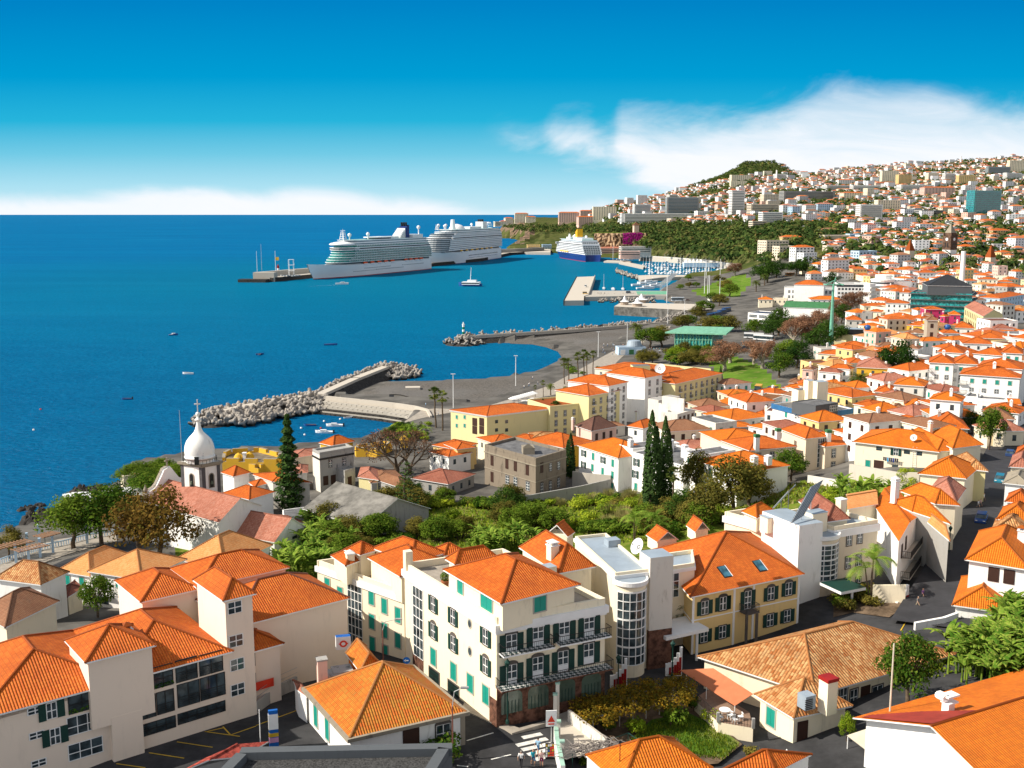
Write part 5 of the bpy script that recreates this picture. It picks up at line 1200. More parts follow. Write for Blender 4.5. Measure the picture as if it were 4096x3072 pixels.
for i in rng(4):mb=MB();mb.lathe(q+up*(i*2.2),[(1.5,0),(1.5,2.2)],REDP if i%2 else WPT,12);part(mb,'band',t)
mb=MB();mb.lathe(q+up*8.8,[(1.9,0),(1.9,.3),(.9,.3),(.9,2),(0,2.8)],REDP,12);part(mb,'lantern',t)
q=P(('J',575,655),5);t=thing('gangway_tower','white steel gangway frame on the mole before the bow of the green-windowed liner','gangway',tuple(q));mb=MB()
for dx_ in(-3,3):
 for dy_ in(-2,2):mb.tube(q+Vc((dx_,dy_,0)),q+Vc((dx_,dy_,20)),.2,.2,WPT,5)
for z in(6,13,19.6):mb.cb(q+up*z,6.6,4.6,.35,WPT)
part(mb,'frame',t)
# cruise ships
GREENG=glassm('green_balcony_glass',(.02,.12,.11),.12);SHW=plain('ship_white',(.80,.81,.82),.4,.4,.03,.02);NAVY=plain('navy_paint',(.008,.035,.19),.4,.4,.05,.02)
LBO=plain('lifeboat_orange',(.72,.10,.02),.5);LBY=plain('lifeboat_yellow',(.80,.42,.01),.5);BOOT=plain('boot_topping',(.35,.03,.03),.6);DKG=plain('deck_recess',(.12,.15,.17),.5)
def ship(name,label,stern,bow,L,B,side,hullh,decks,hullm,opts):
 """stern and bow: waterline points of the visible side; side=+1 when the visible side lies to the right of travel (starboard)"""
 d_=(bow-stern);d_.z=0;d_.normalize();n=Vc((d_.y,-d_.x,0))*side;O=stern-n*(B/2);R=math.atan2(d_.y,d_.x)
 t=thing(name,label,'cruise ship',(O.x,O.y,0));t.rotation_euler=(0,0,R)
 def LP(mb,nm,par=None,sm=False):
  if not mb.f:return None
  o=bpy.data.objects.new(nm,mb.mesh(nm,sm));COL.objects.link(o);o.parent=par or t;return o
 def hb(s):return 1.0 if s<.72 else max(.0,1-((s-.72)/.28)**2.2)
 S=[0,.02,.1,.3,.5,.68,.76,.82,.88,.93,.97,1.0];rings=[]
 for s in S:
  st=.86+.14*min(1,s/.1);f0=(1.0 if s<.66 else max(.015,1-((s-.66)/.34)**1.5))*st;f1=max(.03,hb(s))*st
  x0=s*L*.965;x1=s*L+(0 if s<.9 else(s-.9)*L*.12);sh=hullh+(opts.get('sheer',3)*max(0,(s-.75)/.25)**1.5)
  rings.append([(x0,f0*B/2*.98,-2),(x0+(x1-x0)*.1,f0*B/2,.9),(x0+(x1-x0)*.25,f0*B/2+(f1-f0)*B/2*.15,hullh*.3),(x0+(x1-x0)*.6,f0*B/2+(f1-f0)*B/2*.55,hullh*.62),(x1,f1*B/2,sh)])
 mb=MB()
 for i in rng(len(S)-1):
  for k in rng(4):
   m=opts.get('boot',hullm)if k==0 else(hullm if k<opts.get('split',9)else SHW)
   for sg in(1,-1):
    q=[Vc((x,y*sg,z))for x,y,z in(rings[i][k],rings[i+1][k],rings[i+1][k+1],rings[i][k+1])];mb.poly(q if sg<0 else q[::-1],m)
 q=[Vc(p)for p in rings[0]];mb.poly([Vc((p.x,-p.y,p.z))for p in q[::-1]]+q,hullm)
 for i in rng(len(S)-1):a,b=rings[i][4],rings[i+1][4];mb.poly([Vc((a[0],-a[1],a[2]-.4)),Vc((b[0],-b[1],b[2]-.4)),Vc((b[0],b[1],b[2]-.4)),Vc((a[0],a[1],a[2]-.4))],DKG)
 LP(mb,'hull',None,True);z=hullh;dh=opts.get('dh',2.9)
 def outline(x0,x1,hw,rnd_front,n_=6):
  pts=[(x0,-hw)]+[(x1-rnd_front*(1-sn(PI/2*k/n_)),-hw*cs(PI/2*k/n_))for k in rng(n_+1)]
  return pts+[(x,-y)for x,y in pts[::-1][1:]]
 for i,(f0,f1,w_,kind)in enu(decks):
  x0,x1,hw=f0*L,f1*L,w_*B/2;mb=MB();rf=opts.get('rf',.08)*L*w_
  mb.prism(outline(x0,x1,hw,rf),z,z+.55,SHW)
  if kind=='solid':mb.prism(outline(x0,x1,hw-.05,rf),z+.55,z+dh,SHW)
  else:
   gl={'bal':DKG,'green':GREENG,'win':SHW,'bridge':SHW,'open':DKG}[kind];ins=1.5 if kind in('bal','green','open')else.1
   mb.prism(outline(x0+ins,x1-.3,hw-ins,rf),z+.55,z+dh,gl)
   if kind in('bal','green'):
    rail=SHW if kind=='bal' else GREENG
    for sg in(-1,1):mb.box((x0,sg*hw-(.12 if sg>0 else 0),z+.55),(x1-x0-rf,0,0),(0,.12,0),.95,rail)
    k=int((x1-x0-rf)/4.2)
    for j in rng(k):
     for sg in(-1,1):mb.box((x0+(j+.5)*4.2,sg*hw-(1.5 if sg>0 else 0),z+.55),(.35,0,0),(0,1.5,0),dh-.55,SHW)
    for j in rng(int(2*hw/4)):mb.box((x0-.02,-hw+2+j*4,z+.55),(.1,0,0),(0,.5,0),dh-.6,SHW)
   if kind in('win','bridge'):
    mb.prism(outline(x0+.5,x1+.05,hw-.0,rf),z+1.1,z+(2.1 if kind=='win' else 2.6),BLK if kind=='bridge' else GLB)
    if kind=='bridge':mb.box((x1-rf-7,-B/2-4,z+.3),(6,0,0),(0,B+8,0),dh-.1,SHW);mb.box((x1-rf-7.1,-B/2-4.1,z+1.3),(6.2,0,0),(0,B+8.2,0),.9,BLK)
  LP(mb,'deck');z+=dh
 ztop=z
 mb=MB();mb.prism(outline(decks[-1][0]*L,decks[-1][1]*L,decks[-1][2]*B/2,4),z,z+.5,SHW,plain('deck_teal',(.25,.45,.42),.6));LP(mb,'top_deck')
 for x,w2,h,m in opts.get('port',[]):
  mb=MB()
  for j in rng(int(w2)):mb.box((x*L+j*2.6,-B/2-.12,h),(1.1,0,0),(0,.1,0),m,GLS);mb.box((x*L+j*2.6,B/2+.02,h),(1.1,0,0),(0,.1,0),m,GLS)
  LP(mb,'hull_windows')
 lm=opts.get('lbm',LBO)
 for f in opts.get('boats',[]):
  for sg in(-1,1):
   mb=MB();c=Vc((f*L,sg*(B/2-.2),opts['boatz']));l_=5.5
   for k,(o,r1,r2)in enu(((-l_,.3,1.5),(-l_*.6,1.5,1.8),(l_*.6,1.8,1.5))):
    e=[l_*.4,l_*1.2,l_*.4][k];mb.tube(c+Vc((o,0,0)),c+Vc((o+e,0,0)),r1,r2 if k<2 else.3,lm if k!=9 else SHW,8)
   mb.box(c+Vc((-l_*.8,-1.5,-1.9)),(l_*1.6,0,0),(0,3,0),1.3,SHW);LP(mb,'lifeboat')
 for f,y,r,h in opts.get('domes',[]):
  mb=MB();mb.lathe((f*L,y,ztop+h),[(.8,-h),(.8,0),(r*.7,.3*r),(r,1.0*r),(r*.75,1.65*r),(.1,2.0*r)],SHW,12);LP(mb,'radome',None,True)
 for f,y,sx,sy,h,m,z0 in opts.get('blocks',[]):mb=MB();mb.box((f*L,y-sy/2,ztop+z0),(sx,0,0),(0,sy,0),h,m);LP(mb,'deck_house')
 opts['extra'](t,LP,ztop,L,B,outline)
 return t
def mastx(x,z,h,w_):
 mb=MB()
 for sy in(-1,1):
  for sx in(-1,1):mb.tube((x+sx*w_,sy*w_,z),(x+sx*w_*.5,sy*w_*.5,z+h),.5,.35,SHW,5)
 for k in rng(1,5):mb.cb((x,0,z+h*k/4-.3),w_*2.2*(1-k*.1),w_*2.4*(1-k*.1),.5,SHW)
 mb.tube((x,0,z+h),(x,0,z+h*1.35),.3,.15,SHW,5);mb.cb((x,0,z+h*1.15),.6,w_*2.4,.3,SHW);return mb
def ex1(t,LP,z,L,B,ol):
 LP(mastx(L*.73,z,11,3.2),'mast');f=L*.17
 mb=MB()
 for i in rng(9):
  a=i/8;mb.box((f+a*26,-6+a*1.0,z),(3.0,0,0),(0,12-a*2,0),17*(1-a)**.8+1.5,NAVY if i<4 else SHW)
 for y in(-3.5,0,3.5):mb.tube((f+4,y,z+15),(f+5,y,z+22),1.5,1.5,BLK,8)
 LP(mb,'funnel')
 mb=MB()
 for k in rng(7):mb.box((f+12+k*2.5,-6.5,z),(1.0,0,0),(0,13,0),14-k*1.8,SHW)
 LP(mb,'funnel_ribs')
 mb=MB();mb.prism(ol(L*.36,L*.52,12,10),z+2.2,z+3.4,SHW);mb.prism(ol(L*.37,L*.50,10,8),z,z+2.2,DKG);LP(mb,'sun_deck')
 mb=MB();mb.lathe((L*.74,0,z-6),[(15,0),(16.5,1.2),(15,2.6),(9,4.0),(3,5)],SHW,24);LP(mb,'observation_lounge',None,True)
S1s,S1b=P(('J',1797,596),0),P(('J',870,688),0)
n1_=14
dk=[(.01,.84,.86,'open'),(.01,.83,1.0,'green'),(.01,.82,1.0,'green'),(.01,.80,1.0,'green'),(.01,.79,1.0,'green'),(.02,.785,1.0,'green'),(.02,.79,.96,'bridge'),(.03,.77,.94,'green'),(.03,.74,.84,'win'),(.04,.72,.78,'win')]
ship('cruise_ship','nearest cruise ship, white with green glass balconies, orange lifeboats and dark swept funnel',S1s,S1b,(S1b-S1s).length*1.04,34,-1,15.5,dk,SHW,dict(dh=3.05,boot=BOOT,sheer=3.5,rf=.06,port=[(.10,24,9.5,.9),(.42,26,9.5,.8),(.30,28,6.5,.9),(.55,22,6.3,.6)],boats=[.12,.17,.22,.27,.40,.46,.52,.58,.64],boatz=16.6,domes=[(.66,-3,2.6,4),(.52,0,2.6,4.5),(.13,-5,2.8,12),(.07,5,2.8,12)],blocks=[(.05,0,30,18,5,SHW,0),(.28,0,22,14,3.2,SHW,0)],extra=ex1))
def ex2(t,LP,z,L,B,ol):
 LP(mastx(L*.86,z,7,2.2),'mast');mb=MB()
 mb.lathe((L*.64,0,z),[(5,0),(4.6,2),(3.2,16),(0,16.5)],SHW,14);LP(mb,'tower')
 mb=MB();mb.lathe((L*.58,0,z),[(14,0),(12,4),(8,7),(3,8.6),(0,9)],SHW,20);LP(mb,'sky_dome',None,True)
 mb=MB();mb.box((L*.16,-7,z),(22,0,0),(0,14,0),12,SHW);mb.box((L*.19,-4,z+12),(9,0,0),(0,8,0),4,BLK);LP(mb,'funnel')
 mb=MB()
 for k in rng(10):a_=PI*k/9;mb.cb((L*.08+14*cs(a_),0,z+10*sn(a_)),3,8,1.2,SHW)
 LP(mb,'arched_roof')
S2b,S2s=P(('J',1868,572),0),P(('K',188,545),0)
dk=[(.01,.93,.80,'open'),(.01,.93,.98,'bal'),(.01,.925,1.0,'bal'),(.01,.92,1.0,'bal'),(.01,.92,1.0,'bal'),(.01,.915,1.0,'bal'),(.01,.91,1.0,'bal'),(.01,.91,1.0,'bridge'),(.02,.88,1.0,'bal'),(.02,.86,1.0,'bal'),(.03,.80,.95,'win'),(.04,.74,.9,'win')]
ship('cruise_ship','tall white cruise ship with blunt bow and stacked white balconies behind the green-windowed one',S2s,S2b,(S2b-S2s).length*1.03,40,-1,19,dk,SHW,dict(dh=2.95,boot=NAVY,sheer=2.5,rf=.07,port=[(.1,60,11,1.6),(.1,60,7.5,.7)],boats=[.2,.28,.36,.44,.52,.60,.68],boatz=20.5,lbm=LBY,domes=[(.80,-5,2.4,5),(.78,5,2.4,5),(.76,0,2.2,4),(.30,-6,2.4,5)],blocks=[(.3,0,60,24,4,SHW,0)],extra=ex2))
def ex3(t,LP,z,L,B,ol):
 LP(mastx(L*.66,z,8,2.2),'mast');mb=MB();f=L*.36
 for i in rng(5):mb.box((f+i*2.6,-5,z+4),(2.7,0,0),(0,10,0),15-i*1.2,LBY)
 mb.box((f-3,-7,z),(22,0,0),(0,14,0),5,SHW);LP(mb,'funnel')
S3s,S3b=P(('K',893,578),0),P(('K',602,531),0);S3w=P(('K',1046,578),0)
dk=[(.0,.90,.95,'bal'),(.012,.89,1.0,'bal'),(.024,.88,1.0,'bal'),(.036,.87,1.0,'bal'),(.048,.86,1.0,'bal'),(.060,.85,.98,'bridge'),(.075,.80,.96,'bal'),(.10,.74,.92,'win')]
ship('cruise_ship','blue-hulled cruise ship with white decks, yellow lifeboats and yellow funnel',S3s,S3b,(S3b-S3s).length,31,-1,11.5,dk,NAVY,dict(dh=2.9,boot=BOOT,sheer=3,rf=.07,port=[(.08,50,7.5,.7)],boats=[.48,.54,.60,.66],boatz=13.5,lbm=LBY,domes=[(.60,-6,2.4,4),(.56,6,2.4,4),(.44,6,2.6,3),(.28,-6,2.6,3)],blocks=[(.15,0,34,20,4,SHW,0),(.5,0,26,18,4,SHW,0)],extra=ex3))
# boats
def boatmesh(L,B,hm,cab=True,cm=None):
 """small boat along +x; returns hull, cabin meshes"""
 mb=MB();S=[0,.25,.6,.85,1.0];W2=[.82,1,.95,.55,.04];r_=[]
 for s,w_ in zip(S,W2):r_.append([(s*L-L/2,w_*B/2*.65,-.2),(s*L*1.02-L/2,w_*B/2,B*.32+.12*s*s*B*1.6)])
 for i in rng(4):
  for sg in(1,-1):
   q=[Vc((x,y*sg,z))for x,y,z in(r_[i][0],r_[i+1][0],r_[i+1][1],r_[i][1])];mb.poly(q if sg<0 else q[::-1],hm)
  a,b=r_[i][1],r_[i+1][1];mb.poly([(a[0],-a[1]*.9,a[2]*.8),(b[0],-b[1]*.9,b[2]*.8),(b[0],b[1]*.9,b[2]*.8),(a[0],a[1]*.9,a[2]*.8)],SHW if cab else WOOD)
 a0_,a1_=r_[0];mb.poly([(a0_[0],-a0_[1],a0_[2]),(a0_[0],a0_[1],a0_[2]),(a1_[0],a1_[1],a1_[2]),(a1_[0],-a1_[1],a1_[2])],hm)
 c=MB()
 if cab:c.box((-L*.12,-B*.3,B*.28),(L*.34,0,0),(0,B*.6,0),B*.3,cm or SHW);c.box((-L*.1,-B*.31,B*.4),(L*.3,0,0),(0,B*.62,0),B*.1,GLS)
 else:
  for k in(-.25,0,.22):c.box((L*k,-B*.4,B*.2),(L*.06,0,0),(0,B*.8,0),B*.08,WOOD)
 return mb.mesh('hull'),c.mesh('cabin' if cab else 'thwarts')
BLU=plain('boat_blue',(.02,.10,.32),.4,.4);REDB=plain('boat_red',(.5,.04,.02),.5)
def boat(spec,label,L=6,B=2,rz=0.0,hm=SHW,cab=True,group=None,extra=None,key=None,mast=0,nm='boat',z=0.0):
 q=P(spec,z);t=thing(nm,label,'boat',(q.x,q.y,z),group,rz);k=key or(L,B,hm.name,cab)
 if k not in WM:WM[k]=boatmesh(L,B,hm,cab)
 lpt(WM[k][0],'hull',t);lpt(WM[k][1],WM[k][1].name.split('.')[0],t)
 if mast:
  mk=('mast',mast)
  if mk not in WM:mm=MB();mm.tube((0,0,.5),(0,0,mast),.13,.08,WPT,5);mm.tube((0,0,1.9),(-mast*.33,0,1.8),.16,.12,BLU if mast==13 else WPT,5);WM[mk]=mm.mesh('mast')
  lpt(WM[mk],'mast',t)
 if extra:extra(t,q)
 return t
def motor(L):
 def f(t,q):mb=MB();mb.box((-L/2-.5,-.3,.2),(.5,0,0),(0,.6,0),1.0,BLK);lpt(mb.mesh('outboard_motor'),'outboard_motor',t)
 return f
boat(('B',590,500),'nearest white motor boat in the cove',6.6,2.1,3.05,extra=motor(6.6));boat(('B',680,442),'white motor boat with blue seats behind the nearest one in the cove',6.4,2.1,3.1,extra=motor(6.4),key='b')
boat(('B',468,440),'dark blue open rowing boat in the cove',4.6,1.8,3.3,BLU,False);boat(('B',798,372),'small white open boat by the stepped sea wall',3.6,1.5,.3,SHW,False,key='c')
boat(('A',1096,212),'small blue fishing boat on the open water left of the breakwater',4.2,1.7,3.4,BLU,False,extra=motor(4.2));boat(('_',752,1496),'white dinghy on the open water nearest the breakwater',5.5,2,3.0,SHW,False,key='e')
boat(('J',300,1335),'small blue boat farther out left of the white dinghy',4.6,1.8,0.4,BLU,False,key='g');boat(('J',912,1254),'blue open boat anchored toward the second breakwater',8,2.4,.1,BLU,False,key='h')
boat(('_',693,1341),'tiny dark boat far out on the left',6,2.4,.5,BLU,True,key='j');boat(('_',1038,1420),'tiny blue rowing boat between white dinghy and breakwater',4.4,1.7,1.5,BLU,False,key='k')
boat(('J',1010,728),'speedboat with orange cabin making a white wake before the cruise ship',15,4.6,.12,SHW,True,key='sp')
def fer(t,q):
 mb=MB();mb.box((-11,-5,2),(20,0,0),(0,10,0),3,SHW);mb.box((-10.8,-5.1,3),(19.9,0,0),(0,10.2,0),1.1,BLK);mb.box((-7,-3.5,5),(10,0,0),(0,7,0),2,SHW);lpt(mb.mesh('saloon'),'saloon',t);mb=MB();mb.tube((0,0,6),(-1,0,21),.4,.2,SHW,6);mb.box((-1,-2.5,12),(.4,0,0),(0,5,0),.3,SHW);lpt(mb.mesh('mast'),'mast',t)
boat(('J',2120,745),'dark catamaran excursion boat with white cabin at anchor in the harbour',26,9,3.0,BLU,False,extra=fer,key='fe')
for i,(x,y)in enu(((350,300+0),(290,478),)):
 q=P(('A',x,y),0);mb=MB();mb.lathe((q.x,q.y,-.1),[(.35,0),(.45,.3),(.3,.6),(0,.7)],REDB if i==0 else WPT,8);o=mb.obj('buoy',None,False,(q.x,q.y,0));tag(o,['small red mooring buoy','small white mooring buoy'][i]+' on the sea left of the church','buoy')
for i,(x,y,m)in enu(((560,463,REDB),(588,403,WPT),(420,520,WPT),(390,462,WPT),(728,385,WPT))):
 q=P(('B',x,y),0);mb=MB();mb.lathe((q.x,q.y,-.1),[(.35,0),(.45,.3),(.3,.6),(0,.7)],m,8);o=mb.obj('buoy',None,False,(q.x,q.y,0));tag(o,'red round buoy floating between the boats in the cove' if i==0 else 'white mooring buoy floating in the boat cove','buoy',None if i==0 else 'white buoys in the boat cove')
for i,(x,hm)in enu(((385,BLU),(500,REDB),(525,REDB),(550,BLU),(573,REDB))):
 boat(('K',x,492),'small %s fishing boat moored at the harbour front beside the blue liner'%('red' if hm is REDB else 'blue'),14,4.5,1.7,hm,True,'fishing boats at the harbour front',mast=9,key=('fish',hm.name))
boat(('K',455,488),'grey naval patrol ship moored left of the red fishing boats',32,7,1.6,GYM,True,mast=15,key='nav')
for x,y,L,lb in((1140,820,15,'white cabin cruiser behind the quay road'),(1225,818,13,'sailing yacht beside the cabin cruiser behind the quay road'),(1060,812,12,'sailing yacht nearest the long pier'),(1390,785,24,'white catamaran with red trim beside the green deck'),(1440,765,24,'white excursion catamaran behind the red-trimmed one'),(1480,800,22,'white motor yacht against the green deck'),(1420,812,20,'white low yacht at the corner of the green deck'),(1500,740,26,'large white yacht near the marina mole'),(1600,722,20,'white ketch with varnished mast by the marina mole'),(1530,778,16,'small white yacht by the flagpoles')):
 boat(('K',x,y),lb,L,L*.28,.2 if x>1300 else 1.5,SHW,True,mast=16 if L in(13,12,20)else 0,key=('y',L))
mar=[(1390,600),(1700,592),(2170,620),(2150,680),(1760,690),(1430,690),(1400,640)];i=0;tries=0
rows=[(y,x)for y in(602,617,632,648,664,680)for x in rng(1395,2175,27)]
hmS=[SHW]*6+[BLU]
ordn=['1st','2nd','3rd']+['%dth'%i for i in rng(4,60)];cr_={}
for y,x in rows:
 if inpoly(x,y,mar)and Q0()<.86:
  k_=cr_.get(y,0);cr_[y]=k_+1
  L=rnd.choice((9,11,13));mast=rnd.choice((0,13,15,17));hm=rnd.choice(hmS)
  boat(('K',x+Q0()*8,y+Q0()*4),('white' if hm is SHW else 'blue-hulled')+(' sailing yacht, ' if mast else ' motor boat, ')+ordn[k_]+' from the left in the '+ordn[5-(y-602)//15 if y<684 else 0]+' marina row from the mole',L,L*.3,rnd.choice((1.2,1.35,-1.8)),hm,True,'boats berthed in the marina',mast=mast,key=('m',L,hm.name),nm='yacht' if mast else 'motor_boat')
for k,(x,y)in enu(((1280,500+55),(1330,548),(1240,560),(1440,560),(1180,556),(1520,566),(1600,575))):
 boat(('K',x,y+8),'white motor boat on the outer finger piers by the blue liner',14,4,.2,SHW,True,'motor boats on the outer finger piers',key='of',nm='motor_boat')
 # middle distance, traced
WHT=WH
def autowin(b,faces=(0,3),style='cl',w=.95,h=1.45,pitch=3.1,storey=3.0,top=1.1,maxr=5,shut=0,mx=8):
 H_=b.ze-b.zb
 for f in faces:
  a,u,n,L=b.face(f)
  mid=a+u*L/2
  if(Vc((0,0,CAMH))-mid).dot(n)<0:continue
  c=max(1,min(mx,int((L-.8)/pitch)));r=max(1,min(maxr,int((H_-.6)/storey)))
  for j in rng(r):b.win(f,style,fr(c,.03,.97),top+j*storey,w,h,shut)
 return b
def near(px_,py_):
 bd,bn=1e9,None
 for x,y,nm in LMK:
  d_=(x-px_)**2+((y-py_)*1.4)**2
  if d_<bd:bd,bn=d_,(x,y,nm)
 x,y,nm=bn;dx,dy=px_-x,py_-y
 h_='' if abs(dx)<22 else('left of' if dx<0 else 'right of')
 if abs(dx)>110:h_='well '+h_
 elif abs(dx)>60:h_='somewhat '+h_
 v_='' if abs(dy)<12 else('above' if dy<0 else 'below')
 if v_ and abs(dy)>45:v_='far '+v_
 if not h_ and not v_:return 'beside '+nm
 return(h_+' and '+v_ if h_ and v_ else h_+v_)+' '+nm
LMK=[(3799,1000,'the stone clock tower'),(3854,1100,'the white round chimney'),(3990,850,'the teal glass tower'),(3322,1330,'the green pylon'),(3160,1160,'the long white arcade'),(3430,1160,'the white terraced block'),(3770,1150,'the dark-roofed glass building'),(3900,1290,'the long cream market hall'),(3800,1250,'the magenta house'),(3725,1310,'the beige tower house'),(3460,1390,'the long cream cafe building'),(3600,1480,'the dark clump of trees'),(3420,1560,'the town palm'),(3260,1640,'the blue-banded apartment block'),(3900,1480,'the shuttered white apartment blocks'),(3700,1580,'the stained white house'),(3850,1640,'the white flat-roofed house'),(3150,1780,'the beige hotel with green-capped chimneys'),(3660,1700,'the long cream house'),(2800,1620,'the roofless ruin'),(2700,1740,'the twin cypresses'),(2380,1720,'the brown pyramid roof'),(3560,860,'the white stepped tower block'),(3250,790,'the stadium'),(2830,840,'the dark glass hotel'),(3680,960,'the leafy square'),(2400,850,'the pink hotel'),(3330,1120,'the grey office roofs'),(4040,1060,'the pink block at the right edge'),(4060,1200,'the light blue house')]
CNM={}
def cn(m):
 return{'white_plaster':'white','worn_white_plaster':'worn white','cream_plaster':'cream','yellow_plaster':'yellow','sand_plaster':'sand-coloured','pink_plaster':'pink','pale_yellow_plaster':'pale yellow','strong_yellow_plaster':'deep yellow','magenta_plaster':'magenta','light_blue_plaster':'light blue','grey_plaster':'grey','stained_cement':'stained grey','orange_tiles':'orange','bright_orange_tiles':'bright orange','old_mottled_tiles':'old mottled','brown_tiles':'brown','pale_red_tiles':'pale red','light_orange_tiles':'light orange','red_brown_tiles':'red-brown','dark_brown_tiles':'dark brown','grey_roof_felt':'grey flat','green_sheet_roof':'green'}.get(m.name,'weathered')
ULB=set()
def auto(b,rm,st):
 p=proj((b.c.x,b.c.y,b.ze));nr=near(*p);c=[]
 for sz in('','tall ' if b.ze-b.zb>7.5 else 'low ','wide ' if(b.B-b.A).length>11 else 'narrow '):
  l=sz+'%s house with %s roof '%(cn(b.wall),cn(rm))+nr
  if l not in ULB:break
 ULB.add(l);w_=l.split()
 for k_ in(' and below',' and above',' and far below',' and far above','somewhat ','well ','far ','-coloured','tall ','low ','wide ','narrow ','weathered '):
  if len(l.split())>16:l=l.replace(k_,'')
 return l
GRP='houses of the old town'
def mid(reg,A,B,D,h,roof,rh,wall,rm,label=None,wst='pl',ov=.4,axis=None,cat='house',name='house',win=True,group=GRP,chim=0,**k):
 A=(reg,*A);B=(reg,*B);D=D if isinstance(D,(int,float))else(reg,*D)
 b=Bld(name,label or 'x',cat,A,B,D,h=h,wall=wall,group=None if label else group,**k)
 if roof=='hip':b.done().hip(rh,rm,ov,axis)
 elif roof=='gable':b.gable(rh,rm,axis or 0,ov).done()
 else:b.done().flat(rm,rh)
 if not label:b.root['label']=auto(b,rm,roof)
 if win:autowin(b,(0,1,3),wst)
 if chim:
  for i in rng(chim):b.chimney(rnd.choice((.25,.7)),rnd.choice((.35,.65)),rh*.4 if roof=='hip' else 0,1.6,.7)
 return b
 # yellow seafront hotel
sh_=Bld('seafront_hotel','pale yellow seafront hotel with stepped orange roofs and small balconies','hotel',('B',1995,352),('R',10,700),('B',1682,302),h=10.5,wall=LYE).done()
sh_.band(sh_.ze-.5,sh_.ze+.02,WPT,.2)
SF=[((0,695),(430,652),15,10.5,'flat',LYE),((430,560),(772,500),15,13.5,'hip',LYE),((650,452),(856,408),17,15.5,'hip',WH),((852,425),(1000,393),16,12.0,'hip',YE),((1052,362),(1240,328),17,16,'hip',WH),((1180,400),(1390,360),14,13.8,'hip',LYE),((1385,428),(1900,312),15,12.6,'hip',LYE),((500,255),(1190,330),22,11.5,'hip',CR)]
a,u,n,L=sh_.face(0)
for(A,B,d_,h,rf,wl)in SF:
 b=Bld('wing_wall','','',('R',*A),('R',*B),d_,h=h,wall=wl,on=sh_).done()
 if rf=='hip':b.hip(2.2,T1,.4)
 else:b.flat(T1,.5)
 L_=(b.B-b.A).length;c=max(1,int(L_/3.6));nr=int(h/3.1)
 for j in rng(nr):
  b.win(0,'st',fr(c,.04,.96),1.4+j*3.0,.9,1.8)
 if wl is LYE and rf=='hip':
  for j in rng(min(3,nr)):
   for q in fr(c,.04,.96)[::2]:b.balcony(0,q-.7/L_,q+.7/L_,b.ze-3.3-j*3.0,.7)
sh_.hip(1.6,T1,.4,name='roof');sh_.winp(3,'cl',[('B',x,y)for x in(1735,1803)for y in(363,437)],.8,1.1)
for x in(1890,1950):
 for y in(405,475):sh_.winp(3,'brn',[('B',x,y)],1.9,2.4,name='loggia')
for x in(2078,2165):
 for y in(403,475):sh_.winp(0,'pl',[('B',x,y)],1.1,1.1)
q=P(('R',1000,195),21);mb=MB();mb.cb((q.x,q.y,12),7,5,8,LYE,.1,FLAT);part(mb,'stair_box',sh_.root)
mb=MB();q0,q1=P(('R',1060,195),18),P(('R',1780,262),18);d_=(q1-q0);mb.box((q0.x,q0.y,14),(d_.x,d_.y,0),(-.3,.6,0),4,LYE);part(mb,'terrace_wall',sh_.root)
dish(tuple(raised(('R',1215,310),16)),1.9,-1.9,'large white satellite dish on the seafront hotel roof',h=.5)
mb=MB();q=raised(('R',450,445),14.5);
for k in rng(6):mb.box((q.x-6,q.y-3+k*1.1,q.z-.4),(13,3,0),(0,.8,0),.15,BLK)
part(mb,'dark_glass_canopy',sh_.root)
# weathered mansion, white shuttered blocks, brown roof house and neighbours
mn=Bld('old_mansion','derelict dark stone mansion with flat roof and tall arched windows by the garden','mansion',('C',205,745),('C',468,668),('B',1975,622),ze=18.6,wall=pst('old_stone',(.23,.19,.145),.9,(.07,.06,.05))).done().flat(FLAT,.7,.5)
mn.band(17.2,17.5,STN,.2);mn.band(13.0,13.2,STN,.12)
mn.winp(0,'brn',[('C',257,800)],1.1,2.6);mn.winp(0,'st',[('C',332,795),('C',403,782)],1.0,2.0);mn.winp(0,'arch',[('C',257,975),('C',330,960),('C',402,930)],1.1,2.4)
mn.winp(3,'brn',[('C',133,820),('C',30,785),('B',2168,765),('B',2040,738),('B',2040,880)],1.1,2.6);mn.winp(3,'arch',[('B',2172,905),('C',30,920),('C',137,960)],1.4,2.2)
mb=MB();c=mn.A.lerp(mn.B,.35)+(mn.D-mn.A)*.35;mb.cb((c.x,c.y,18.6),3,4,1.8,STN,.1);mb.poly([(c.x-1.5,c.y-2,20.4),(c.x+1.5,c.y-2,20.4),(c.x,c.y-2,21.6)],STN);part(mb,'roof_hutch',mn.root)
b=mid('R',(322,1110),(758,1248),13,9.8,'hip',2.6,WH,T2,'white apartment house with orange roof and green shutters behind the mansion','cl',name=AH_,cat=AH2,win=False,chim=0);
b.winp(0,'dk',[('R',375,1198),('R',372,1325),('R',588,1272)],1.0,1.7,.55);b.winp(0,'cl',[('R',478,1232),('R',470,1357),('R',695,1307),('R',583,1398),('R',692,1438),('R',690,1565),('R',476,1462)],.95,1.8);b.chimney(.8,.5,1.0,1.8,1.1)
b=mid('R',(765,1116),(915,1165),15,10.6,'flat',.35,WH,FLAT,'white flat-roofed apartment house with sea-green shutters right of the orange-roofed one','cl',name=AH_,cat=AH2,win=False)
b.winp(0,'cl',[('R',820,1212),('R',817,1345),('R',814,1477)],.95,1.8)
b=mid('R',(912,1200),(1480,1352),15,9.6,'flat',.35,WH,FLAT,'long white flat-roofed apartment house partly behind the twin cypresses','cl',name=AH_,cat=AH2,win=False)
b.winp(0,'dk',[('R',958,1298),('R',946,1430)],1.1,1.9,.5);b.winp(0,'cl',[('R',950,1568),('R',1060,1320),('R',1345,1425)],.95,1.8)
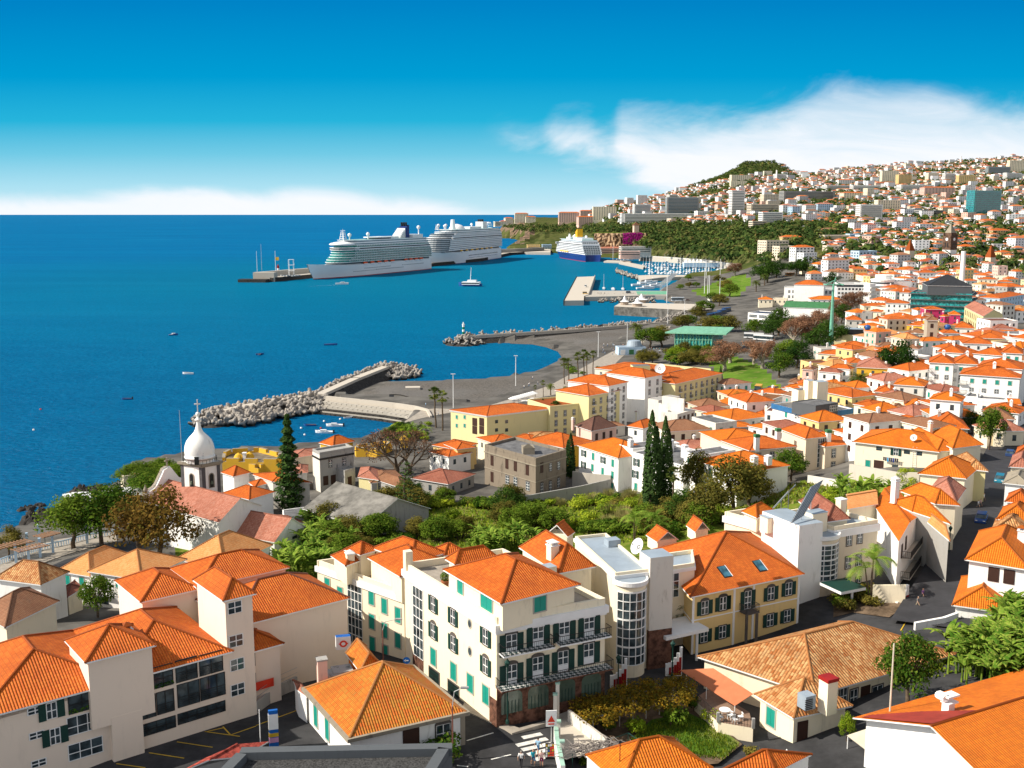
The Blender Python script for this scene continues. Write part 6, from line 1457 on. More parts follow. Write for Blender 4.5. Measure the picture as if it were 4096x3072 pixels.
for f_,g_ in((.05,.6),(.22,.62),(.6,.5),(.8,.35)):b.chimney(f_,g_,0,2.6,1.3)
b=mid('R',(1482,1195),(1640,1240),12,10.5,'flat',.35,WH,FLAT,'white flat-roofed stair block left of the orange-roofed apartment house','cl',name=AH_,cat=AH2,win=False);b.winp(0,'cl',[('R',1545,1285)],1.3,1.2)
b=mid('C',(1605,740),(1948,848),15,9.4,'hip',2.9,WH,T2,'white apartment house with large bright orange hipped roof behind the brown garden trees','cl',name=AH_,cat=AH2,win=False);b.winp(0,'cl',[('C',1718,850),('C',1712,945)],1.1,2.0);b.winp(0,'dk',[('C',1798,872),('C',1885,890),('C',1630,810)],1.1,1.7,.5);b.winp(1,'st',[('C',2145,875)],1.1,1.8);b.chimney(.9,.4,.8,1.6,1.3);b.chimney(.99,.6,.8,1.6,1.3)
s_('orange hipped roof with green chimney behind the bright orange apartment roof',('C',1835,585),('C',2230,560),14,9.5,2.0,T2,SAND)
s_('lower orange hipped roof between apartment house and beige hotel',('C',1850,620),('C',2250,640),10,8.6,1.8,T2,SAND)
b=mid('R',(462,948),(735,898),(290,892),6.2,'hip',3.2,PK,T6,'pink house with dark brown pyramid roof behind the white apartment house','cl',win=False);b.winp(0,'brn',[('R',515,1015),('R',595,1000),('R',673,985)],1.0,2.0);b.chimney(-.2,.9,-1,3.4,.7)
mid('R',(150,1135),(460,1062),14,6.5,'hip',2.4,SYE,T1,'yellow house with broad orange roof between mansion and brown pyramid roof','cl',win=False);mid('R',(-60,1120),(150,1135),12,6.0,'hip',1.8,YE,T1,'low orange roof behind the old mansion',win=False)
b=Bld('roofless_ruin','roofless white ruin with broken stained walls and empty windows','ruin',('R',1085,592),('R',1200,612),11,h=10.5,wall=WHW).done();b.flat(CEM,.01)
for(A,B,d_,h)in(((1200,640),(1300,720),.7,9.5),((1300,745),(1410,790),.7,7.5),((1240,565),(1480,598),.7,12.5),((1410,765),(1605,710),6,8)):
 b_=Bld('broken_wall','','',('R',*A),('R',*B),d_,h=h,wall=WHW,on=b).done();
 if d_>2:b_.wobj;autowin(b_,(0,),'brn',1.2,1.9,2.2)
for a_ in[('R',(865,895),(1030,920),9,5.5,'hip',1.8,WH,T1,'white house with orange roof and roof recess left of the old brown roofs'),('R',(1270,960),(1475,1005),11,5.2,'hip',2.0,WH,T4,'white cottage with old brown hipped roof right of the twin cypresses'),('R',(1490,960),(1690,960),9,4.8,'hip',1.5,WH,T4,'white cottage with brown roof beside the date palm'),('R',(1690,760),(2000,838),15,6.5,'hip',2.2,WHW,T2,'white house with large orange hipped roof behind the grey cube house'),('R',(1830,855),(1945,912),9,5.0,'hip',.9,CEM,T2,'grey cube house with small bright orange roof'),('R',(1880,615),(1960,655),10,5,'gable',1.6,WH,T2,'white gabled house with orange roof by the garden park'),('R',(1480,690),(1700,700),8,4.5,'hip',1.2,WHW,T4,'low brown-roofed house right of the roofless ruin'),('R',(905,640),(950,735),12,4.5,'hip',1.8,LYE,T9,'dark red sloping roof behind the single cypress beside the hotel'),('R',(640,905),(830,890),7,3.6,'hip',.8,WHW,T4,'low mottled roof right of the brown pyramid roof'),('B',(1530,605),(1735,640),9,6.5,'hip',1.5,YE,T1,'yellow house with dark shutters and orange roof above the old quarter'),('B',(1500,660),(1665,705),8,5.5,'hip',.8,WH,T1,'white house with narrow orange roof in front of the yellow house'),('B',(1740,640),(1885,622),8,6.5,'hip',1.2,YE,T1,'yellow house with balcony right of its neighbour above the old quarter'),('B',(1915,540),(2060,590),9,6.5,'hip',1.2,CR,T1,'cream house with orange roof and roof windows below the seafront hotel'),('B',(1350,890),(1660,940),12,3.8,'hip',1.8,CEM,T9,'dilapidated low dark red roof beside the bare tree'),('B',(1000,930),(1280,905),11,4,'hip',1.4,CEM,T4,'brown roof with sunlit ridge near the bare tree'),('C',(180,545),(380,540),8,5,'hip',1.1,CR,T3,'small cream house with mottled roof left of the brown pyramid roof'),('C',(-10,545),(170,570),7,5,'hip',1.1,CR,T1,'small orange-roofed house behind the mansion roof')]:
 mid(*a_,win=a_[0]!='B' or True)
 # beige hotel with green-capped chimneys
bh=Bld('beige_hotel','beige hotel with tall glazed stair window, orange roofs and green-capped chimneys','hotel',('S',828,1302),('S',1112,1272),('S',480,1170),ze=24.6,wall=SAND).done().hip(1.9,T1,.5)
bh.winp(0,'strip',[('S',1040,1510)],2.0,7.4)
for A,B,d_,dz in(((0,1478),(655,1415),12,-2.2),((1112,1418),(1570,1372),12,-2.0)):
 b=Bld('wing_wall','','',('S',*A),('S',*B),d_,ze=24.6+dz,zg=bh.zb,wall=SAND,on=bh).done().hip(2.0,T1,.5);L_=(b.B-b.A).length
 for j in rng(2):b.win(0,'st',fr(int(L_/4.2),.05,.95),1.0+j*3.3,1.1,2.1)
for x,y in((97,1400),(410,1310),(1150,1330),(1437,1300)):
 q=P(('S',x,y),23.6);mb=MB();mb.cb((q.x,q.y,22),1.1,1.1,3.6,WH,.2);mb.cb((q.x,q.y,25.6),1.3,1.3,.7,GREENR,.2);part(mb,'chimney',bh.root)
 # blue-banded apartment block
bb=Bld('blue_banded_apartments','white apartment block with blue roof bands and two beige stair towers','apartment block',('S',955,965),('S',1520,880),('S',335,808),ze=21.5,wall=WH).done().flat(FLAT,.3)
BLB=plain('blue_band',(.03,.15,.34),.6);bb.band(20.4,21.9,BLB,.35)
bb.winp(3,'cl',[('S',533,940),('S',783,995),('S',870,1015),('S',527,1068)],1.0,2.1);bb.winp(3,'dk',[('S',675,965)],1.0,2.0);bb.winp(0,'pl',[('S',1342,940),('S',1337,1075),('S',1115,962)],1.2,1.5);bb.winp(0,'glz',[('S',1235,965),('S',1230,1100)],4.2,1.8)
b=Bld('penthouse','','',('S',970,830),('S',1300,785),('S',620,770),ze=24.3,zg=21.5,wall=DCON,on=bb).done().flat(GREENR if False else FLAT,.2);b.winp(0,'glz',[('S',1235,830)],3.4,1.8)
q=P(('S',1050,720),24);mb=MB();mb.cb((q.x,q.y+2,21),3.6,3.4,8.2,CR,.25,SLATE);part(mb,'stair_tower',bb.root);q=P(('S',850,690),24);mb=MB();mb.cb((q.x,q.y+3,21),7.0,4.0,5.0,CR,.25,FLAT);part(mb,'machine_room',bb.root);q=P(('S',940,720),24);mb=MB();mb.cb((q.x-.3,q.y+4,21),2.6,3.0,8.2,CR,.25,SLATE);part(mb,'stair_tower',bb.root)
# old town by eye
MID=[('S',(30,712),(335,745),12,6.5,'flat',.3,WHW,T3),('S',(1850,850),(2035,785),(1535,795),6.5,'hip',1.0,CR,T1),('S',(920,292),(990,262),(775,282),8.5,'hip',1.2,PK,T4),('S',(1325,338),(1368,318),(1020,312),7,'hip',1.3,WH,T9),('S',(1470,282),(1525,265),(1180,258),7.5,'hip',1.4,WH,T1),('S',(1005,50),(1485,84),11,6.5,'hip',1.5,CR,T1),('S',(1575,250),(2060,275),16,8,'hip',3,SYE,T5),('S',(1692,290),(2020,320),9,6.5,'hip',1.8,CR,T1),('S',(1650,412),(2090,452),10,6,'hip',1.6,CR,T1),('S',(1620,495),(1850,505),9,5.5,'hip',1.6,WH,T4),('S',(1310,578),(1600,600),12,5,'hip',2,WHW,T4),('S',(1845,605),(2105,628),9,6,'hip',1.6,WH,T1),('S',(570,482),(745,492),8,4.5,'hip',1.2,YE,T4),('S',(730,522),(912,528),8,5,'hip',1.6,CR,T1),('S',(470,558),(720,582),9,4.5,'hip',1.2,WH,T1),('S',(985,492),(1240,532),9,5.5,'hip',1.5,WH,T2),('S',(1480,190),(1740,190),10,6.5,'hip',1.4,WH,T1),('S',(1125,135),(1300,145),9,6,'flat',.4,YE,T5),('S',(0,1010),(60,1015),8,4,'hip',1,WH,T1),('S',(40,950),(215,975),9,4.5,'hip',1.3,CR,T1),('S',(220,905),(340,915),9,6.5,'flat',.2,WH,T9),('S',(1560,950),(1700,975),7,4.5,'hip',1,WH,T1),('S',(1610,690),(1830,710),8,4.8,'hip',1.2,WH,T2),('T',(205,888),(500,905),8,4.5,'hip',1.4,CR,T4),('T',(500,845),(835,858),9,5,'hip',1.8,WH,T2),('T',(1275,757),(1325,692),(832,722),9.5,'hip',1.8,WH,T2),('T',(300,505),(735,535),11,8,'hip',2.0,WHW,T2),('T',(20,612),(275,630),9,6.5,'hip',1.6,CR,T1),('T',(905,982),(1590,985),10,5,'hip',2.0,CEM,T2),('T',(885,1135),(1385,1160),11,5,'hip',2.8,CEM,T1),('T',(1480,1110),(1680,1192),9,5,'hip',2.2,CR,T5),('T',(1700,1005),(2060,1022),9,6.5,'hip',1.8,CEM,T4),('T',(1610,880),(2130,935),10,5,'hip',1.8,WH,T1),('T',(2010,795),(2155,802),8,5.5,'gable',.8,WH,T2),('T',(1320,700),(1540,720),9,6.5,'flat',.5,WH,FLAT),('T',(1510,760),(1965,790),10,6,'flat',1.0,WH,FLAT),('T',(570,210),(820,228),9,7,'hip',1.4,WH,T1),('T',(450,170),(620,190),8,7,'hip',1.3,WH,T4),('T',(1770,1150),(1930,1165),6,5,'hip',1.6,CR,T5),('T',(600,290),(820,300),8,5.5,'flat',.4,WH,T1),('Q',(1660,350),(2197,362),14,9,'hip',2.2,WH,T1),('Q',(1840,528),(2197,470),14,10,'hip',2.0,LBL,T1),('Q',(1665,545),(1830,545),12,8,'flat',.4,WH,FLAT),('Q',(690,772),(850,778),8,7,'hip',1.3,CR,T4),('Q',(960,790),(1030,795),6,8,'hip',1,MAG,T2),('Q',(1105,768),(1260,772),9,8,'hip',1.8,MAG,T2),('Q',(760,690),(1025,692),11,10,'hip',1.4,MAG,T1),('Q',(630,705),(750,705),9,8,'hip',1.2,WH,T1),('Q',(470,800),(680,830),11,5.5,'hip',1.6,WH,T1),('Q',(470,920),(770,940),11,6,'hip',1.8,SYE,T1),('Q',(480,1040),(760,1050),12,5,'hip',2,CR,T4),('Q',(430,1130),(680,1130),12,5,'hip',2.4,WHW,T1),('Q',(640,1120),(780,1150),9,4.5,'hip',1.4,CR,T4),('Q',(1005,1040),(1250,1045),11,5.5,'hip',1.6,WH,T1),('Q',(1150,960),(1460,970),14,6,'hip',2.6,WH,T1),('Q',(1260,1050),(1650,1120),18,7,'hip',2.6,WH,T1),('Q',(1490,1110),(1910,1125),14,7,'hip',2.2,YE,T1),('Q',(1700,870),(2110,868),14,9,'flat',.4,LBL if False else WH,T9),('Q',(1770,975),(2050,980),10,6,'hip',2,WH,T9),('Q',(1810,1010),(2197,1010),10,5,'hip',1.6,WH,T2),('Q',(1300,1190),(1760,1205),12,8,'hip',2.2,WH,T1),('Q',(435,1262),(635,1275),9,6,'hip',1.6,WH,T4),('Q',(90,1360),(430,1360),11,6.5,'hip',2,CR,T1),('Q',(160,595),(495,605),12,10,'hip',1.8,WH,T1),('Q',(365,440),(560,445),10,12,'hip',1.2,WH,T1),('Q',(0,630),(375,645),14,6,'hip',1.6,CR,T1),('Q',(90,790),(390,835),14,6,'hip',2.6,CR,T1),('Q',(120,850),(350,860),8,5.5,'hip',1.4,CEM,T5),('Q',(0,1205),(60,1230),10,5,'hip',1.4,CEM,T4),('Q',(2000,1240),(2197,1270),12,6,'hip',2.2,WHW,T3),('Q',(1880,1105),(2197,1120),14,7,'flat',.5,WH,FLAT),('Q',(910,1100),(1060,1100),8,4,'hip',1.4,CEM,T9),('Q',(640,150),(930,150),12,11,'hip',1.6,WH,T1),('Q',(925,140),(1110,142),12,9,'hip',1.5,CR,T1),('Q',(930,235),(1090,240),9,5,'hip',1.6,WH,T1),('Q',(1150,100),(1400,100),12,7,'hip',1.6,WH,T1),('Q',(1470,45),(1590,45),10,7,'hip',1.6,CR,T1),('Q',(1820,55),(1960,55),12,14,'flat',.3,PK,T9),('Q',(1530,245),(1810,250),12,9,'hip',1.6,CR,T1),('Q',(1770,200),(1950,205),12,8,'flat',.3,CR,FLAT),('Q',(1580,160),(1750,165),10,6,'hip',1.8,WH,T1),('Q',(1800,285),(2030,290),11,6,'hip',1.8,WH,T1),('Q',(2040,110),(2197,112),12,7,'hip',1.4,CR,T4),('Q',(290,105),(500,108),12,9,'hip',2.2,WH,T2),('Q',(430,240),(600,240),10,7,'hip',1.5,SYE,T1),('Q',(350,380),(560,350),14,8,'hip',2,WH,T1),('O',(1680,640),(2150,645),12,7,'hip',1.6,CR,T1),('O',(1750,722),(1930,730),9,5,'hip',1.4,CR,T1),('O',(1430,845),(1650,850),11,7,'hip',2.2,WHW,T1),('O',(1650,760),(1800,765),10,9.5,'flat',.8,CEM,CON),('O',(1810,845),(1920,850),9,5,'hip',1.8,CR,T2),('O',(1340,1232),(1730,1248),12,5,'hip',2,SYE,T1),('O',(1250,1180),(1420,1185),8,5,'flat',.4,LYE,CON),('O',(1640,1300),(1990,1310),11,5.5,'hip',1.6,WHW,T8),('O',(1610,1385),(1920,1395),12,5,'hip',2,WH,T1),('O',(900,545),(1370,550),14,7,'hip',2.2,WH,T2),('O',(130,545),(335,548),10,6.5,'hip',2,CR,T2),('O',(340,540),(545,545),10,5.5,'flat',.4,CR,CON),('O',(1070,130),(1300,150),12,8,'hip',2.4,WH,T4),('O',(1320,155),(1530,150),12,7,'hip',2,WH,T1),('O',(1520,95),(1730,95),12,10,'hip',2,YE,T1),('O',(1790,165),(1900,165),9,10,'hip',1.4,YE,T1),('O',(1905,180),(2020,180),9,11,'hip',1.4,WH,T1),('O',(1560,175),(1760,215),11,5,'hip',1.6,CR,T1),('O',(1060,40),(1320,45),12,9,'hip',1.6,WH,T4)]
for a_ in MID:mid(*a_,chim=1 if Q0()<.5 else 0)
for(reg,A,B,d_,h,lb)in[('T',(822,182),(1175,200),12,12.5,'left block of the shuttered white apartments with balconies on its left side'),('T',(1180,195),(1530,212),12,12.0,'middle recessed block of the shuttered white apartments'),('T',(1525,240),(2180,285),14,13,'rear right block of the shuttered white apartments with white chimney'),('T',(1275,355),(2150,412),13,11.5,'front right block of the shuttered white apartments'),('T',(935,25),(1310,48),12,12,'left block in the row behind the shuttered white apartments'),('T',(1470,50),(1895,85),12,12.5,'middle block in the row behind the shuttered white apartments'),('T',(1895,40),(2185,55),12,13,'right block in the row behind the shuttered white apartments')]:
 b=mid(reg,A,B,d_,h,'hip',2.3,WH,T1,lb,'cl',cat=AH2,name=AH_,win=False);b.band(b.ze-.4,b.ze-.17,STN,.15)
 L_=(b.B-b.A).length;
 for j in rng(4):b.win(0,'st' if j%2 else 'cl',fr(max(2,int(L_/3.4)),.1,.95),1.2+j*2.9,.95,1.25)
 for j in rng(4):b.balcony(0,-.03,.12,b.ze-2.9-j*2.9,.9,WHW)
 b.chimney(.55,.4,.9,2.2,.9)
b=mid('T',(2160,285),(2230,300),13,9,'hip',1.6,WH,T1,'sliver of a white apartment block at the right edge',win=False)
b=mid('O',(505,375),(1285,390),16,10.5,'flat',.5,WH,FLAT,'long white arcade building with brown-framed square windows',name='arcade_building',cat='building',win=False)
for j in rng(2):b.win(0,'sh',fr(12,.06,.99),1.8+j*4.1,1.5,1.9)
s_('orange hipped roof on top of the long white arcade building',('O',650,325),('O',1090,335),16,13.5,3.4,T1,WH)
b=mid('O',(1285,315),(1765,320),14,15,'flat',.5,WH,FLAT,'white six-storey office block with rows of dark windows',name='office_block',cat='office block',win=False);b.band(b.ze-2.2,b.ze-.6,GLS,.05)
for j in rng(4):b.win(0,'pl',fr(9,.02,.98),3.0+j*3.0,1.6,1.5)
b=mid('O',(1770,320),(1855,315),14,14,'flat',.3,WH,FLAT,'narrow white block with stacked balconies right of the office block',name='office_block',cat='office block',win=False)
for j in rng(4):b.balcony(0,.02,.98,b.ze-3-j*3,1.2,WHW,None,WHW,.9,solid=True)
q=hit(('O',2060,520));t=thing('corner_building','white round-cornered building with banded windows','building',tuple(q));mb=MB();mb.lathe((q.x-3,q.y+8,q.z-2),[(9,0),(9,15),(9.4,15),(9.4,15.8),(0,16)],WH,24);part(mb,'round_corner',t);mb=MB()
for j in rng(4):mb.lathe((q.x-3,q.y+8,q.z+1.5+j*3),[(9.05,0),(9.08,1.3)],GLS,24)
part(mb,'window_band',t);mb=MB();mb.lathe((q.x-3,q.y+8,q.z+14),[(6,0),(6,3),(0,3.6)],WH,20);part(mb,'turret',t);mb=MB();mb.box((q.x-3,q.y+1,q.z-2),(20,1,0),(0,14,0),14.5,WH,FLAT);part(mb,'wall',t)
b=mid('O',(495,655),(1195,680),20,7.5,'gable',3.2,WH,GREENR,'market hall with large green sheet roof',name='green_roofed_hall',cat='hall',win=False)
b=mid('O',(-30,745),(280,765),16,7,'flat',.4,WH,plain('dark_panels',(.02,.02,.03),.4),'white modern building with dark solar panels on its roof',name='modern_building',cat='building',win=False);b.win(0,'glz',fr(2,.02,.95),.8,5.5,1.9);b.win(0,'pl',fr(4),4,2.5,1.8)
b=mid('O',(1265,1070),(2115,1092),13,5.5,'flat',.3,LYE,FLAT,'long cream cafe building with dark glazed terrace and green roof patch',name='cafe_building',cat='building',win=False)
u=(b.B-b.A).normalized();yb=math.atan2(u.y,u.x);b.lbox('glazed_terrace',.28,.4,(b.B-b.A).length*.42,8,0,3.0,BLK,SLATE);b.lbox('roof_lounge',.76,.5,(b.B-b.A).length*.36,7,0,2.8,LYE,GREENR)
b=mid('Q',(1600,792),(1885,765),(1322,652),10,'gable',3,LYE,T5,'long cream market hall with many tall windows',name='market_hall',cat='market hall',win=False,axis=1)
for j in rng(2):b.win(3,'brn',fr(10,.03,.97),1.5+j*4.4,1.3,2.8)
b=mid('Q',(775,852),(930,855),8,15,'hip',2,pst('beige_stone',(.45,.38,.29),.5),T4,'beige stone tower house with three stacked windows',name='tower_house',cat='house',win=False);b.win(0,'brn',[.45],1.6,1.2,1.8);b.win(0,'brn',[.45],5.6,1.2,1.8);b.win(0,'brn',[.45],9.6,1.2,1.8)
b=mid('Q',(530,450),(1435,480),26,17,'flat',.6,GLT,DCON,'dark glass building with planted terraces and black hipped roof',name='glass_building',cat='building',win=False)
for j in rng(5):b.band(b.ze-.5-j*3.4,b.ze-.0-j*3.4,DCON,1.2,'terrace')
c_=Bld('upper_wall','','',('Q',780,340),('Q',1440,350),24,ze=b.ze+5,zg=b.ze,wall=DCON,on=b).done();c_.hip(6,plain('black_roof',(.025,.027,.032),.8),.3)
c_=Bld('white_recess','','',('Q',935,385),('Q',1145,385),6,ze=b.ze+2.5,zg=b.ze-7,wall=WH,on=b).done();A_,u_,n_,L_=b.face(0);c_.win(0,'brn',[.3,.7],1.2,1.6,2.4)
q=hit(('Q',1278,520));t=thing('white_chimney','tall round white chimney behind the dark-roofed glass building','chimney',tuple(q));mb=MB();q2=raised(('Q',1278,290),10);mb.tube((q2.x,q2.y,q2.z-12),(q2.x,q2.y,q2.z+24),2.0,1.7,WH,16);part(mb,'shaft',t)
tw_b=P(('N',1600,965),19);z0=ground(tw_b.x,tw_b.y);t=thing('clock_tower','brown stone cathedral clock tower with white lower half and pointed spire','clock tower',(tw_b.x,tw_b.y,z0));mb=MB();yaw=.5;W0=10.5
mb.cb((tw_b.x,tw_b.y,z0-2),W0,W0,14,WH,yaw);mb.cb((tw_b.x,tw_b.y,z0+12),W0+.3,W0+.3,15,plain('cathedral_stone',(.14,.085,.06),.9,.1,.3,.4),yaw);part(mb,'shaft',t)
CST=MT['cathedral_stone'];e1=Vc((cs(yaw),sn(yaw),0));e2=Vc((-e1.y,e1.x,0));c=Vc((tw_b.x,tw_b.y,z0))
mb=MB();mb.cb(c+up*27,W0-2.5,W0-2.5,3.5,CST,yaw);
for sx in(-1,1):
 for sy in(-1,1):mb.cb(c+e1*sx*W0*.45+e2*sy*W0*.45+up*27,1.2,1.2,3.0,CST,yaw)
part(mb,'parapet',t);mb=MB();k4=[c+up*30.5+e1*a*4.2+e2*b*4.2 for a,b in((-1,-1),(1,-1),(1,1),(-1,1))]
for i in rng(4):mb.poly([k4[i],k4[(i+1)%4],c+up*41],STN)
part(mb,'spire',t)
for n_ in(-e2,-e1):
 s_x=Vc((-n_.y,n_.x,0));
 for k in(-1,1):mb=MB();p=c+n_*(W0/2+.2)+s_x*k*1.6+up*14.5;mb.poly([p-s_x*.8,p+s_x*.8,p+s_x*.8+up*5,p+up*6,p-s_x*.8+up*5][::1],BLK);part(mb,'belfry_opening',t)
 mb=MB();p=c+n_*(W0/2+.25)+up*23.5;mb.poly([p+s_x*1.7*cs(i*PI/8)+up*1.7*sn(i*PI/8)for i in rng(16)],WPT);part(mb,'clock_face',t)
for sp,lb in((('N',1285,900),'orange pyramid spire of a church left of the clock tower'),(('N',1935,960),'small orange-spired tower right of the clock tower')):
 q=hit(sp);t=thing('church_spire',lb,'tower',tuple(q));mb=MB();mb.cb(q-up*2,7,7,14,SAND,.4);part(mb,'tower_wall',t);mb=MB();k4=[q+up*12+Vc((cs(.4+PI/4+i*PI/2),sn(.4+PI/4+i*PI/2),0))*5.4 for i in rng(4)]
 for i in rng(4):mb.poly([k4[i],k4[(i+1)%4],q+up*25],T1)
 part(mb,'spire',t)
q=P(('R',900,110),4.8);t=thing('beach_kiosk','grey-blue kiosk with drum roof and green door on the promenade','kiosk',tuple(q));mb=MB();y_=.12;mb.cb(q+Vc((0,4,0)),15,8,4.2,LBL,y_,SLATE);part(mb,'wall',t);mb=MB();mb.lathe(q+Vc((2,5,4.2)),[(4.2,0),(4.2,.5),(3.4,3.0),(1.5,3.4),(0,3.4)],SLATE,20);part(mb,'drum',t)
for dx_,m in((-4.6,WPT),(0,GREENR),(4.2,WPT)):mb=MB();mb.cb(q+Vc((dx_,-.15+dx_*.12,.3)),2.6,.1,2.6,m,y_);part(mb,'door',t)
gA,gB=hit(('K',1672,1362)),hit(('K',1945,1365));GST=plain('green_steel',(.16,.40,.27),.6);t=thing('cable_car_station','green steel and glass station with sloping mint roof on a dark stone base','station',tuple(gA));d_=(gB-gA).normalized();n_=Vc((-d_.y,d_.x,0));L_=(gB-gA).length;yb=math.atan2(d_.y,d_.x)
mb=MB();mb.box(gA-up*1,d_*L_,n_*16,4.2,plain('dark_basalt_wall',(.12,.11,.11),.9,.1,.2,.5));part(mb,'base',t);mb=MB();mb.box(gA+up*3.25+n_*.5,d_*(L_+3),n_*14,7.2,GLT);part(mb,'glazing',t);mb=MB()
for i in rng(13):p=gA+d_*(i*(L_+3)/12)+n_*.2+up*3.2;mb.cb(p,.35,.35,7.6,GST,yb)
for z in(3.3,6.8,10.2):mb.box(gA+up*z+n_*.1,d_*(L_+3.2),n_*.35,.3,GST)
for i in rng(0,12,2):mb.tube(gA+d_*(i*(L_+3)/12)+up*3.4+n_*.1,gA+d_*((i+2)*(L_+3)/12)+up*10.2+n_*.1,.14,.14,GST,5)
part(mb,'steel_frame',t);mb=MB();r0=gA-d_*5-n_*2;p4=[r0+up*11.4,r0+d_*(L_+17)+up*10.4,r0+d_*(L_+14)+n_*17+up*12.4,r0+d_*3+n_*17+up*13.2];RG=plain('mint_roof',(.17,.40,.27),.6);mb.poly(p4,RG);mb.poly([p-up*.7 for p in p4[::-1]],GST)
for i in rng(4):a,b=p4[i],p4[(i+1)%4];mb.poly([a-up*.7,b-up*.7,b,a],RG)
part(mb,'roof',t);mb=MB();
for i in rng(10):mb.box(gA-n_*(1+i*.6)+d_*4+up*(3.0-i*.33),d_*5,n_*.6,.33,GST)
part(mb,'stairs',t)
q=hit(('O',1185,1290));t=thing('cable_car_pylon','green steel cable car pylon with cross arms rising behind the brown trees','pylon',tuple(q));PYG=plain('pylon_green',(.16,.42,.30),.5);H_=32;mb=MB();mb.tube(q,q+up*H_,1.15,.55,PYG,12);part(mb,'mast',t);mb=MB();tp=q+up*H_
for sg in(-1,1):mb.tube(tp+up*2,tp+Vc((sg*3.2,0,.4)),.25,.2,PYG,6);mb.tube(tp,tp+Vc((sg*4.2,0,.2)),.3,.25,PYG,6);mb.cb(tp+Vc((sg*4.0,0,-.1)),.5,5.5,.5,PYG)
mb.tube(tp,tp+up*3.6+Vc((1,0,0)),.3,.2,PYG,6);part(mb,'cross_arms',t)
for sp,lb,m in((('Q',1068,950),'blue cable car gondola hanging over the roofs beside the beige tower house',BLU),(('O',1733,958),'blue cable car gondola above the cafe building',BLU)):
 q=raised(sp,14);t=thing('gondola',lb,'gondola',tuple(q));mb=MB();mb.lathe(q-up*1.2,[(0,0),(1.0,.1),(1.4,.9),(1.3,1.9),(.7,2.3),(0,2.4)],m,12);part(mb,'cabin',t,True);mb=MB();mb.tube(q+up*1.2,q+up*4,.08,.08,BLK,5);mb.box(q+Vc((-1.42,-.5,-.3)),(2.84,0,0),(0,1.0,0),.9,GLS);part(mb,'hanger',t)
 # vegetation
LF={'green':lfm('broad_leaves',(.028,.07,.008),(.11,.17,.018),(.18,.19,.03),.9),'dark':lfm('dark_leaves',(.014,.04,.008),(.05,.09,.015),None,.9),'olive':lfm('olive_leaves',(.05,.055,.012),(.16,.14,.03),(.22,.15,.03),.9),'brown':lfm('rusty_leaves',(.08,.045,.012),(.17,.105,.022),(.07,.10,.018),.6),'plane':lfm('dry_plane_leaves',(.12,.06,.035),(.25,.135,.08),None,.5),'banana':lfm('banana_leaves',(.05,.12,.012),(.20,.29,.04),(.30,.28,.07),1.3,.35),'palm':lfm('palm_leaves',(.03,.06,.012),(.11,.14,.03),(.17,.13,.04),1.0),'cyp':lfm('cypress_leaves',(.010,.026,.010),(.035,.062,.018),None,1.4,.1),'vine':lfm('autumn_vine',(.09,.07,.01),(.32,.17,.015),(.10,.13,.02),1.2),'lime':lfm('lime_leaves',(.12,.19,.012),(.30,.34,.03),None,1.0),'pine':lfm('pine_needles',(.012,.035,.010),(.05,.085,.02),None,1.2,.1),'dry':lfm('dry_grass',(.16,.15,.05),(.34,.29,.12),(.10,.15,.03),.8)}
R=random.Random(11);Q=R.random
def rv(s=1.0):return Vc((R.gauss(0,1),R.gauss(0,1),R.gauss(0,1))).normalized()*s
def leaf(mb,p,s,m,nrm=None):
 a=nrm or rv();b=a.orthogonal().normalized();th_=Q()*6.28;b=(b*cs(th_)+a.cross(b)*sn(th_));c=a.cross(b)
 mb.poly([p-b*s*.5,p-c*s*.32,p+b*s*.5,p+c*s*.32],m)
def clump(mb,c,r,n,s,m,flat=.75,shell=.55):
 for _ in rng(n):
  d_=rv();q=c+Vc((d_.x,d_.y,d_.z*flat))*r*(shell+(1-shell)*Q());nr=(d_+rv(.7)+Vc((0,0,.4))).normalized();leaf(mb,q,s*(.6+.8*Q()),m,nr)
def limb(mb,a,b,r1,r2,m,n=5,k=3,wob=.06):
 p=a;L=(b-a).length
 for i in rng(1,k+1):
  q=a.lerp(b,i/k)+(rv(L*wob)if i<k else Vc());mb.tube(p,q,r1+(r2-r1)*(i-1)/k,r1+(r2-r1)*i/k,m,n,False);p=q
PR={}
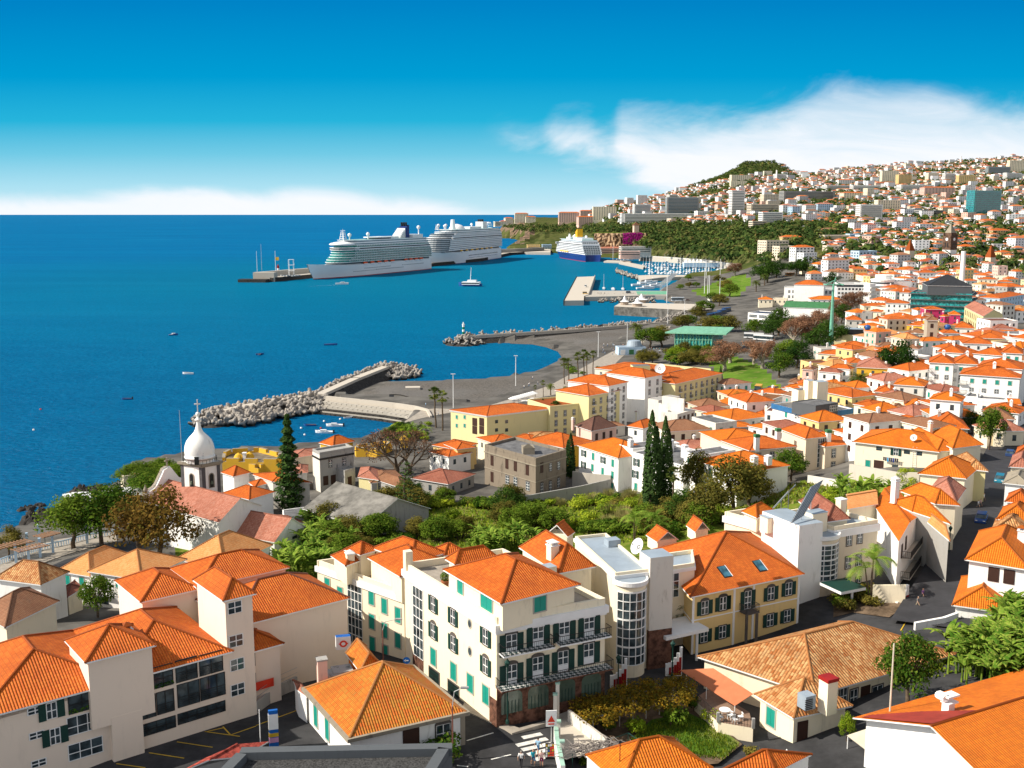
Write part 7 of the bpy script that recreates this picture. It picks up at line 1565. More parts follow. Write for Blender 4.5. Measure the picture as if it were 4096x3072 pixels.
def proto(kind,var=0):
 k=(kind,var)
 if k in PR:return PR[k]
 T,Cn=MB(),MB();up_=Vc((0,0,1))
 if kind in('round','roundfar','dark','olive','brown','umbrella','lime','darkfar','olivefar'):
  m=LF[{'round':'green','roundfar':'green','dark':'dark','olive':'olive','brown':'brown','umbrella':'green','lime':'lime','darkfar':'dark','olivefar':'olive'}[kind]];far=kind.endswith('far');fl=.6 if kind=='umbrella' else.85
  limb(T,Vc((0,0,-.5)),Vc((.1,0,3.0)),.28,.2,WOOD,8)
  nc=9 if far else 34;
  for i in rng(nc):
   an=Q()*6.28;rr=math.sqrt(Q())*3.1;h=2.5+(5.0 if kind!='umbrella' else 3.4)*(1-(rr/3.4)**2)**.6*(Q()**.7)+.5*Q();c=Vc((rr*cs(an),rr*sn(an),h))
   if i%3==0:limb(T,Vc((.1,0,2.4+Q())),c,.15,.04,WOOD,5)
   clump(Cn,c,1.05+.55*Q(),40 if far else(110 if kind!='brown' else 85),.62 if far else.36,m,fl)
  H=8.0
 elif kind=='cyp':
  limb(T,Vc((0,0,-.5)),Vc((0,0,4)),.35,.2,WOOD,8)
  for sub in rng(3):
   ox,oy=[(0,0),(.6,.3),(-.55,.2)][sub];hh=[16,13.5,12][sub]
   for _ in rng(1700):
    z=Q()**1.1;rad=1.2*(1-.22*sub)*min(1,.6+z*2)*max(0,1-z**2.3)**.75;an=Q()*6.28;rr=rad*(.75+.35*Q());p=Vc((ox+rr*cs(an),oy+rr*sn(an),.6+z*hh));nr=Vc((cs(an),sn(an),.3))+rv(.5);leaf(Cn,p,.42,LF['cyp'],nr.normalized())
  H=16.6
 elif kind=='conifer':
  limb(T,Vc((0,0,-.5)),Vc((0,0,15)),.35,.08,WOOD,8)
  for _ in rng(6500):
   z=Q();tier=.75+.25*sn(z*70);rad=(3.1*(1-z)**.85+.35)*tier*(.55+.5*sn(min(1,z*5)*1.57));an=Q()*6.28;rr=rad*(.35+.65*math.sqrt(Q()));leaf(Cn,Vc((rr*cs(an),rr*sn(an),.7+z*14.6-rr*.12)),.55,LF['pine'],(Vc((cs(an)*.4,sn(an)*.4,1))+rv(.5)).normalized())
  H=15.5
 elif kind=='norfolk':
  limb(T,Vc((0,0,-.5)),Vc((0,0,11)),.28,.06,WOOD,8)
  for tier in rng(11):
   z=2.2+tier*.85;L=3.4*(1-tier/12.5)
   for j in rng(6):
    an=j*1.047+tier*.5;e=Vc((cs(an)*L,sn(an)*L,z+.35));limb(T,Vc((0,0,z)),e,.06,.02,WOOD,4)
    for q in rng(int(34*L/3)):t_=.2+.8*Q();leaf(Cn,Vc((0,0,z)).lerp(e,t_)+Vc((R.gauss(0,.2),R.gauss(0,.2),.08+Q()*.15)),.42,LF['pine'],(up_+rv(.5)).normalized())
  H=12
 elif kind=='fan':
  hh=9.0;limb(T,Vc((0,0,-.5)),Vc((.35,.1,hh)),.24,.17,WOOD,8,4,.015)
  for i in rng(34):
   an=Q()*6.28;el=-.9+2.2*Q();d_=Vc((cs(an)*cs(el),sn(an)*cs(el),sn(el)));b0=Vc((.35,.1,hh));L=1.15;e=b0+d_*L;s_=d_.cross(up_).normalized();n_=s_.cross(d_)
   for k_ in rng(9):
    t_=(k_-4)/4*1.15;dd=(d_*cs(t_)+s_*sn(t_));tip=e+dd*.95-up_*.22*Q();w_=dd.cross(n_).normalized()*.09;Cn.poly([e,e+dd*.5+w_,tip,e+dd*.5-w_],LF['palm'])
   Cn.poly([b0,b0+s_*.03,e+s_*.03,e],LF['palm'])
  for i in rng(40):an=Q()*6.28;r0_=.28;Cn.poly([Vc((.3+r0_*cs(an),.1+r0_*sn(an),hh-.2)),Vc((.3+r0_*cs(an+.5),.1+r0_*sn(an+.5),hh-.3)),Vc((.33+.5*cs(an+.2),.1+.5*sn(an+.2),hh-1.6))],LF['dry'])
  H=10.6
 elif kind in('date','areca'):
  hh=5.0 if kind=='date' else 5.5;limb(T,Vc((0,0,-.5)),Vc((.1,.1,hh)),.36 if kind=='date' else.15,.3 if kind=='date' else.1,WOOD,9,3,.01)
  if kind=='areca':limb(T,Vc((0,0,-.3)),Vc((-.9,.3,4.2)),.12,.08,WOOD,7,3,.01)
  for i in rng(46 if kind=='date' else 20):
   an=Q()*6.28;el=.1+1.35*Q()if kind=='date' else.45+.9*Q();L=3.4;p=Vc((.1,.1,hh))if kind=='date' or i%3 else Vc((-.9,.3,4.2));dh=Vc((cs(an),sn(an),0));s_=Vc((-dh.y,dh.x,0));K=9
   for k_ in rng(K):
    t_=el-(k_/K)*1.9;q=p+(dh*cs(t_)+up_*sn(t_))*L/K;ll=.75*sn(PI*(.15+.8*k_/K))+.15
    for sg in(-1,1):
     for f_ in(.2,.7):
      b0=p.lerp(q,f_);tip=b0+(s_*sg*.85+(q-p).normalized()*.55-up_*.25)*ll;w_=(q-p).normalized()*.07;Cn.poly([b0-w_,tip,b0+w_],LF['palm']if kind=='date' else LF['banana'])
    p=q
  H=hh+2.6
 elif kind=='plane':
  limb(T,Vc((0,0,-.5)),Vc((0,0,2.6)),.5,.38,PALEB,8)
  for i in rng(20):
   an=Q()*6.28;rr=.8+3.2*Q();c=Vc((rr*cs(an),rr*sn(an),4.2+5.3*Q()));limb(T,Vc((0,0,2.3)),c,.18,.04,PALEB,5);clump(Cn,c,1.6,190,.36,LF['plane'],.9,.3)
  H=10.5
 elif kind=='bare':
  def br(p,d_,L,r_,dep):
   q=p+d_*L;T.tube(p,q,r_,r_*.62,WOOD,5,False)
   if dep:
    for _ in rng(3):br(q,(d_+rv(.75)+Vc((0,0,.12))).normalized(),L*.72,r_*.6,dep-1)
   else:
    for _ in rng(2):leaf(Cn,q+rv(.25),.22,LF['plane'])
  for _ in rng(4):br(Vc((0,0,1.0)),(Vc((R.gauss(0,.7),R.gauss(0,.7),1))).normalized(),1.7,.18,4)
  T.tube((0,0,-.5),(0,0,1.1),.34,.26,WOOD,8);H=7
 elif kind=='banana':
  for s_i in rng(3):
   bx_=Vc((R.gauss(0,.8),R.gauss(0,.8),0));hh=1.6+Q()*1.2;T.tube(bx_-Vc((0,0,.4)),bx_+Vc((0,0,hh)),.14,.09,LF['banana'],6)
   for i in rng(8):
    an=Q()*6.28;el=1.35-.5*Q();L=2.2+Q()*.7;dh=Vc((cs(an),sn(an),0));s_=Vc((-dh.y,dh.x,0));p=bx_+Vc((0,0,hh));K=6;droop=1.0+Q()*1.1;wd=[.08,.26,.34,.34,.28,.16,.02]
    for k_ in rng(K):
     t_=el-droop*(k_/K)**1.3;q=p+(dh*cs(t_)+up_*sn(t_))*L/K;sag=up_*-.08
     for sg in(-1,1):Cn.poly([p,q,q+s_*sg*wd[k_+1]+sag,p+s_*sg*wd[k_]+sag],LF['banana'])
     p=q
  H=4.2
 elif kind in('shrub','shrubolive','shrublime','drygrass'):
  m=LF[{'shrub':'green','shrubolive':'olive','shrublime':'lime','drygrass':'dry'}[kind]]
  T.tube((0,0,-.3),(0,0,.8),.06,.04,WOOD,5)
  if kind=='drygrass':
   for _ in rng(420):
    an=Q()*6.28;r0_=Q()*.9;p=Vc((r0_*cs(an),r0_*sn(an),0));tip=p+Vc((cs(an)*.7*Q(),sn(an)*.7*Q(),1.0+1.0*Q()));w_=Vc((-sn(an),cs(an),0))*.05;Cn.poly([p-w_,p+w_,tip],m)
  else:
   for i in rng(7):an=Q()*6.28;rr=.9*Q();clump(Cn,Vc((rr*cs(an),rr*sn(an),.6+.6*Q())),.7,70,.26,m)
  H=2.0
 elif kind=='bush_ball':
  for _ in rng(500):d_=rv();leaf(Cn,Vc((d_.x*.45,d_.y*.45,.95+d_.z*.4)),.12,LF['green'],(d_+rv(.4)).normalized())
  T.lathe((0,0,0),[(.25,0),(.36,.5),(.4,.52),(.4,.58),(.3,.56),(0,.5)],plain('terracotta',(.45,.16,.07)),12);H=1.5
 else:raise KeyError(kind)
 PR[k]=(T.mesh('trunk'),Cn.mesh('crown'),H);return PR[k]
NM={'round':'broadleaf_tree','roundfar':'broadleaf_tree','dark':'evergreen_tree','darkfar':'evergreen_tree','olive':'olive_tree','olivefar':'broadleaf_tree','brown':'rusty_tree','umbrella':'broadleaf_tree','lime':'lime_green_tree','cyp':'cypress','conifer':'conifer','norfolk':'norfolk_pine','fan':'fan_palm','date':'date_palm','areca':'feather_palm','plane':'plane_tree','bare':'bare_tree','banana':'banana_plant','shrub':'shrub','shrubolive':'shrub','shrublime':'shrub','drygrass':'grass_clump','bush_ball':'potted_bush'}
NTREE=[0]
def tree(kind,spec,h,label,group=None,var=None,sx=1.0,z=None,cat=None):
 q=(hit(spec)if z is None else P(spec,z))if isinstance(spec[0],str)else Vc(spec)
 if q is None:return
 T,Cn,H=proto(kind,R.randrange(2)if var is None else var);s=h/H
 t=thing(NM[kind],label,cat or('palm' if kind in('fan','date','areca')else 'shrub' if kind in('shrub','shrubolive','shrublime','bush_ball')else 'plant' if kind in('banana','drygrass')else 'tree'),tuple(q),group,Q()*6.28)
 t.scale=(s*sx,s*sx,s);lpt(T,{'banana':'stem','shrub':'stem','bush_ball':'pot','drygrass':'stem'}.get(kind,'trunk'),t);lpt(Cn,{'banana':'leaves','drygrass':'blades','fan':'fronds','date':'fronds','areca':'fronds'}.get(kind,'crown'),t)
 NTREE[0]+=1;return t
tree('round',('A',640,1500),12.5,'large bright green tree beside the promenade pergola',sx=1.15,var=0);tree('round',('A',880,1480),13.5,'large dark green tree in front of the white sea canopies',sx=1.1,var=1);tree('dark',('A',1000,1350),12,'dark tree crown between the two large trees and the canopies')
tree('brown',('A',1200,1590),14.5,'large rusty-leaved tree in front of the church wall, left of its twin',sx=1.0,var=0);tree('brown',('A',1400,1600),15,'large rusty-leaved tree against the white church wall, right of its twin',sx=1.05,var=1)
tree('umbrella',('A',1330,1070),9,'green tree clump beyond the church gable on the sea wall',sx=1.5);tree('umbrella',('A',1470,960),8,'green tree behind the church ridge next to the bell tower',sx=1.3);tree('olive',('A',80,1590),7,'small dark tree beside the pergola at the left edge')
tree('conifer',('U',830,1110),24.5,'tall dark conifer rising beside the grey sheet roof',sx=.85);tree('bare',('U',2010,730),17,'large bare spreading tree above the old quarter roofs',sx=1.2);tree('bare',('B',1330,860),13,'bare branched tree right of the larger one',sx=1.1,var=1)
tree('norfolk',('B',1310,1290),15.5,'norfolk pine standing in the garden left of centre',sx=.95)
tree('cyp',('C',1195,1200),24,'taller left cypress of the twin cypresses in the garden',sx=1.15,var=0);tree('cyp',('C',1310,1160),22,'right cypress of the twin cypresses in the garden',sx=1.1,var=1)
tree('cyp',('C',505,890),12.5,'single slim cypress between mansion and white apartment house',sx=1.5);tree('cyp',('C',265,490),11.5,'round-topped cypress left of the hotel palm',sx=2.0);tree('cyp',('C',1010,370),10.5,'cypress before the yellow hotel wall',sx=1.7);tree('cyp',('C',1055,368),9.5,'slimmer cypress beside the one before the yellow hotel wall',sx=.8)
tree('cyp',('C',1490,240),9,'left cypress of the pair before the far hotel wing',sx=.9);tree('cyp',('C',1530,240),8.5,'right cypress of the pair before the far hotel wing',sx=.8);tree('cyp',('C',1735,205),11,'left cypress by the park corner of the hotel',sx=1.0);tree('cyp',('C',1795,210),13,'right taller cypress by the park corner of the hotel',sx=1.1)
tree('fan',('B',1555,455),14.5,'left palm of the twin tall palms by the cove');tree('fan',('B',1612,480),14.0,'right palm of the twin tall palms by the cove');tree('fan',('C',385,520),11.5,'fan palm in front of the seafront hotel wing')
for i,(x,y,h)in enu(((160,440,12),(208,445,12),(312,395,13),(378,385,14),(405,370,12),(478,345,12))):
 tree('fan',('R',x,y),h,['first','second','third','fourth and tallest','fifth','last'][i]+' palm from the left in the row beside the beach','tall palms in the row beside the beach')
for x,y,h,lb in((270,1250+0,6,''),):pass
for s,h,k,lb in((('C',270,190),7,'fan','fan palm on the hotel terrace near the white parasols'),(('C',335,175),5.5,'date','short palm right of the terrace fan palm'),(('C',200,190),5,'fan','small palm left of the terrace fan palm'),(('K',1335,1260),12,'date','bushy date palm behind the beach kiosk'),(('K',1395,1300),9,'fan','fan palm right of the beach kiosk'),(('K',1890,1010),9,'date','date palm beside the cruise quay'),(('K',1990,1190),9,'date','date palm left of the white modern building'),(('S',1590,740),11,'date','feathery palm among the town roofs'),(('C',1735,640),10,'date','dense date palm behind the white flat-roofed apartments'),(('C',1380,1190),10.5,'fan','fan palm right of the twin cypresses'),(('X',1525,1250),9.0,'areca','bright palm in front of the beige hotel block by the street'),(('H',1330,590),6.8,'date','dark palm in the shade between stair tower and manor'),(('C',1050,1480),9,'areca','garden palm behind the curved stair tower'),(('C',1235,1490),9,'areca','garden palm beside the chimney of the manor'),(('B',1120,570),5,'date','spiky palm on the fort corner'),(('B',1350,560),7,'areca','feather palm in the hotel garden by the cove'),(('B',1470,590),7,'areca','second feather palm in the hotel garden by the cove'),(('B',1430,500),4,'fan','small fan palm by the sea wall path'),(('O',215,340),13,'date','date palm on the waterfront promenade nearest the fig trees'),(('O',90,430),12,'date','date palm on the waterfront promenade farther left')):
 tree(k,s,h,lb)
tree('round',('Y',960,960),7,'rounded bright green tree in the courtyard, left one',sx=.9,var=0);tree('round',('Y',1230,800),7,'rounded bright green tree in the courtyard, right one',sx=.9,var=1)
tree('olive',('C',1590,1090),12,'sparse half bare tree before the white apartment wall',sx=.8);tree('olive',('C',1900,1190),12.5,'large olive brown tree left of the solar collectors',sx=1.15);tree('olive',('C',2050,1130),10,'olive brown tree behind the hotel parapet',sx=1.2);tree('dark',('C',1500,1310),8,'dark green tree right of the fan palm in the garden',sx=1.2);tree('olive',('C',1720,1290),10,'olive tree directly behind the manor roof',sx=1.1)
tree('umbrella',('D',200,920),10,'weeping green tree beside the beige hotel',sx=.95);tree('umbrella',('C',2080,480),6.5,'dense green dome tree by the orange rooftops',sx=1.3);tree('olive',('R',2070,740),7,'dark tree between small orange houses near the park',sx=1.1)
tree('dark',('T',330,470),17,'dark conifer clump above the stained white house',sx=.9);tree('dark',('T',470,450),11,'lower right part of the dark clump above the stained white house',sx=1.3);tree('round',('T',1700,1500),11,'green tree by the street wall right of the long cream house',sx=.7);tree('round',('T',1850,1250),8,'green tree above the street near the small brown roof',sx=1.0);tree('dark',('T',1440,1230),6,'small dark tree between the orange roofs',sx=1.0)
tree('lime',('D',1200,985),4.5,'bright green bush tree at the end of the retaining wall',sx=1.2);tree('round',('I',1140,1160),8.5,'brown green tree in front of the bungalow porch',sx=.85,var=0);tree('lime',('I',650,1440),3.2,'yellow green cone shrub by the bungalow corner',sx=.6);tree('shrub',('G',1540,1590),3.0,'bright leafy shrub behind the dark parapet',sx=1.3)
for i_,(x,y)in enu(((1200,900),(1290,870),(1400,870),(1480,880),(1120,930),(1350,930),(1240,960))):tree(('round','umbrella')[i_%2],('A',x,y+40),6.5,'green tree of the clump along the sea wall behind the church','trees along the sea wall behind the church',sx=1.5)
q=P(('V',1330,655),38.5);tree('bush_ball',tuple(q),1.9,'clipped round bush in a terracotta pot on the hotel terrace')
gl=[('dark','dark green garden tree'),('round','mid green garden tree'),('olive','olive brown garden tree'),('shrublime','lime green garden shrub'),('shrubolive','olive garden shrub'),('shrub','green garden shrub'),('drygrass','tall tuft of pale grass')]
def gpos(x,y):
 for lx,ly,nm in((1860,2030,'the old mansion'),(2680,2030,'the twin cypresses'),(1640,2080,'the norfolk pine'),(1340,2060,'the grey sheet roof'),(2300,2150,'the curved stair tower'),(3150,2050,'the solar collectors'),(3500,1960,'the retaining wall'),(2900,2060,'the manor roof'),(1900,2200,'the cream hotel roofs')):
  pass
 b_=min(((1860,2000,'the old mansion'),(2680,2060,'the twin cypresses'),(1640,2080,'the norfolk pine'),(1340,2060,'the grey sheet roof'),(2300,2170,'the curved stair tower'),(3150,2050,'the solar collectors'),(3500,1960,'the retaining wall'),(2900,2090,'the manor roof'),(1900,2220,'the cream hotel roofs')),key=lambda l:(l[0]-x)**2+(l[1]-y)**2)
 return('left of ' if x<b_[0]-60 else 'right of ' if x>b_[0]+60 else 'near ')+b_[2]
def inocc(x,y,k=1.0):return any((x-a)**2+(y-b)**2<(r*k)**2 for a,b,r in OCC if abs(x-a)<30 and abs(y-b)<30)
garden=[(1240,2140),(1470,2040),(1560,2000),(1700,1990),(1990,2010),(2120,2010),(2440,1990),(2560,1985),(2950,2060),(2900,2110),(2700,2160),(2500,2150),(2300,2130),(2130,2130),(1900,2150),(1500,2200),(1350,2280)]
N_=0
for _ in rng(2000):
 x,y=1240+Q()*1700,1985+Q()*300
 if not inpoly(x,y,garden):continue
 q=hit(('_',x,y))
 if inocc(q.x,q.y,.75):continue
 lawn=(1690<x<2010 and 2040<y<2150)or(2080<x<2420 and 2030<y<2095)
 top=y<2110 and x>2050
 if lawn:k,n_=gl[R.choice((3,5))]if Q()<.07 else(None,None)
 elif top:k,n_=gl[R.choice((3,3,6,6,4,5))]
 elif y>2090:k,n_=gl[R.choice((1,1,2,2,4,5,3,3))]
 else:k,n_=gl[R.choice((0,1,2,3,3,4,5))]
 if k is None:continue
 if k in('dark','round','olive')and Q()<.45:k,n_=gl[5]
 h={'dark':6.2,'round':5.8,'olive':5.8,'shrublime':2.8,'shrubolive':3.0,'shrub':3.0,'drygrass':2.6}[k]*(.7+.5*Q())
 tree(k,tuple(q),h,n_+' '+gpos(x,y),'planting of the central garden',sx=1.35);N_+=1
 if N_>290:break
mw=MB()
for _ in rng(16000):
 x,y=R.uniform(1500,3700),R.uniform(1960,2190);q=ray(('_',x,y));q=P(('_',x,y),12);q.z=ground(q.x,q.y)
 if inpoly(*proj(q),gardenpx):w0=Vc((R.gauss(0,.2),R.gauss(0,.2),0));mw.poly([q-w0-up*.1,q+w0-up*.1,q+Vc((R.gauss(0,.2),R.gauss(0,.2),.3+.6*Q()**2))],LF[R.choice(('green','lime','lime','olive','dry'))])
tag(mw.obj('meadow_grass'),kind='stuff')
for poly_,n_,lb,zz in(([(1120,2290),(1270,2090),(1370,2110),(1430,2130),(1400,2190),(1310,2300),(1150,2340)],62,'banana plant in the plot beside the church annex',0),([(1870,2190),(2050,2170),(2130,2180),(2100,2210),(1900,2240)],20,'banana plant in the strip behind the cream hotel roofs',0),([(3830,2650),(3960,2570),(4096,2510),(4200,2760),(3960,2780),(3850,2730)],58,'banana plant in the plot at the right edge',0),([(3260,1990),(3560,2000),(3640,1990),(3500,2030),(3330,2020)],8,'banana plant below the retaining wall',0)):
 k=0;tr=0;x0,x1=min(p[0]for p in poly_),max(p[0]for p in poly_);y0,y1=min(p[1]for p in poly_),max(p[1]for p in poly_)
 while k<n_ and tr<2000:
  tr+=1;x,y=x0+Q()*(x1-x0),y0+Q()*(y1-y0)
  if inpoly(x,y,poly_):tree('banana',('_',x,y),3.6+1.6*Q(),lb,lb.replace('banana plant','banana plants'));k+=1
for _ in rng(26):
 x,y=3290+Q()*380,1965+Q()*70;q=hit(('_',x,y));
 if not inocc(q.x,q.y,.7):tree(R.choice(('shrub','shrubolive','shrublime')),tuple(q),1.8+Q(),'low green bush on the plot below the retaining wall','bushes on the plot below the retaining wall',sx=1.3)
for(k,x,y,h,lb)in[('plane',760,1200,15,'left front brown plane tree by the pylon'),('plane',640,1230,15,'second brown plane tree by the pylon'),('plane',900,1180,17,'tallest brown plane tree beside the pylon'),('plane',1060,1060,15,'brown plane tree before the green hall roof'),('plane',1300,850,14,'brown plane tree in the middle of the avenue'),('plane',1450,760,15,'brown plane tree farther up the avenue'),('plane',1570,720,15,'last brown plane tree before the white office block'),('dark',420,1080,16,'dark round tree before the white modern building'),('dark',330,1130,12,'dark tree left of the round one before the modern building'),('round',60,1100,11,'green tree by the bus stands'),('dark',1350,900,12,'dark tree at the corner of the cafe building'),('dark',1180,1230,14,'dark tree at the foot of the pylon'),('dark',1000,1330,13,'dark tree left of the pylon foot'),('plane',180,1560,14,'brown leaved plane tree with pale limbs in the park'),('plane',60,1500,12,'left brown plane tree in the park'),('round',560,1500,12,'large green tree at the park edge'),('dark',700,1560,12,'dark green tree at the street by the park'),('round',430,1700,11,'green tree above the yellow lorry'),('dark',260,300,22,'huge dark fig tree on the waterfront'),('dark',380,230,20,'second dark fig tree on the waterfront'),('dark',150,260,18,'third dark fig tree on the waterfront'),('dark',680,200,18,'dark tree group behind the long white arcade'),('dark',780,190,16,'dark tree right of the group behind the arcade'),('dark',1210,350,13,'single dark tree between arcade and office block')]:
 tree(k,('O',x,y),h,lb,sx=1.3)
for i,(x,y,h,k)in enu(((1460,1320,12,'round'),(1560,1310,12,'olive'),(2100,1520,13,'plane'),(2150,1450,12,'plane'),(1740,1170,10,'olive'),(1860,1080,10,'olive'),(1930,1020,10,'round'),(1960,1200,11,'olive'),(2050,1190,11,'round'),(2130,1190,11,'olive'),(1790,1150,9,'round'),(2060,960,10,'olive'),(2150,880,12,'round'),(2190,700,16,'plane'),(2120,830,11,'olive'),(2060,760,9,'olive'),(1860,800,6,'round'),(1790,740,7,'round'),(1800,800,6,'olive'),(1720,820,6,'round'),(2010,930,9,'round'))):
 tree(k,('K',x,y),h,'waterfront tree '+('%s'%(['behind the beach kiosk','right of the beach kiosk','with rusty leaves right of the mint roof','with brown leaves above the mint roof','left of the mint roof','along the quay avenue','along the upper quay avenue'][min(i,6)]if i<7 else 'along the harbour avenue')),'waterfront trees along the harbour avenue',sx=1.7)
for _ in rng(48):
 x,y=2560+Q()*330,1405+Q()*75
 if inpoly(x,y,[(2440,1440),(2600,1430),(2870,1400),(2900,1440),(2830,1470),(2560,1460),(2480,1465)]):tree(R.choice(('round','shrubolive','shrub','olive','lime')),('_',x,y),4+3*Q(),'hedge tree behind the seafront hotel','hedge trees behind the seafront hotel',sx=1.5)
for _ in rng(34):
 x,y=1560+Q()*160,1700+Q()*70;q=hit(('_',x,y))
 if not inocc(q.x,q.y,.8):tree(R.choice(('shrub','shrublime','dark')),tuple(q),2+1.5*Q(),'shrub in the hotel garden by the cove','shrubs in the hotel garden by the cove',sx=1.2)
for _ in rng(26):
 x,y=2260+Q()*220,1480+Q()*130;q=hit(('_',x,y))
 if q and not inocc(q.x,q.y,.95):tree(R.choice(('shrub','shrubolive')),tuple(q),2.2+Q(),'hedge bush beside the hotel pool terrace','hedge bushes beside the hotel pool terrace',sx=1.5)
 # tetrapods: the largest 300 as things, the rest as one heap
tets.sort(key=lambda q:q[1]);rest=MB()
for i,(x,y,z,s)in enu(tets):
 rt=(Q()*6.28,Q()*6.28,Q()*6.28);s*=.85+.3*Q()
 if i<300:
  o=bpy.data.objects.new('tetrapod',TET);COL.objects.link(o);o.location=(x,y,z);o.rotation_euler=rt;o.scale=(s,s,s);tag(o,'pale concrete tetrapod heaped on the breakwaters','tetrapod','tetrapods heaped on the breakwaters')
 else:
  M_=Matrix.Translation((x,y,z))@Matrix([[c for c in r]for r in(Matrix.Rotation(rt[0],4,'X')@Matrix.Rotation(rt[1],4,'Y'))])@Matrix.Scale(s,4)
  base=len(rest.v);vv=[M_@v.co for v in TET.vertices];rest.v+=[tuple(v)for v in vv]
  for p_ in TET.polygons:rest.f.append([base+k for k in p_.vertices]);rest.mi.append(rest.mat(TETM));rest.uv+=[(0.0,0.0)]*len(p_.vertices)
o=rest.obj('tetrapod_heap');tag(o,kind='stuff')
# houses filling the old town: individuals
nb=sum(1 for o in COL.objects if o.get('category')=='house')
town=[(3270,1490),(3190,1550),(3100,1610),(3070,1640),(3000,1660),(2900,1600),(2830,1640),(2760,1700),(2450,1800),(2560,1840),(3000,1900),(3400,1900),(4100,1900),(4200,1500),(4200,1010),(3480,1000),(3330,1000),(3200,1070),(3240,1130),(3420,1120),(3480,1200),(3440,1260),(3390,1330),(3330,1400)]
street=[hit(('D',x,y))for x,y in((1560,1659),(1750,1250),(1900,1000),(2010,760),(2090,560),(2170,400),(2300,200))]
def nearstreet(x,y,w_=8):
 for a,b in zip(street[:-1],street[1:]):
  dx,dy=b.x-a.x,b.y-a.y;t_=max(0,min(1,((x-a.x)*dx+(y-a.y)*dy)/(dx*dx+dy*dy)))
  if math.hypot(x-a.x-t_*dx,y-a.y-t_*dy)<w_:return True
 return False
HG={}
def occ_add(x,y,r):
 HG.setdefault((int(x//20),int(y//20)),[]).append((x,y,r))
def occ_free(x,y,r):
 for i in(-2,-1,0,1,2):
  for j in(-2,-1,0,1,2):
   for a,b,c in HG.get((int(x//20)+i,int(y//20)+j),()):
    if(x-a)**2+(y-b)**2<((c+r)*.80)**2:return False
 return True
for a,b,r in OCC:occ_add(a,b,r)
TIL=[T1]*9+[T2]*4+[T4]*3+[T5]*2+[T8]*2+[T3]+[T9];WLL=[WH]*9+[CR]*3+[WHW]*3+[SAND,LYE,YE,PK,GR]
cnt=0;tr=0
while cnt<190 and tr<9000:
 tr+=1;x,y=2600+Q()*1560,1010+Q()*880
 if not inpoly(x,y,town):continue
 q=hit(('_',x,y))
 if q is None or q.y<250 or q.y>1150 or nearstreet(q.x,q.y):continue
 L,D_=8+Q()*7,7+Q()*4;r=max(L,D_)*.55
 if not occ_free(q.x,q.y,r):continue
 occ_add(q.x,q.y,r);ya=.38+R.gauss(0,.12)+(PI/2 if Q()<.4 else 0);e=Vc((cs(ya),sn(ya),0));f_=Vc((-e.y,e.x,0))
 if f_.y<0:f_=-f_
 h=R.choice((5,6,6.5,8,9))if q.y<600 else R.choice((6,7,9,11));c0=q-e*L/2-f_*D_/2;wl,tl=R.choice(WLL),R.choice(TIL)
 gz=min(ground(c0.x,c0.y),q.z);c1=c0+e*L;c3=c0+f_*D_
 if(c1-c0).cross(c3-c0).z<0:c0,c1,c3=c1,c0,c1+f_*D_
 b=Bld('house','x','house',(c0.x,c0.y),(c1.x,c1.y),(c3.x,c3.y),ze=gz+h,wall=wl,group=GRP)
 if Q()<.85:b.done().hip(1.2+Q()*1.0,tl,.4,ridge=q.y<500)
 else:b.done().flat(R.choice((FLAT,CON,T9)),.5)
 b.root['label']=auto(b,tl,'')
 autowin(b,(0,1,3),R.choice(('pl','brn','cl')),maxr=3,mx=4);cnt+=1
 if Q()<.3:b.chimney(.5,.5,.6,1.4,.7)
 # apartment blocks and hotels on the hillside
def block(spec,wpx,hpx,wall,label,kind='bands',depth=14,yaw=.15,roof=None,name='apartment_block',cat='apartment block',storey=3.1,gm=None):
 q=hit(spec)
 if q is None:return
 rx=ray(spec);t_=(q-Vc((0,0,CAMH))).length;sc_=math.hypot(q.y,q.x)/FX*1.0;W0,H0=wpx*sc_,hpx*sc_
 e=Vc((cs(yaw),sn(yaw),0));f_=Vc((-e.y,e.x,0));c0=q-e*W0/2
 b=Bld(name,label,cat,(c0.x,c0.y),tuple((c0+e*W0)[:2]),depth,ze=q.z+H0,wall=wall);b.done()
 occ_add(q.x+f_.x*depth/2,q.y+f_.y*depth/2,max(W0,depth)*.55)
 if W0>30:occ_add(q.x-e.x*W0*.3,q.y-e.y*W0*.3,W0*.25);occ_add(q.x+e.x*W0*.3,q.y+e.y*W0*.3,W0*.25)
 if roof:b.hip(2.5,roof,.5,ridge=False)
 else:b.flat(FLAT,.8)
 n_=max(2,int(H0/storey));a,u,n,L=b.face(0)
 for f in(0,3):
  a,u,n,L=b.face(f)
  for j in rng(n_):
   z=b.ze-1.0-j*storey-1.5;mb=MB()
   if kind=='bands':mb.box(Vc((a.x,a.y,z))+u*L*.04,u*L*.92,n*.06,1.5,gm or GLS)
   else:
    c=max(2,min(9,int(L/4.2)));b.win(f,'pl' if gm is None else 'pl',fr(c,.02,.98),1.0+j*storey,min(2.4,L/c*.5),1.5)
   part(mb,'window_band',b.root)
   if kind=='bands' and f==0:mb=MB();mb.box(Vc((a.x,a.y,z-.75))+u*L*.03,u*L*.94,n*1.2,.9,wall);part(mb,'balcony',b.root)
 return b
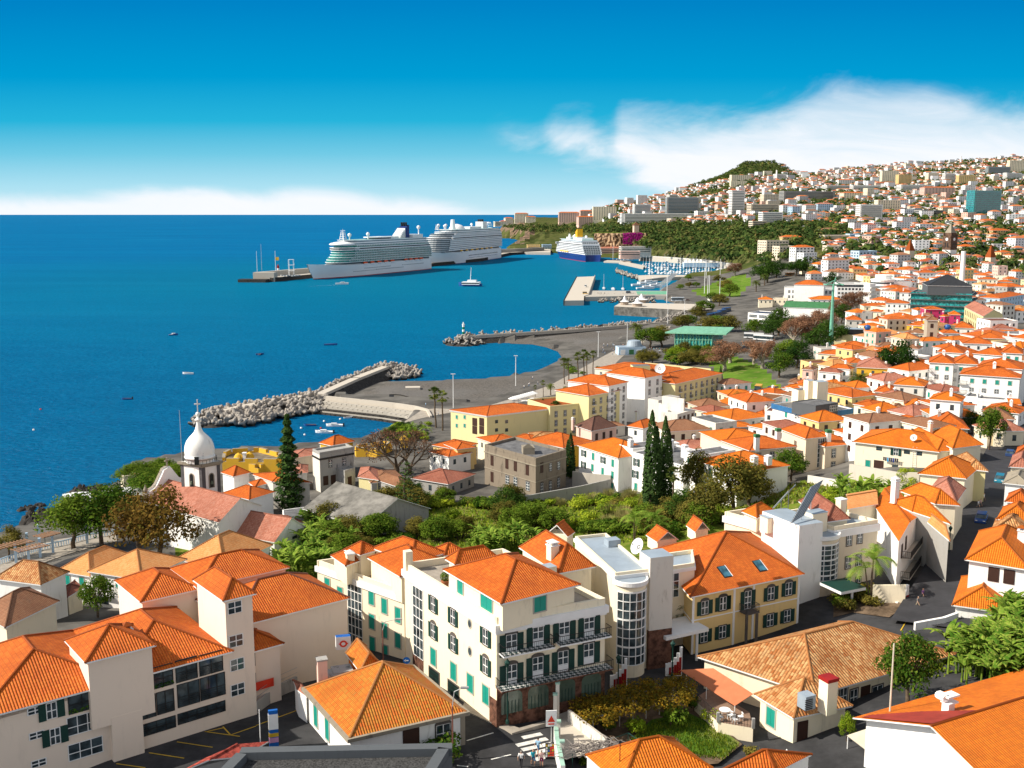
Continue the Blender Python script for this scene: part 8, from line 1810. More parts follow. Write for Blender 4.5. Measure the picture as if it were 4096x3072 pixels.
BL=[(('M',300,600),110,78,CR,'tallest part of the cream headland hotel with orange roof','rows',T1),(('M',200,610),70,52,CR,'stepped left part of the cream headland hotel','rows',T1),(('M',375,598),80,50,CR,'stepped right part of the cream headland hotel','rows',T1),(('M',150,618),50,34,CR,'lowest left step of the cream headland hotel','rows',T1),(('M',105,625),50,36,CR,'small cream block at the very tip of the headland','bands',None),(('M',490,545),60,75,WH,'white and grey tower pair on the headland skyline','rows',None),(('M',640,515),120,60,WH,'pale low block on the headland skyline','rows',None),(('M',690,600),170,85,PK,'pink hotel with orange roof above the cliff','rows',T1),(('M',830,560),100,60,PK,'right wing of the pink hotel','rows',T1),(('M',840,625),160,75,PK,'lower pink hotel terrace building','rows',T1),(('M',980,575),190,105,CR,'cream hotel with tall dark glass bays','rows',None),(('M',1290,540),140,90,WH,'white block with teal windows above the long casino hotel','bands',None),(('M',1480,600),720,75,WH,'very long horizontal hotel with grid facade above the park','bands',None),(('M',1620,545),260,150,GR,'dark glass stepped hotel on the slope','bands',None),(('M',1790,560),110,55,WH,'plain white box building right of the dark hotel','rows',None),(('M',1290,455),80,80,WH,'white ribbed tower on the skyline','rows',None),(('M',1190,455),60,60,WH,'white tower left of the ribbed tower on the skyline','rows',None),(('M',1110,455),60,45,PK,'pinkish block on the skyline','rows',None),(('M',1040,460),55,35,WH,'low white block at the left of the skyline towers','rows',None),(('M',2070,545),110,200,WH,'tall white tower block with horizontal balconies','bands',None),(('M',1315,610),130,35,WH,'low white restaurant pavilion above the park','bands',None),(('M',1545,410),80,40,WH,'white villa block in the middle of the hill houses','bands',None),(('M',2100,265),170,55,CR,'long cream school building below the wooded peak','rows',None),(('M',1920,205),90,28,CR,'low cream building on the left shoulder of the peak','rows',None),(('M',2080,300),130,40,CR,'cream terrace building below the school','rows',None),(('N',250,245),100,45,WH,'white building with slim tower right of the peak','bands',None),(('N',120,530),240,85,SAND,'long pale apartment row with dark balconies','bands',None),(('N',170,455),140,90,SAND,'beige apartment tower behind the pale row','rows',None),(('N',300,545),80,95,WH,'white gabled apartment block','rows',T5),(('N',370,545),70,85,LBL,'light blue gabled apartment block','rows',T5),(('N',490,525),90,75,WH,'pink and white apartment block','rows',T5),(('N',605,515),120,75,LBL,'light blue apartment block with pink gable','rows',T5),(('N',180,615),175,105,WH,'white stepped hospital-like block with window bands','bands',None),(('N',75,640),120,60,SAND,'low concrete-coloured block in the trees','bands',None),(('N',975,580),190,125,WH,'white stepped tower block in the middle of the town edge','bands',None),(('N',1120,505),190,90,CR,'large cream apartment block with brown shaded side','rows',None),(('N',970,400),60,80,CR,'slim cream tower block','rows',None),(('N',480,410),480,70,GR,'stadium with long grey stands','bands',None),(('N',720,330),240,40,WH,'long white terrace blocks above the stadium','bands',None),(('N',940,330),220,40,WH,'long white terrace block right of the others','bands',None),(('N',780,290),140,45,WH,'white block with orange roof above the stadium','rows',T1),(('N',1130,275),130,95,CR,'cream stepped tower pair','rows',None),(('N',1250,290),110,80,YE,'yellow-cream stepped block high on the slope','rows',None),(('N',1350,340),280,50,WH,'long white blue-windowed row','bands',None),(('N',1480,255),90,60,CR,'cream tower block on the upper slope','rows',None),(('N',1610,290),80,90,WH,'white tower block on the upper slope','bands',None),(('N',1750,290),130,75,YE,'yellow apartment block on the upper slope','rows',None),(('N',1530,370),260,60,PK,'row of pinkish apartment houses with orange roofs','rows',T1),(('N',1775,370),90,70,WH,'white block left of the teal glass tower','rows',None),(('N',1910,545),260,190,GLT,'teal glass tower hotel','bands',None),(('N',1630,525),190,55,CR,'cream hotel with orange roof left of the teal glass tower','rows',T1),(('N',1470,550),210,55,GR,'dark unfinished concrete block','bands',None),(('N',2130,500),180,45,WH,'white low block right of the teal glass tower','bands',None),(('N',2130,250),130,55,WH,'white curved block at the upper right edge','bands',None),(('N',2010,205),170,60,GR,'dark glass block high at the right','bands',None),(('N',2150,190),110,90,CR,'cream tower at the upper right edge','rows',None),(('N',850,400),200,50,CR,'cream row of houses right of the stadium','rows',T1),(('N',820,620),90,60,WH,'white villa with orange roof standing above the trees','rows',T1),(('N',1250,640),50,45,WH,'small white tower house in the trees','rows',T1),(('N',220,850),210,110,SAND,'stepped beige building with many dark arched openings','rows',None),(('N',300,870),150,85,SAND,'lower right wing of the stepped beige building','rows',None),(('N',345,755),160,50,YE,'yellow upper floor of the stepped beige building','rows',T1),(('N',440,890),160,100,WH,'white theatre building with orange roof','rows',T1),(('N',700,750),200,55,SAND,'layered grey-beige office terraces','bands',None),(('N',850,735),90,50,LBL,'pale teal office wing','bands',None),(('N',970,740),170,45,WH,'white glass office building','bands',None),(('N',1320,710),200,30,GLT,'low teal glass building','bands',None),(('N',680,830),120,50,SAND,'beige stepped building behind the square trees','rows',None),(('N',950,900),170,75,LBL,'pale blue public building with flat roof','rows',None),(('N',1760,845),110,60,CR,'cream block with orange roof right of the clock tower','rows',T1),(('N',1840,600),150,45,WH,'white flat building below the teal glass tower','bands',None),(('N',1930,620),110,45,YE,'yellow villa below the teal glass tower','rows',T1),(('N',2030,700),180,45,YE,'long yellow house at the right','rows',T1),(('N',650,690),130,45,WH,'white building with brown roof by the square','rows',T4)]
for s,w_,h_,wl,lb,kd,rf in BL:
 k=.4882 if s[0]=='M' else.4955
 block(s,w_*k,h_*k,wl,lb,kd,14 if w_<200 else 18,R.choice((.1,.25,.4)),rf,storey=3.1 if h_<120 else 3.3,gm=GLB if 'teal' in lb or 'glass' in lb else None)
for s,h_,lb in((('N',213,225),32,'slim white tower beside the white building by the peak'),(('N',1700,95),30,'white monument pillar on the skyline at right')):
 q=hit((s[0],s[1],s[2]+25))
 if q is not None:t=thing('tower_pillar',lb,'tower',tuple(q));mb=MB();mb.tube(q-up*3,q+up*h_,3,2.2,WH,8);part(mb,'shaft',t)
 # the rest of the city as one mass, hill woods as another
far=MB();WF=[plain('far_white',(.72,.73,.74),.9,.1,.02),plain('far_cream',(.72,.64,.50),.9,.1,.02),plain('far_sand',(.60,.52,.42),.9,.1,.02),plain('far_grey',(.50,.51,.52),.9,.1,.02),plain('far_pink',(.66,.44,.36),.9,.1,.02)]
RF=[plain('far_hazed_orange',(.54,.18,.07),.9,.1,.1,.02),plain('far_brown',(.34,.16,.09),.9,.1,.1,.02),plain('far_red',(.46,.11,.05),.9,.1,.1,.02),plain('far_flat',(.34,.33,.32),.9,.1,.1,.02)]  # orange roofs dulled: distance haze is put into their colour
def farhouse(x,y,L,D_,h,ya,wl,rf):
 e=Vc((cs(ya),sn(ya),0));f_=Vc((-e.y,e.x,0));z=ground(x,y);q=Vc((x,y,z));c0=q-e*L/2-f_*D_/2
 A,B,C,D=c0,c0+e*L,c0+e*L+f_*D_,c0+f_*D_;zt_=z+h
 for a,b in((A,B),(B,C),(C,D),(D,A)):
  n_=Vc(((b-a).y,-(b-a).x,0)).normalized()
  if n_.dot(Vc((-x,-y,0)))<-.3*math.hypot(x,y):continue
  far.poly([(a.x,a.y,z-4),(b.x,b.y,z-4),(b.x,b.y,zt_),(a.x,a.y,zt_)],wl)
  k=max(1,int((b-a).length/4));r=max(1,int(h/3))
  if y<2600:
   for j in rng(r):
    for i in rng(k):p=a.lerp(b,(i+.3)/k)+n_*.05;p2=a.lerp(b,(i+.62)/k)+n_*.05;zz=zt_-1-j*3;far.poly([(p.x,p.y,zz-1.3),(p2.x,p2.y,zz-1.3),(p2.x,p2.y,zz),(p.x,p.y,zz)],GLS)
 up2=Vc((0,0,zt_))
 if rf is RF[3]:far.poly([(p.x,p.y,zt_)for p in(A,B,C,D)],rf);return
 k=D_/2;mA,mB=(A+D)/2+e*k*.9,(B+C)/2-e*k*.9;o=.4
 if L<D_*1.05:mA=mB=(A+C)/2
 zr=zt_+k*.42;t3=lambda p,z_:(p.x,p.y,z_)
 A,B,C,D=A-e*o-f_*o,B+e*o-f_*o,C+e*o+f_*o,D-e*o+f_*o
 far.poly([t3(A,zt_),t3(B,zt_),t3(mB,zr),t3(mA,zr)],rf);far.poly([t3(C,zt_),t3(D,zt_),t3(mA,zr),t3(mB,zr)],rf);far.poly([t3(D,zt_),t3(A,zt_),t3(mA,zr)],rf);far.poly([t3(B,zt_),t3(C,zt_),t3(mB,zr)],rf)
wood=MB();fm=[lfm('wood_leaves',(.018,.038,.010),(.06,.08,.022),(.10,.085,.03),.03,.1),lfm('wood_leaves_light',(.05,.075,.018),(.10,.12,.03),(.15,.10,.04),.03,.1)]
def fartree(x,y,r,h,m=None):
 z=ground(x,y);m=m or fm[0 if Q()<.7 else 1];n_=26 if y<1800 else 16
 for _ in rng(n_):
  d_=rv();d_.z=abs(d_.z)*1.1-.15;p=Vc((x,y,z+h*.45))+Vc((d_.x*r,d_.y*r,d_.z*h*.55));s=r*.85;nr=(d_+rv(.5)+Vc((0,-.1,.3))).normalized();leaf(wood,p,s,m,nr)
hill=[(2130,868),(2330,840),(2420,812),(2600,785),(2750,750),(2860,700),(2960,640),(3080,640),(3180,695),(3400,675),(3800,645),(4130,610),(4130,1130),(3700,1110),(3480,1010),(3180,1000),(3060,1000),(2900,905),(2560,892),(2350,885)]
peak=[(2760,748),(2860,695),(2960,640),(3080,640),(3150,690),(3100,700),(3010,700),(2900,720),(2800,750)]
headl=[(2130,868),(2480,840),(2600,900),(2350,930),(2100,905)]
rs_=random.Random(5);nh=nt_=0;gx_=15.5
y=1000.0
while y<4050:
 gx_=15.5 if y<1600 else 16.5 if y<2300 else 19
 x=-100.0
 while x<y*.56:
  px_,py_=proj((x,y,ground(x,y)))
  xx,yy_=x+rs_.uniform(-6,6),y+rs_.uniform(-6,6);x+=gx_
  if px_>4180 or px_<2000:continue
  inh=inpoly(px_,py_,hill);intown=inpoly(px_,py_,town)
  inpark=inpoly(px_,py_,parkhill)
  if not(inh or intown or inpark):continue
  nse=sn(xx*.012+sn(yy_*.007)*2)+sn(yy_*.016+xx*.004)+.6*sn(xx*.05+yy_*.031);u_=rs_.random()
  wooded=.36+(.45 if nse>.8 else 0)-(.08 if nse<-.6 else 0)
  if inpoly(px_,py_,headl):wooded=.6
  if inpark and not(inh and py_<900):wooded=1.0 if not intown else.5
  if inpoly(px_,py_,peak):wooded=1.0
  if 3380<px_<3800 and 960<py_<1015:wooded=.55
  if u_<wooded:
   if occ_free(xx,yy_,1.5):fartree(xx,yy_,rs_.uniform(4,7.5),rs_.uniform(7,13));nt_+=1
   if wooded>=1 and rs_.random()<.7:fartree(xx+7,yy_+4,rs_.uniform(4,7),rs_.uniform(6,12));nt_+=1
  elif u_<.97 and occ_free(xx,yy_,6):
   big_=rs_.random()<(.15 if 1500<yy_<3000 else.1);kk=1;L=rs_.uniform(8,15)*(1.8 if big_ else 1)*kk;D_=rs_.uniform(7,10)*(1.3 if big_ else 1)*kk;h=rs_.choice((4,6,6,7,8))if not big_ else rs_.choice((9,12,16))
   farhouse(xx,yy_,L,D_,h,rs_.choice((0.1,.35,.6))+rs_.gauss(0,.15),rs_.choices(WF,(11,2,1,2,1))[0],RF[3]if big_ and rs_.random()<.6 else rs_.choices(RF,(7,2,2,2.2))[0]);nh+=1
   if rs_.random()<.75:fartree(xx+rs_.uniform(-9,9),yy_+rs_.uniform(-9,9),rs_.uniform(2.5,4.5),rs_.uniform(4,8));nt_+=1
 y+=gx_
tag(far.obj('distant_houses'),kind='stuff');tag(wood.obj('distant_woods'),kind='stuff')
print('FAR',nh,nt_,len(far.f),len(wood.f),'trees',NTREE[0],'town',cnt,tr)
# streets, markings, yards in the foreground
def ribbon(name,specs,w_,m,off,kind='structure',z=None,pts=None,wf=None):
 ps=pts or[hit(s)for s in specs];mb=MB()
 fine=[]
 for a,b in zip(ps[:-1],ps[1:]):
  k=max(1,int((b-a).length/4));fine+=[a.lerp(b,i/k)for i in rng(k)]
 fine.append(ps[-1]);L_,R_=[],[]
 for i,p in enu(fine):
  d_=(fine[min(i+1,len(fine)-1)]-fine[max(i-1,0)]);d_.z=0;d_.normalize();n=Vc((-d_.y,d_.x,0));ww=w_ if wf is None else wf(i/len(fine))
  for lst,o in((L_,ww/2),(R_,-ww/2)):q=p+n*o;lst.append(Vc((q.x,q.y,max(ground(p.x,p.y),ground(q.x,q.y))+off)))
 for i in rng(len(fine)-1):mb.poly([R_[i],R_[i+1],L_[i+1],L_[i]],m)
 o=mb.obj(name);tag(o,kind=kind);return fine
st_pts=[hit(s)for s in(('I',1330,500),('I',1420,330),('I',1530,130),('D',1700,1580),('D',1860,1210),('D',1985,930),('D',2085,640),('D',2160,430),('D',2230,250))]
ribbon('road',None,9.5,ROADM,.06,pts=st_pts)
fine=ribbon('road',None,.14,YLINE,.068,pts=[p+Vc((-3.6,.0,0))for p in st_pts])
lm_=MB();k=0
for a,b in zip(st_pts[:-1],st_pts[1:]):
 d_=(b-a);L=d_.length;d_/=L;n=Vc((-d_.y,d_.x,0))*.07;s_=0
 while s_<L-2:p,q=a+d_*s_,a+d_*(s_+2);f_=lambda v:Vc((v.x,v.y,ground(v.x,v.y)+.11));lm_.poly([f_(p-n),f_(q-n),f_(q+n),f_(p+n)],WLINE);s_+=5
for s in(('I',1480,55),('I',1540,65),('I',1600,80)):q=hit(s);lm_.cb((q.x,q.y,ground(q.x,q.y)+.07),.6,3.5,.02,WLINE,.5)
tag(lm_.obj('road_markings'),kind='structure')
sht('pavement',[hit(s)[:2]for s in(('I',1160,330),('I',1230,330),('I',1380,110),('D',1600,1500),('D',1560,1500),('I',1240,80))],PAVE,off=.1,nsub=3)
sht('pavement',[hit(s)[:2]for s in(('I',540,250),('I',880,190),('I',1140,240),('I',1130,330),('I',1000,420),('I',700,380),('I',540,420))],DIRT,off=.1,nsub=3)
wallg('garden_wall','cream wall between the balcony house and the shaded hotel forecourt',[('I',860,300),('I',1130,300)],2.6,CR,.3)
for i in rng(14):tree(R.choice(('shrub','shrub','shrubolive')),('I',560+Q()*330,220+Q()*150),1.6+Q(),'shrub in the shaded bed before the curved stairwell','shrubs in the shaded bed before the curved stairwell')
def pline(mb,a,b,w_,m,z):
 d_=Vc((b.x-a.x,b.y-a.y,0)).normalized();n=Vc((-d_.y,d_.x,0))*w_/2;g_=lambda v:Vc((v.x,v.y,ground(v.x,v.y)+z));mb.poly([g_(a-n),g_(b-n),g_(b+n),g_(a+n)],m)
ln=MB()
for r_,x0,y0,x1,y1 in(('F',1690,1360,1980,1400),('F',1460,1445,1755,1490),('F',1230,1535,1520,1580),('F',960,1625,1200,1659),('F',1840,1320,1905,1390),('F',1905,1388,2113,1315),('G',0,1310,365,1175),('G',120,1178,190,1240),('F',1700,1362,1840,1330)):pline(ln,hit((r_,x0,y0)),hit((r_,x1,y1)),.14,YLINE,.03)
for r_,x0,y0,x1,y1 in(('G',1740,1435,1960,1370),('G',1940,1590,2105,1550),('G',1660,1640,1750,1650)):pline(ln,hit((r_,x0,y0)),hit((r_,x1,y1)),.16,WLINE,.03)
for i,(x0,y0,x1,y1)in enu(((85,1412,245,1378),(38,1475,290,1418),(82,1512,330,1458),(130,1552,330,1500),(190,1592,330,1552))):pline(ln,hit(('H',x0,y0)),hit(('H',x1,y1)),.62,WLINE,.03)
tag(ln.obj('painted_lines'),kind='structure')
def kerb(name,specs,m=PAVE,h=.13):
 p=[hit(s)for s in specs];mb=MB();z=max(ground(q.x,q.y)for q in p)+h;mb.prism([(q.x,q.y)for q in p],z-1.5,z,m);o=mb.obj(name);tag(o,kind='structure')
kerb('pavement',[('G',1700,1180),('G',2050,1345),('H',0,1385),('H',330,1310),('H',330,1290),('H',60,1345),('G',2060,1300),('G',1720,1120)])
cv=hotel.face(0);mb=MB()
q0=P(('G',2045,1330),27.0)
zy=26.2
sht('yard',[P(('H',*p),zy)[:2]for p in((360,1290),(470,1250),(780,1470),(760,1560),(520,1640),(430,1659),(380,1500))],CONL,z=zy+.9)
def lowwall(name,label,specs,z,h,th,m,top=None,group=None):
 p=[P(s,z+h)for s in specs];t=thing(name,label,'wall',(p[0].x,p[0].y,z),group);mb=MB()
 for a,b in zip(p[:-1],p[1:]):d_=(b-a);L=d_.length;d_/=L;mb.box((a.x,a.y,z-1.5),d_*L,Vc((-d_.y,d_.x,0))*th,h+1.5,m,top)
 part(mb,'masonry',t);return t
lowwall('garden_wall','stained white wall between concrete yard and vine pergola',[('H',460,1180),('H',770,1415)],26.5,1.9,.25,WHW,CONL)
lowwall('street_wall','pale wall with mint coping along the crosswalk',[('H',345,1290),('H',350,1400),('H',400,1640)],26.8,1.6,.45,WH,plain('mint_coping',(.35,.55,.45),.7))
for s,h_,lb in((('H',355,1290),3.2,'front white pillar at the top of the crosswalk wall'),(('H',374,1270),4.2,'middle white pillar at the top of the crosswalk wall'),(('H',447,1180),3.0,'right white pillar beside the vine pergola'),(('H',383,1420),1.9,'mint-capped pillar halfway along the crosswalk wall'),(('H',412,1590),1.9,'mint-capped pillar at the lower end of the crosswalk wall')):
 q=P(s,27);t=thing('pillar',lb,'pillar',tuple(q));mb=MB();mb.cb(q,.38,.38,h_,WHW);part(mb,'shaft',t);mb=MB();mb.cb(q+up*h_,.5,.5,.15,MT['mint_coping']);part(mb,'cap',t)
q=P(('H',325,1265),29.6);t=thing('street_sign','white square sign with red triangle beside the pillars','sign',(q.x,q.y,27));mb=MB();mb.box((q.x-.55,q.y,28.9),(1.1,.1,0),(0,.12,0),1.7,WPT);part(mb,'sign_board',t);mb=MB();mb.poly([(q.x-.38,q.y-.02,29.4),(q.x+.38,q.y+.04,29.4),(q.x,q.y+.0,30.1)],plain('sign_red',(.75,.05,.02),.5));mb.box((q.x-.3,q.y-.0,29.1),(.6,.06,0),(0,.03,0),.14,MT['sign_red']);part(mb,'triangle_emblem',t);mb=MB();mb.tube((q.x,q.y+.1,26.8),(q.x,q.y+.1,29),.05,.05,GYM);part(mb,'post',t)
sht('garden_soil',[P(('H',*p),25.1)[:2]for p in((560,1290),(900,1150),(1500,1080),(1700,1300),(1900,1480),(1700,1640),(1500,1659),(760,1430))],DIRT,z=25.35)
sht('lawn',[P(('H',*p),25.1)[:2]for p in((960,1450),(1150,1280),(1450,1220),(1680,1330),(1880,1470),(1740,1590),(1500,1560),(1330,1400),(1080,1460))],GRASS,z=25.38)
sht('lawn',[P(('I',*p),25.4)[:2]for p in((380,1560),(560,1480),(780,1500),(835,1570),(480,1659),(300,1659),(0,1500),(0,1659),(200,1620))][:6],GRASS,z=25.55)
gt=MB()
for reg,pl,n_ in(('H',[(960,1450),(1150,1280),(1450,1220),(1680,1330),(1880,1470),(1740,1590),(1500,1560),(1330,1400)],5200),('I',[(380,1560),(560,1480),(780,1500),(835,1570),(480,1659),(300,1659)],2200)):
 x0,x1,y0,y1=min(p[0]for p in pl),max(p[0]for p in pl),min(p[1]for p in pl),max(p[1]for p in pl)
 for _ in rng(n_):
  x,y=R.uniform(x0,x1),R.uniform(y0,y1)
  if inpoly(x,y,pl):
   q=P((reg,x,y),25.5);b_=.18+.35*Q()**3;dx_=R.gauss(0,.1);gt.poly([(q.x-.05,q.y,25.4),(q.x+.05,q.y,25.4),(q.x+dx_,q.y+R.gauss(0,.08),25.4+b_)],LF['green']if Q()<.6 else LF['lime'])
tag(gt.obj('grass_tufts'),kind='stuff')
pv=[(470,1140),(620,1080),(760,1040),(980,960),(1200,905),(1420,900),(1520,960),(1525,1050),(1420,1130),(1180,1140),(1000,1190),(880,1250),(760,1290),(620,1270),(520,1200)]
c0=P(('H',1000,1080),28);t=thing('vine_pergola','long pergola covered with yellow and rust autumn vine in the garden','pergola',(c0.x,c0.y,25.3));mb=MB();fm_=MB()
for _ in rng(420):
 x,y=R.uniform(470,1525),R.uniform(900,1290)
 if inpoly(x,y,pv):q=P(('H',x,y),28+Q()*.7);clump(mb,q,.65+.35*Q(),42,.26,LF['vine'])
for i in rng(9):
 for yy_ in(0,1):q=P(('H',560+i*110,1230-i*32-yy_*110+(0 if yy_==0 else 20)),27.9);fm_.tube((q.x,q.y,25.2),q,.06,.06,WHW,6)
part(mb,'vine',t);part(fm_,'posts',t)
t=thing('bare_vine_trellis','flat trellis of grey bare vines over the concrete yard','trellis',tuple(P(('H',700,1500),27.5)));mb=MB()
for _ in rng(150):
 a=P(('H',R.uniform(500,900),R.uniform(1440,1540)),28.6+Q()*.3);p=a
 for k in rng(3):q=p+Vc((R.gauss(0,.6),R.gauss(0,.5),R.gauss(0,.08)));mb.tube(p,q,.035,.025,plain('grey_twigs',(.25,.22,.2),.9),4,False);p=q
part(mb,'vines',t);mb=MB()
for x,y in((500,1540),(900,1540),(960,1370),(700,1440)):q=P(('H',x,y),28.5);mb.tube((q.x,q.y,25.5),q,.04,.04,GSH,5)
for a,b in(((500,1540),(960,1370)),((960,1370),(1090,1460))):mb.tube(P(('H',*a),28.5),P(('H',*b),28.5),.04,.04,GSH,5)
part(mb,'frame',t)
for x,y,h,k,lb in((1310,1310,3.2,'shrub','round grey-green bush on the lawn edge'),(1050,1370,2.4,'shrublime','bright young fig bush beside the pergola'),(1650,1300,2.0,'shrublime','yellow green plant below the terrace'),(820,1360,1.8,'shrub','leafy plant by the stained wall'),(1500,1190,2.2,'shrub','bush in the shade of the terrace'),(1960,1580,1.8,'shrubolive','twiggy plant at the lawn corner'),(600,1640,1.4,'shrub','potted greenery at the bottom of the yard')):tree(k,tuple(P(('H',x,y),25.4)),h,lb)
for s,h,k,lb in((('I',1600,880),3.0,'shrublime','trailing green bush left of the banana plants'),(('I',1720,830),3.2,'shrub','second trailing bush left of the banana plants'),(('I',1500,960),2.6,'shrublime','creeper on the low wall behind the tree'),(('I',1830,900),2.8,'shrub','bush at the foot of the banana plants')):tree(k,tuple(P(s,26.5)),h,lb,sx=1.5)
tz=26.6;tp_=[P(('H',*p),tz)for p in((1500,1090),(1700,1280),(1990,1330),(1960,1200),(1640,1000))];t=thing('terrace','raised tiled terrace with iron railing beside the bungalow','terrace',tuple(tp_[1]));mb=MB();mb.prism([(p.x,p.y)for p in tp_],24.8,tz,CR,plain('terrace_tiles',(.26,.17,.12),.8,.2,.1,2));part(mb,'platform',t);mb=MB()
for a,b in((tp_[0],tp_[1]),(tp_[1],tp_[2])):
 k=int((b-a).length/.3)
 for i in rng(k+1):p=a.lerp(b,i/k);mb.cb((p.x,p.y,tz),.03,.03,.95,BLK)
 mb.tube(a+up*.95,b+up*.95,.03,.03,BLK,5)
for p in tp_[:3]:mb.cb(p,.3,.3,1.1,CEM)
part(mb,'railing',t)
q=P(('H',1755,1230),tz);t=thing('garden_table','round white garden table on the bungalow terrace','table',tuple(q));mb=MB();mb.lathe(q+up*.72,[(.62,0),(.62,.05),(0,.05)],WPT,16);part(mb,'table_top',t)
for k in rng(4):mb=MB();a_=k*1.57+.5;mb.tube(q+Vc((.4*cs(a_),.4*sn(a_),0)),q+Vc((.35*cs(a_),.35*sn(a_),.72)),.03,.03,WPT,5);part(mb,'leg',t)
def chair(q,rz,label,g_):
 t=thing('garden_chair',label,'chair',tuple(q),g_,rz)
 def lp(bs,nm):
  m_=MB()
  for b_ in bs:m_.box(*b_[:4],WPT)
  lpt(m_.mesh(nm),nm,t)
 lp([((-.24,-.24,.43),(.48,0,0),(0,.48,0),.04)],'seat');lp([((-.24,.2,.47),(.48,0,0),(0,.04,0),.1),((-.24,.2,.78),(.48,0,0),(0,.04,0),.1)]+[((-.22+i*.13,.21,.57),(.04,0,0),(0,.02,0),.21)for i in rng(4)],'backrest')
 for x in(-.22,.18):
  for y in(-.22,.18):lp([((x,y,0),(.04,0,0),(0,.04,0),.43)],'leg')
for(x,y),rz,lb in(((1720,1270),2.2,'white chair left of the round terrace table'),((1800,1255),-.8,'white chair right of the round terrace table'),((1840,1290),.4,'white chair at the terrace edge near the railing'),((1885,1265),-1.4,'white chair nearest the bungalow door')):chair(P(('H',x,y),tz),rz,lb,'white chairs on the bungalow terrace')
for(x,y),lb in(((880,1000),'left curved white and red gate wing beside the vine pergola'),((1335,900),'right curved white and red gate wing beside the awning')):
 q=P(('H',x,y),25);t=thing('gate_wing',lb,'gate wall',tuple(q));mb=MB()
 for i in rng(6):mb.box((q.x-1.0+i*.33,q.y,24.5),(.34,.05,0),(0,.3,0),2.0+i*i*.085,WPT)
 part(mb,'wall',t);mb=MB()
 for i in rng(5):mb.box((q.x-.6+i*.3,q.y-.03,25.1),(.3,.05,0),(0,.02,0),1.0+i*i*.08,REDP)
 part(mb,'red_panel',t)
def lantern(s,z,h_,label,m=GSH):
 q=P(s,z);t=thing('street_lantern',label,'street lamp',tuple(q));mb=MB();mb.tube(q,q+up*h_,.09,.06,m,6);mb.lathe(q,[(.2,0),(.2,.3),(.1,.5)],m,8);part(mb,'post',t);mb=MB();mb.lathe(q+up*h_,[(.1,0),(.3,.5),(.34,.55),(.1,.85),(0,1)],m,6);part(mb,'lantern_head',t)
lantern(('H',875,1010),25,3.4,'green street lantern in the shade at the left gate wing');lantern(('H',1322,900),25,3.6,'green street lantern in the shade at the right gate wing');lantern(('G',2075,1290),27.4,6.2,'green lantern post at the hotel corner');lantern(('D',1555,1650),26.5,5.5,'green lantern post on the street left side near the balcony house');lantern(('A',400,1590),7,5.0,'green lamp post with yellow globe beside the pergola');lantern(('D',1965,660),22,5,'green lamp beside the tree up the street')
def tall_lamp(s,z,h_,dx_,label):
 q=P(s,z);t=thing('street_lamp',label,'street lamp',tuple(q));mb=MB();mb.tube(q,q+up*h_*.75,.09,.07,plain('rusty_red_post',(.20,.08,.06),.7),6);mb.tube(q+up*h_*.75,q+up*h_*.95+Vc((dx_*.2,0,0)),.05,.05,GYM,6);mb.tube(q+up*h_*.95+Vc((dx_*.2,0,0)),q+up*h_+Vc((dx_,0,0)),.05,.04,GYM,6);part(mb,'pole',t);mb=MB();mb.cb(q+up*(h_-.05)+Vc((dx_*1.2,0,0)),.8,.28,.18,GYM);part(mb,'lamp_head',t)
tall_lamp(('G',1050,780),28,5.2,1.6,'tall street lamp in the lane between tile house and hotel');tall_lamp(('G',1625,1600),27,7.6,1.0,'tall street lamp at the right corner of the tile house')
q=P(('I',1000,1250),28.5);t=thing('roof_mast','tall cream pole on the gable end of the big orange roof','pole',tuple(q));mb=MB();q=P(('I',1005,1210),32.0);mb.tube(q,q+up*7.2,.09,.07,CRM,6);part(mb,'shaft',t)
q=P(('H',890,1620),31.5);mb=MB();mb.tube(q,q+up*2.2,.05,.04,BLK,5);mb.cb(q+up*2.0,.3,.3,.08,BLK);o=mb.obj('roof_pipe',None,False,tuple(q));tag(o,'thin dark pipe on the orange roof at the bottom centre','pipe')
q=P(('G',1243,772),29.6);t=thing('traffic_sign','round blue traffic sign with white arrow in the lane','traffic sign',(q.x,q.y,27));BS=plain('sign_blue',(.01,.12,.45),.4);mb=MB();n_=16
mb.poly([(q.x+.42*cs(i*6.2832/n_),q.y,q.z+.42*sn(i*6.2832/n_))for i in rng(n_)],BS);part(mb,'disc',t);mb=MB();mb.box((q.x-.2,q.y-.02,q.z-.05),(.42,0,0),(0,.01,0),.1,WPT);mb.poly([(q.x-.3,q.y-.02,q.z),(q.x-.1,q.y-.02,q.z-.15),(q.x-.1,q.y-.02,q.z+.15)],WPT);part(mb,'arrow',t);mb=MB();mb.tube((q.x,q.y+.05,26),(q.x,q.y+.05,q.z),.04,.04,GYM,6);part(mb,'post',t)
q=P(('G',722,625),32.5);t=thing('wall_sign','white box sign with blue top and red round emblem on the apartment corner','sign',tuple(q));mb=MB();mb.box((q.x-.8,q.y-.2,q.z-.8),(1.6,.35,0),(-.2,.7,0),1.5,WPT,BS);part(mb,'box',t);mb=MB();n_=14
mb.poly([(q.x+.42*cs(i*6.2832/n_),q.y-.08+.09*cs(i*6.28/n_),q.z-.1+.4*sn(i*6.2832/n_))for i in rng(n_)],MT['sign_red']);mb.poly([(q.x+.22*cs(i*6.2832/n_),q.y-.1+.05*cs(i*6.28/n_),q.z-.1+.2*sn(i*6.2832/n_))for i in rng(n_)],WPT);mb.box((q.x-.5,q.y-.19,q.z-.16),(1.0,.21,0),(0,.02,0),.12,MT['sign_red']);part(mb,'emblem',t)
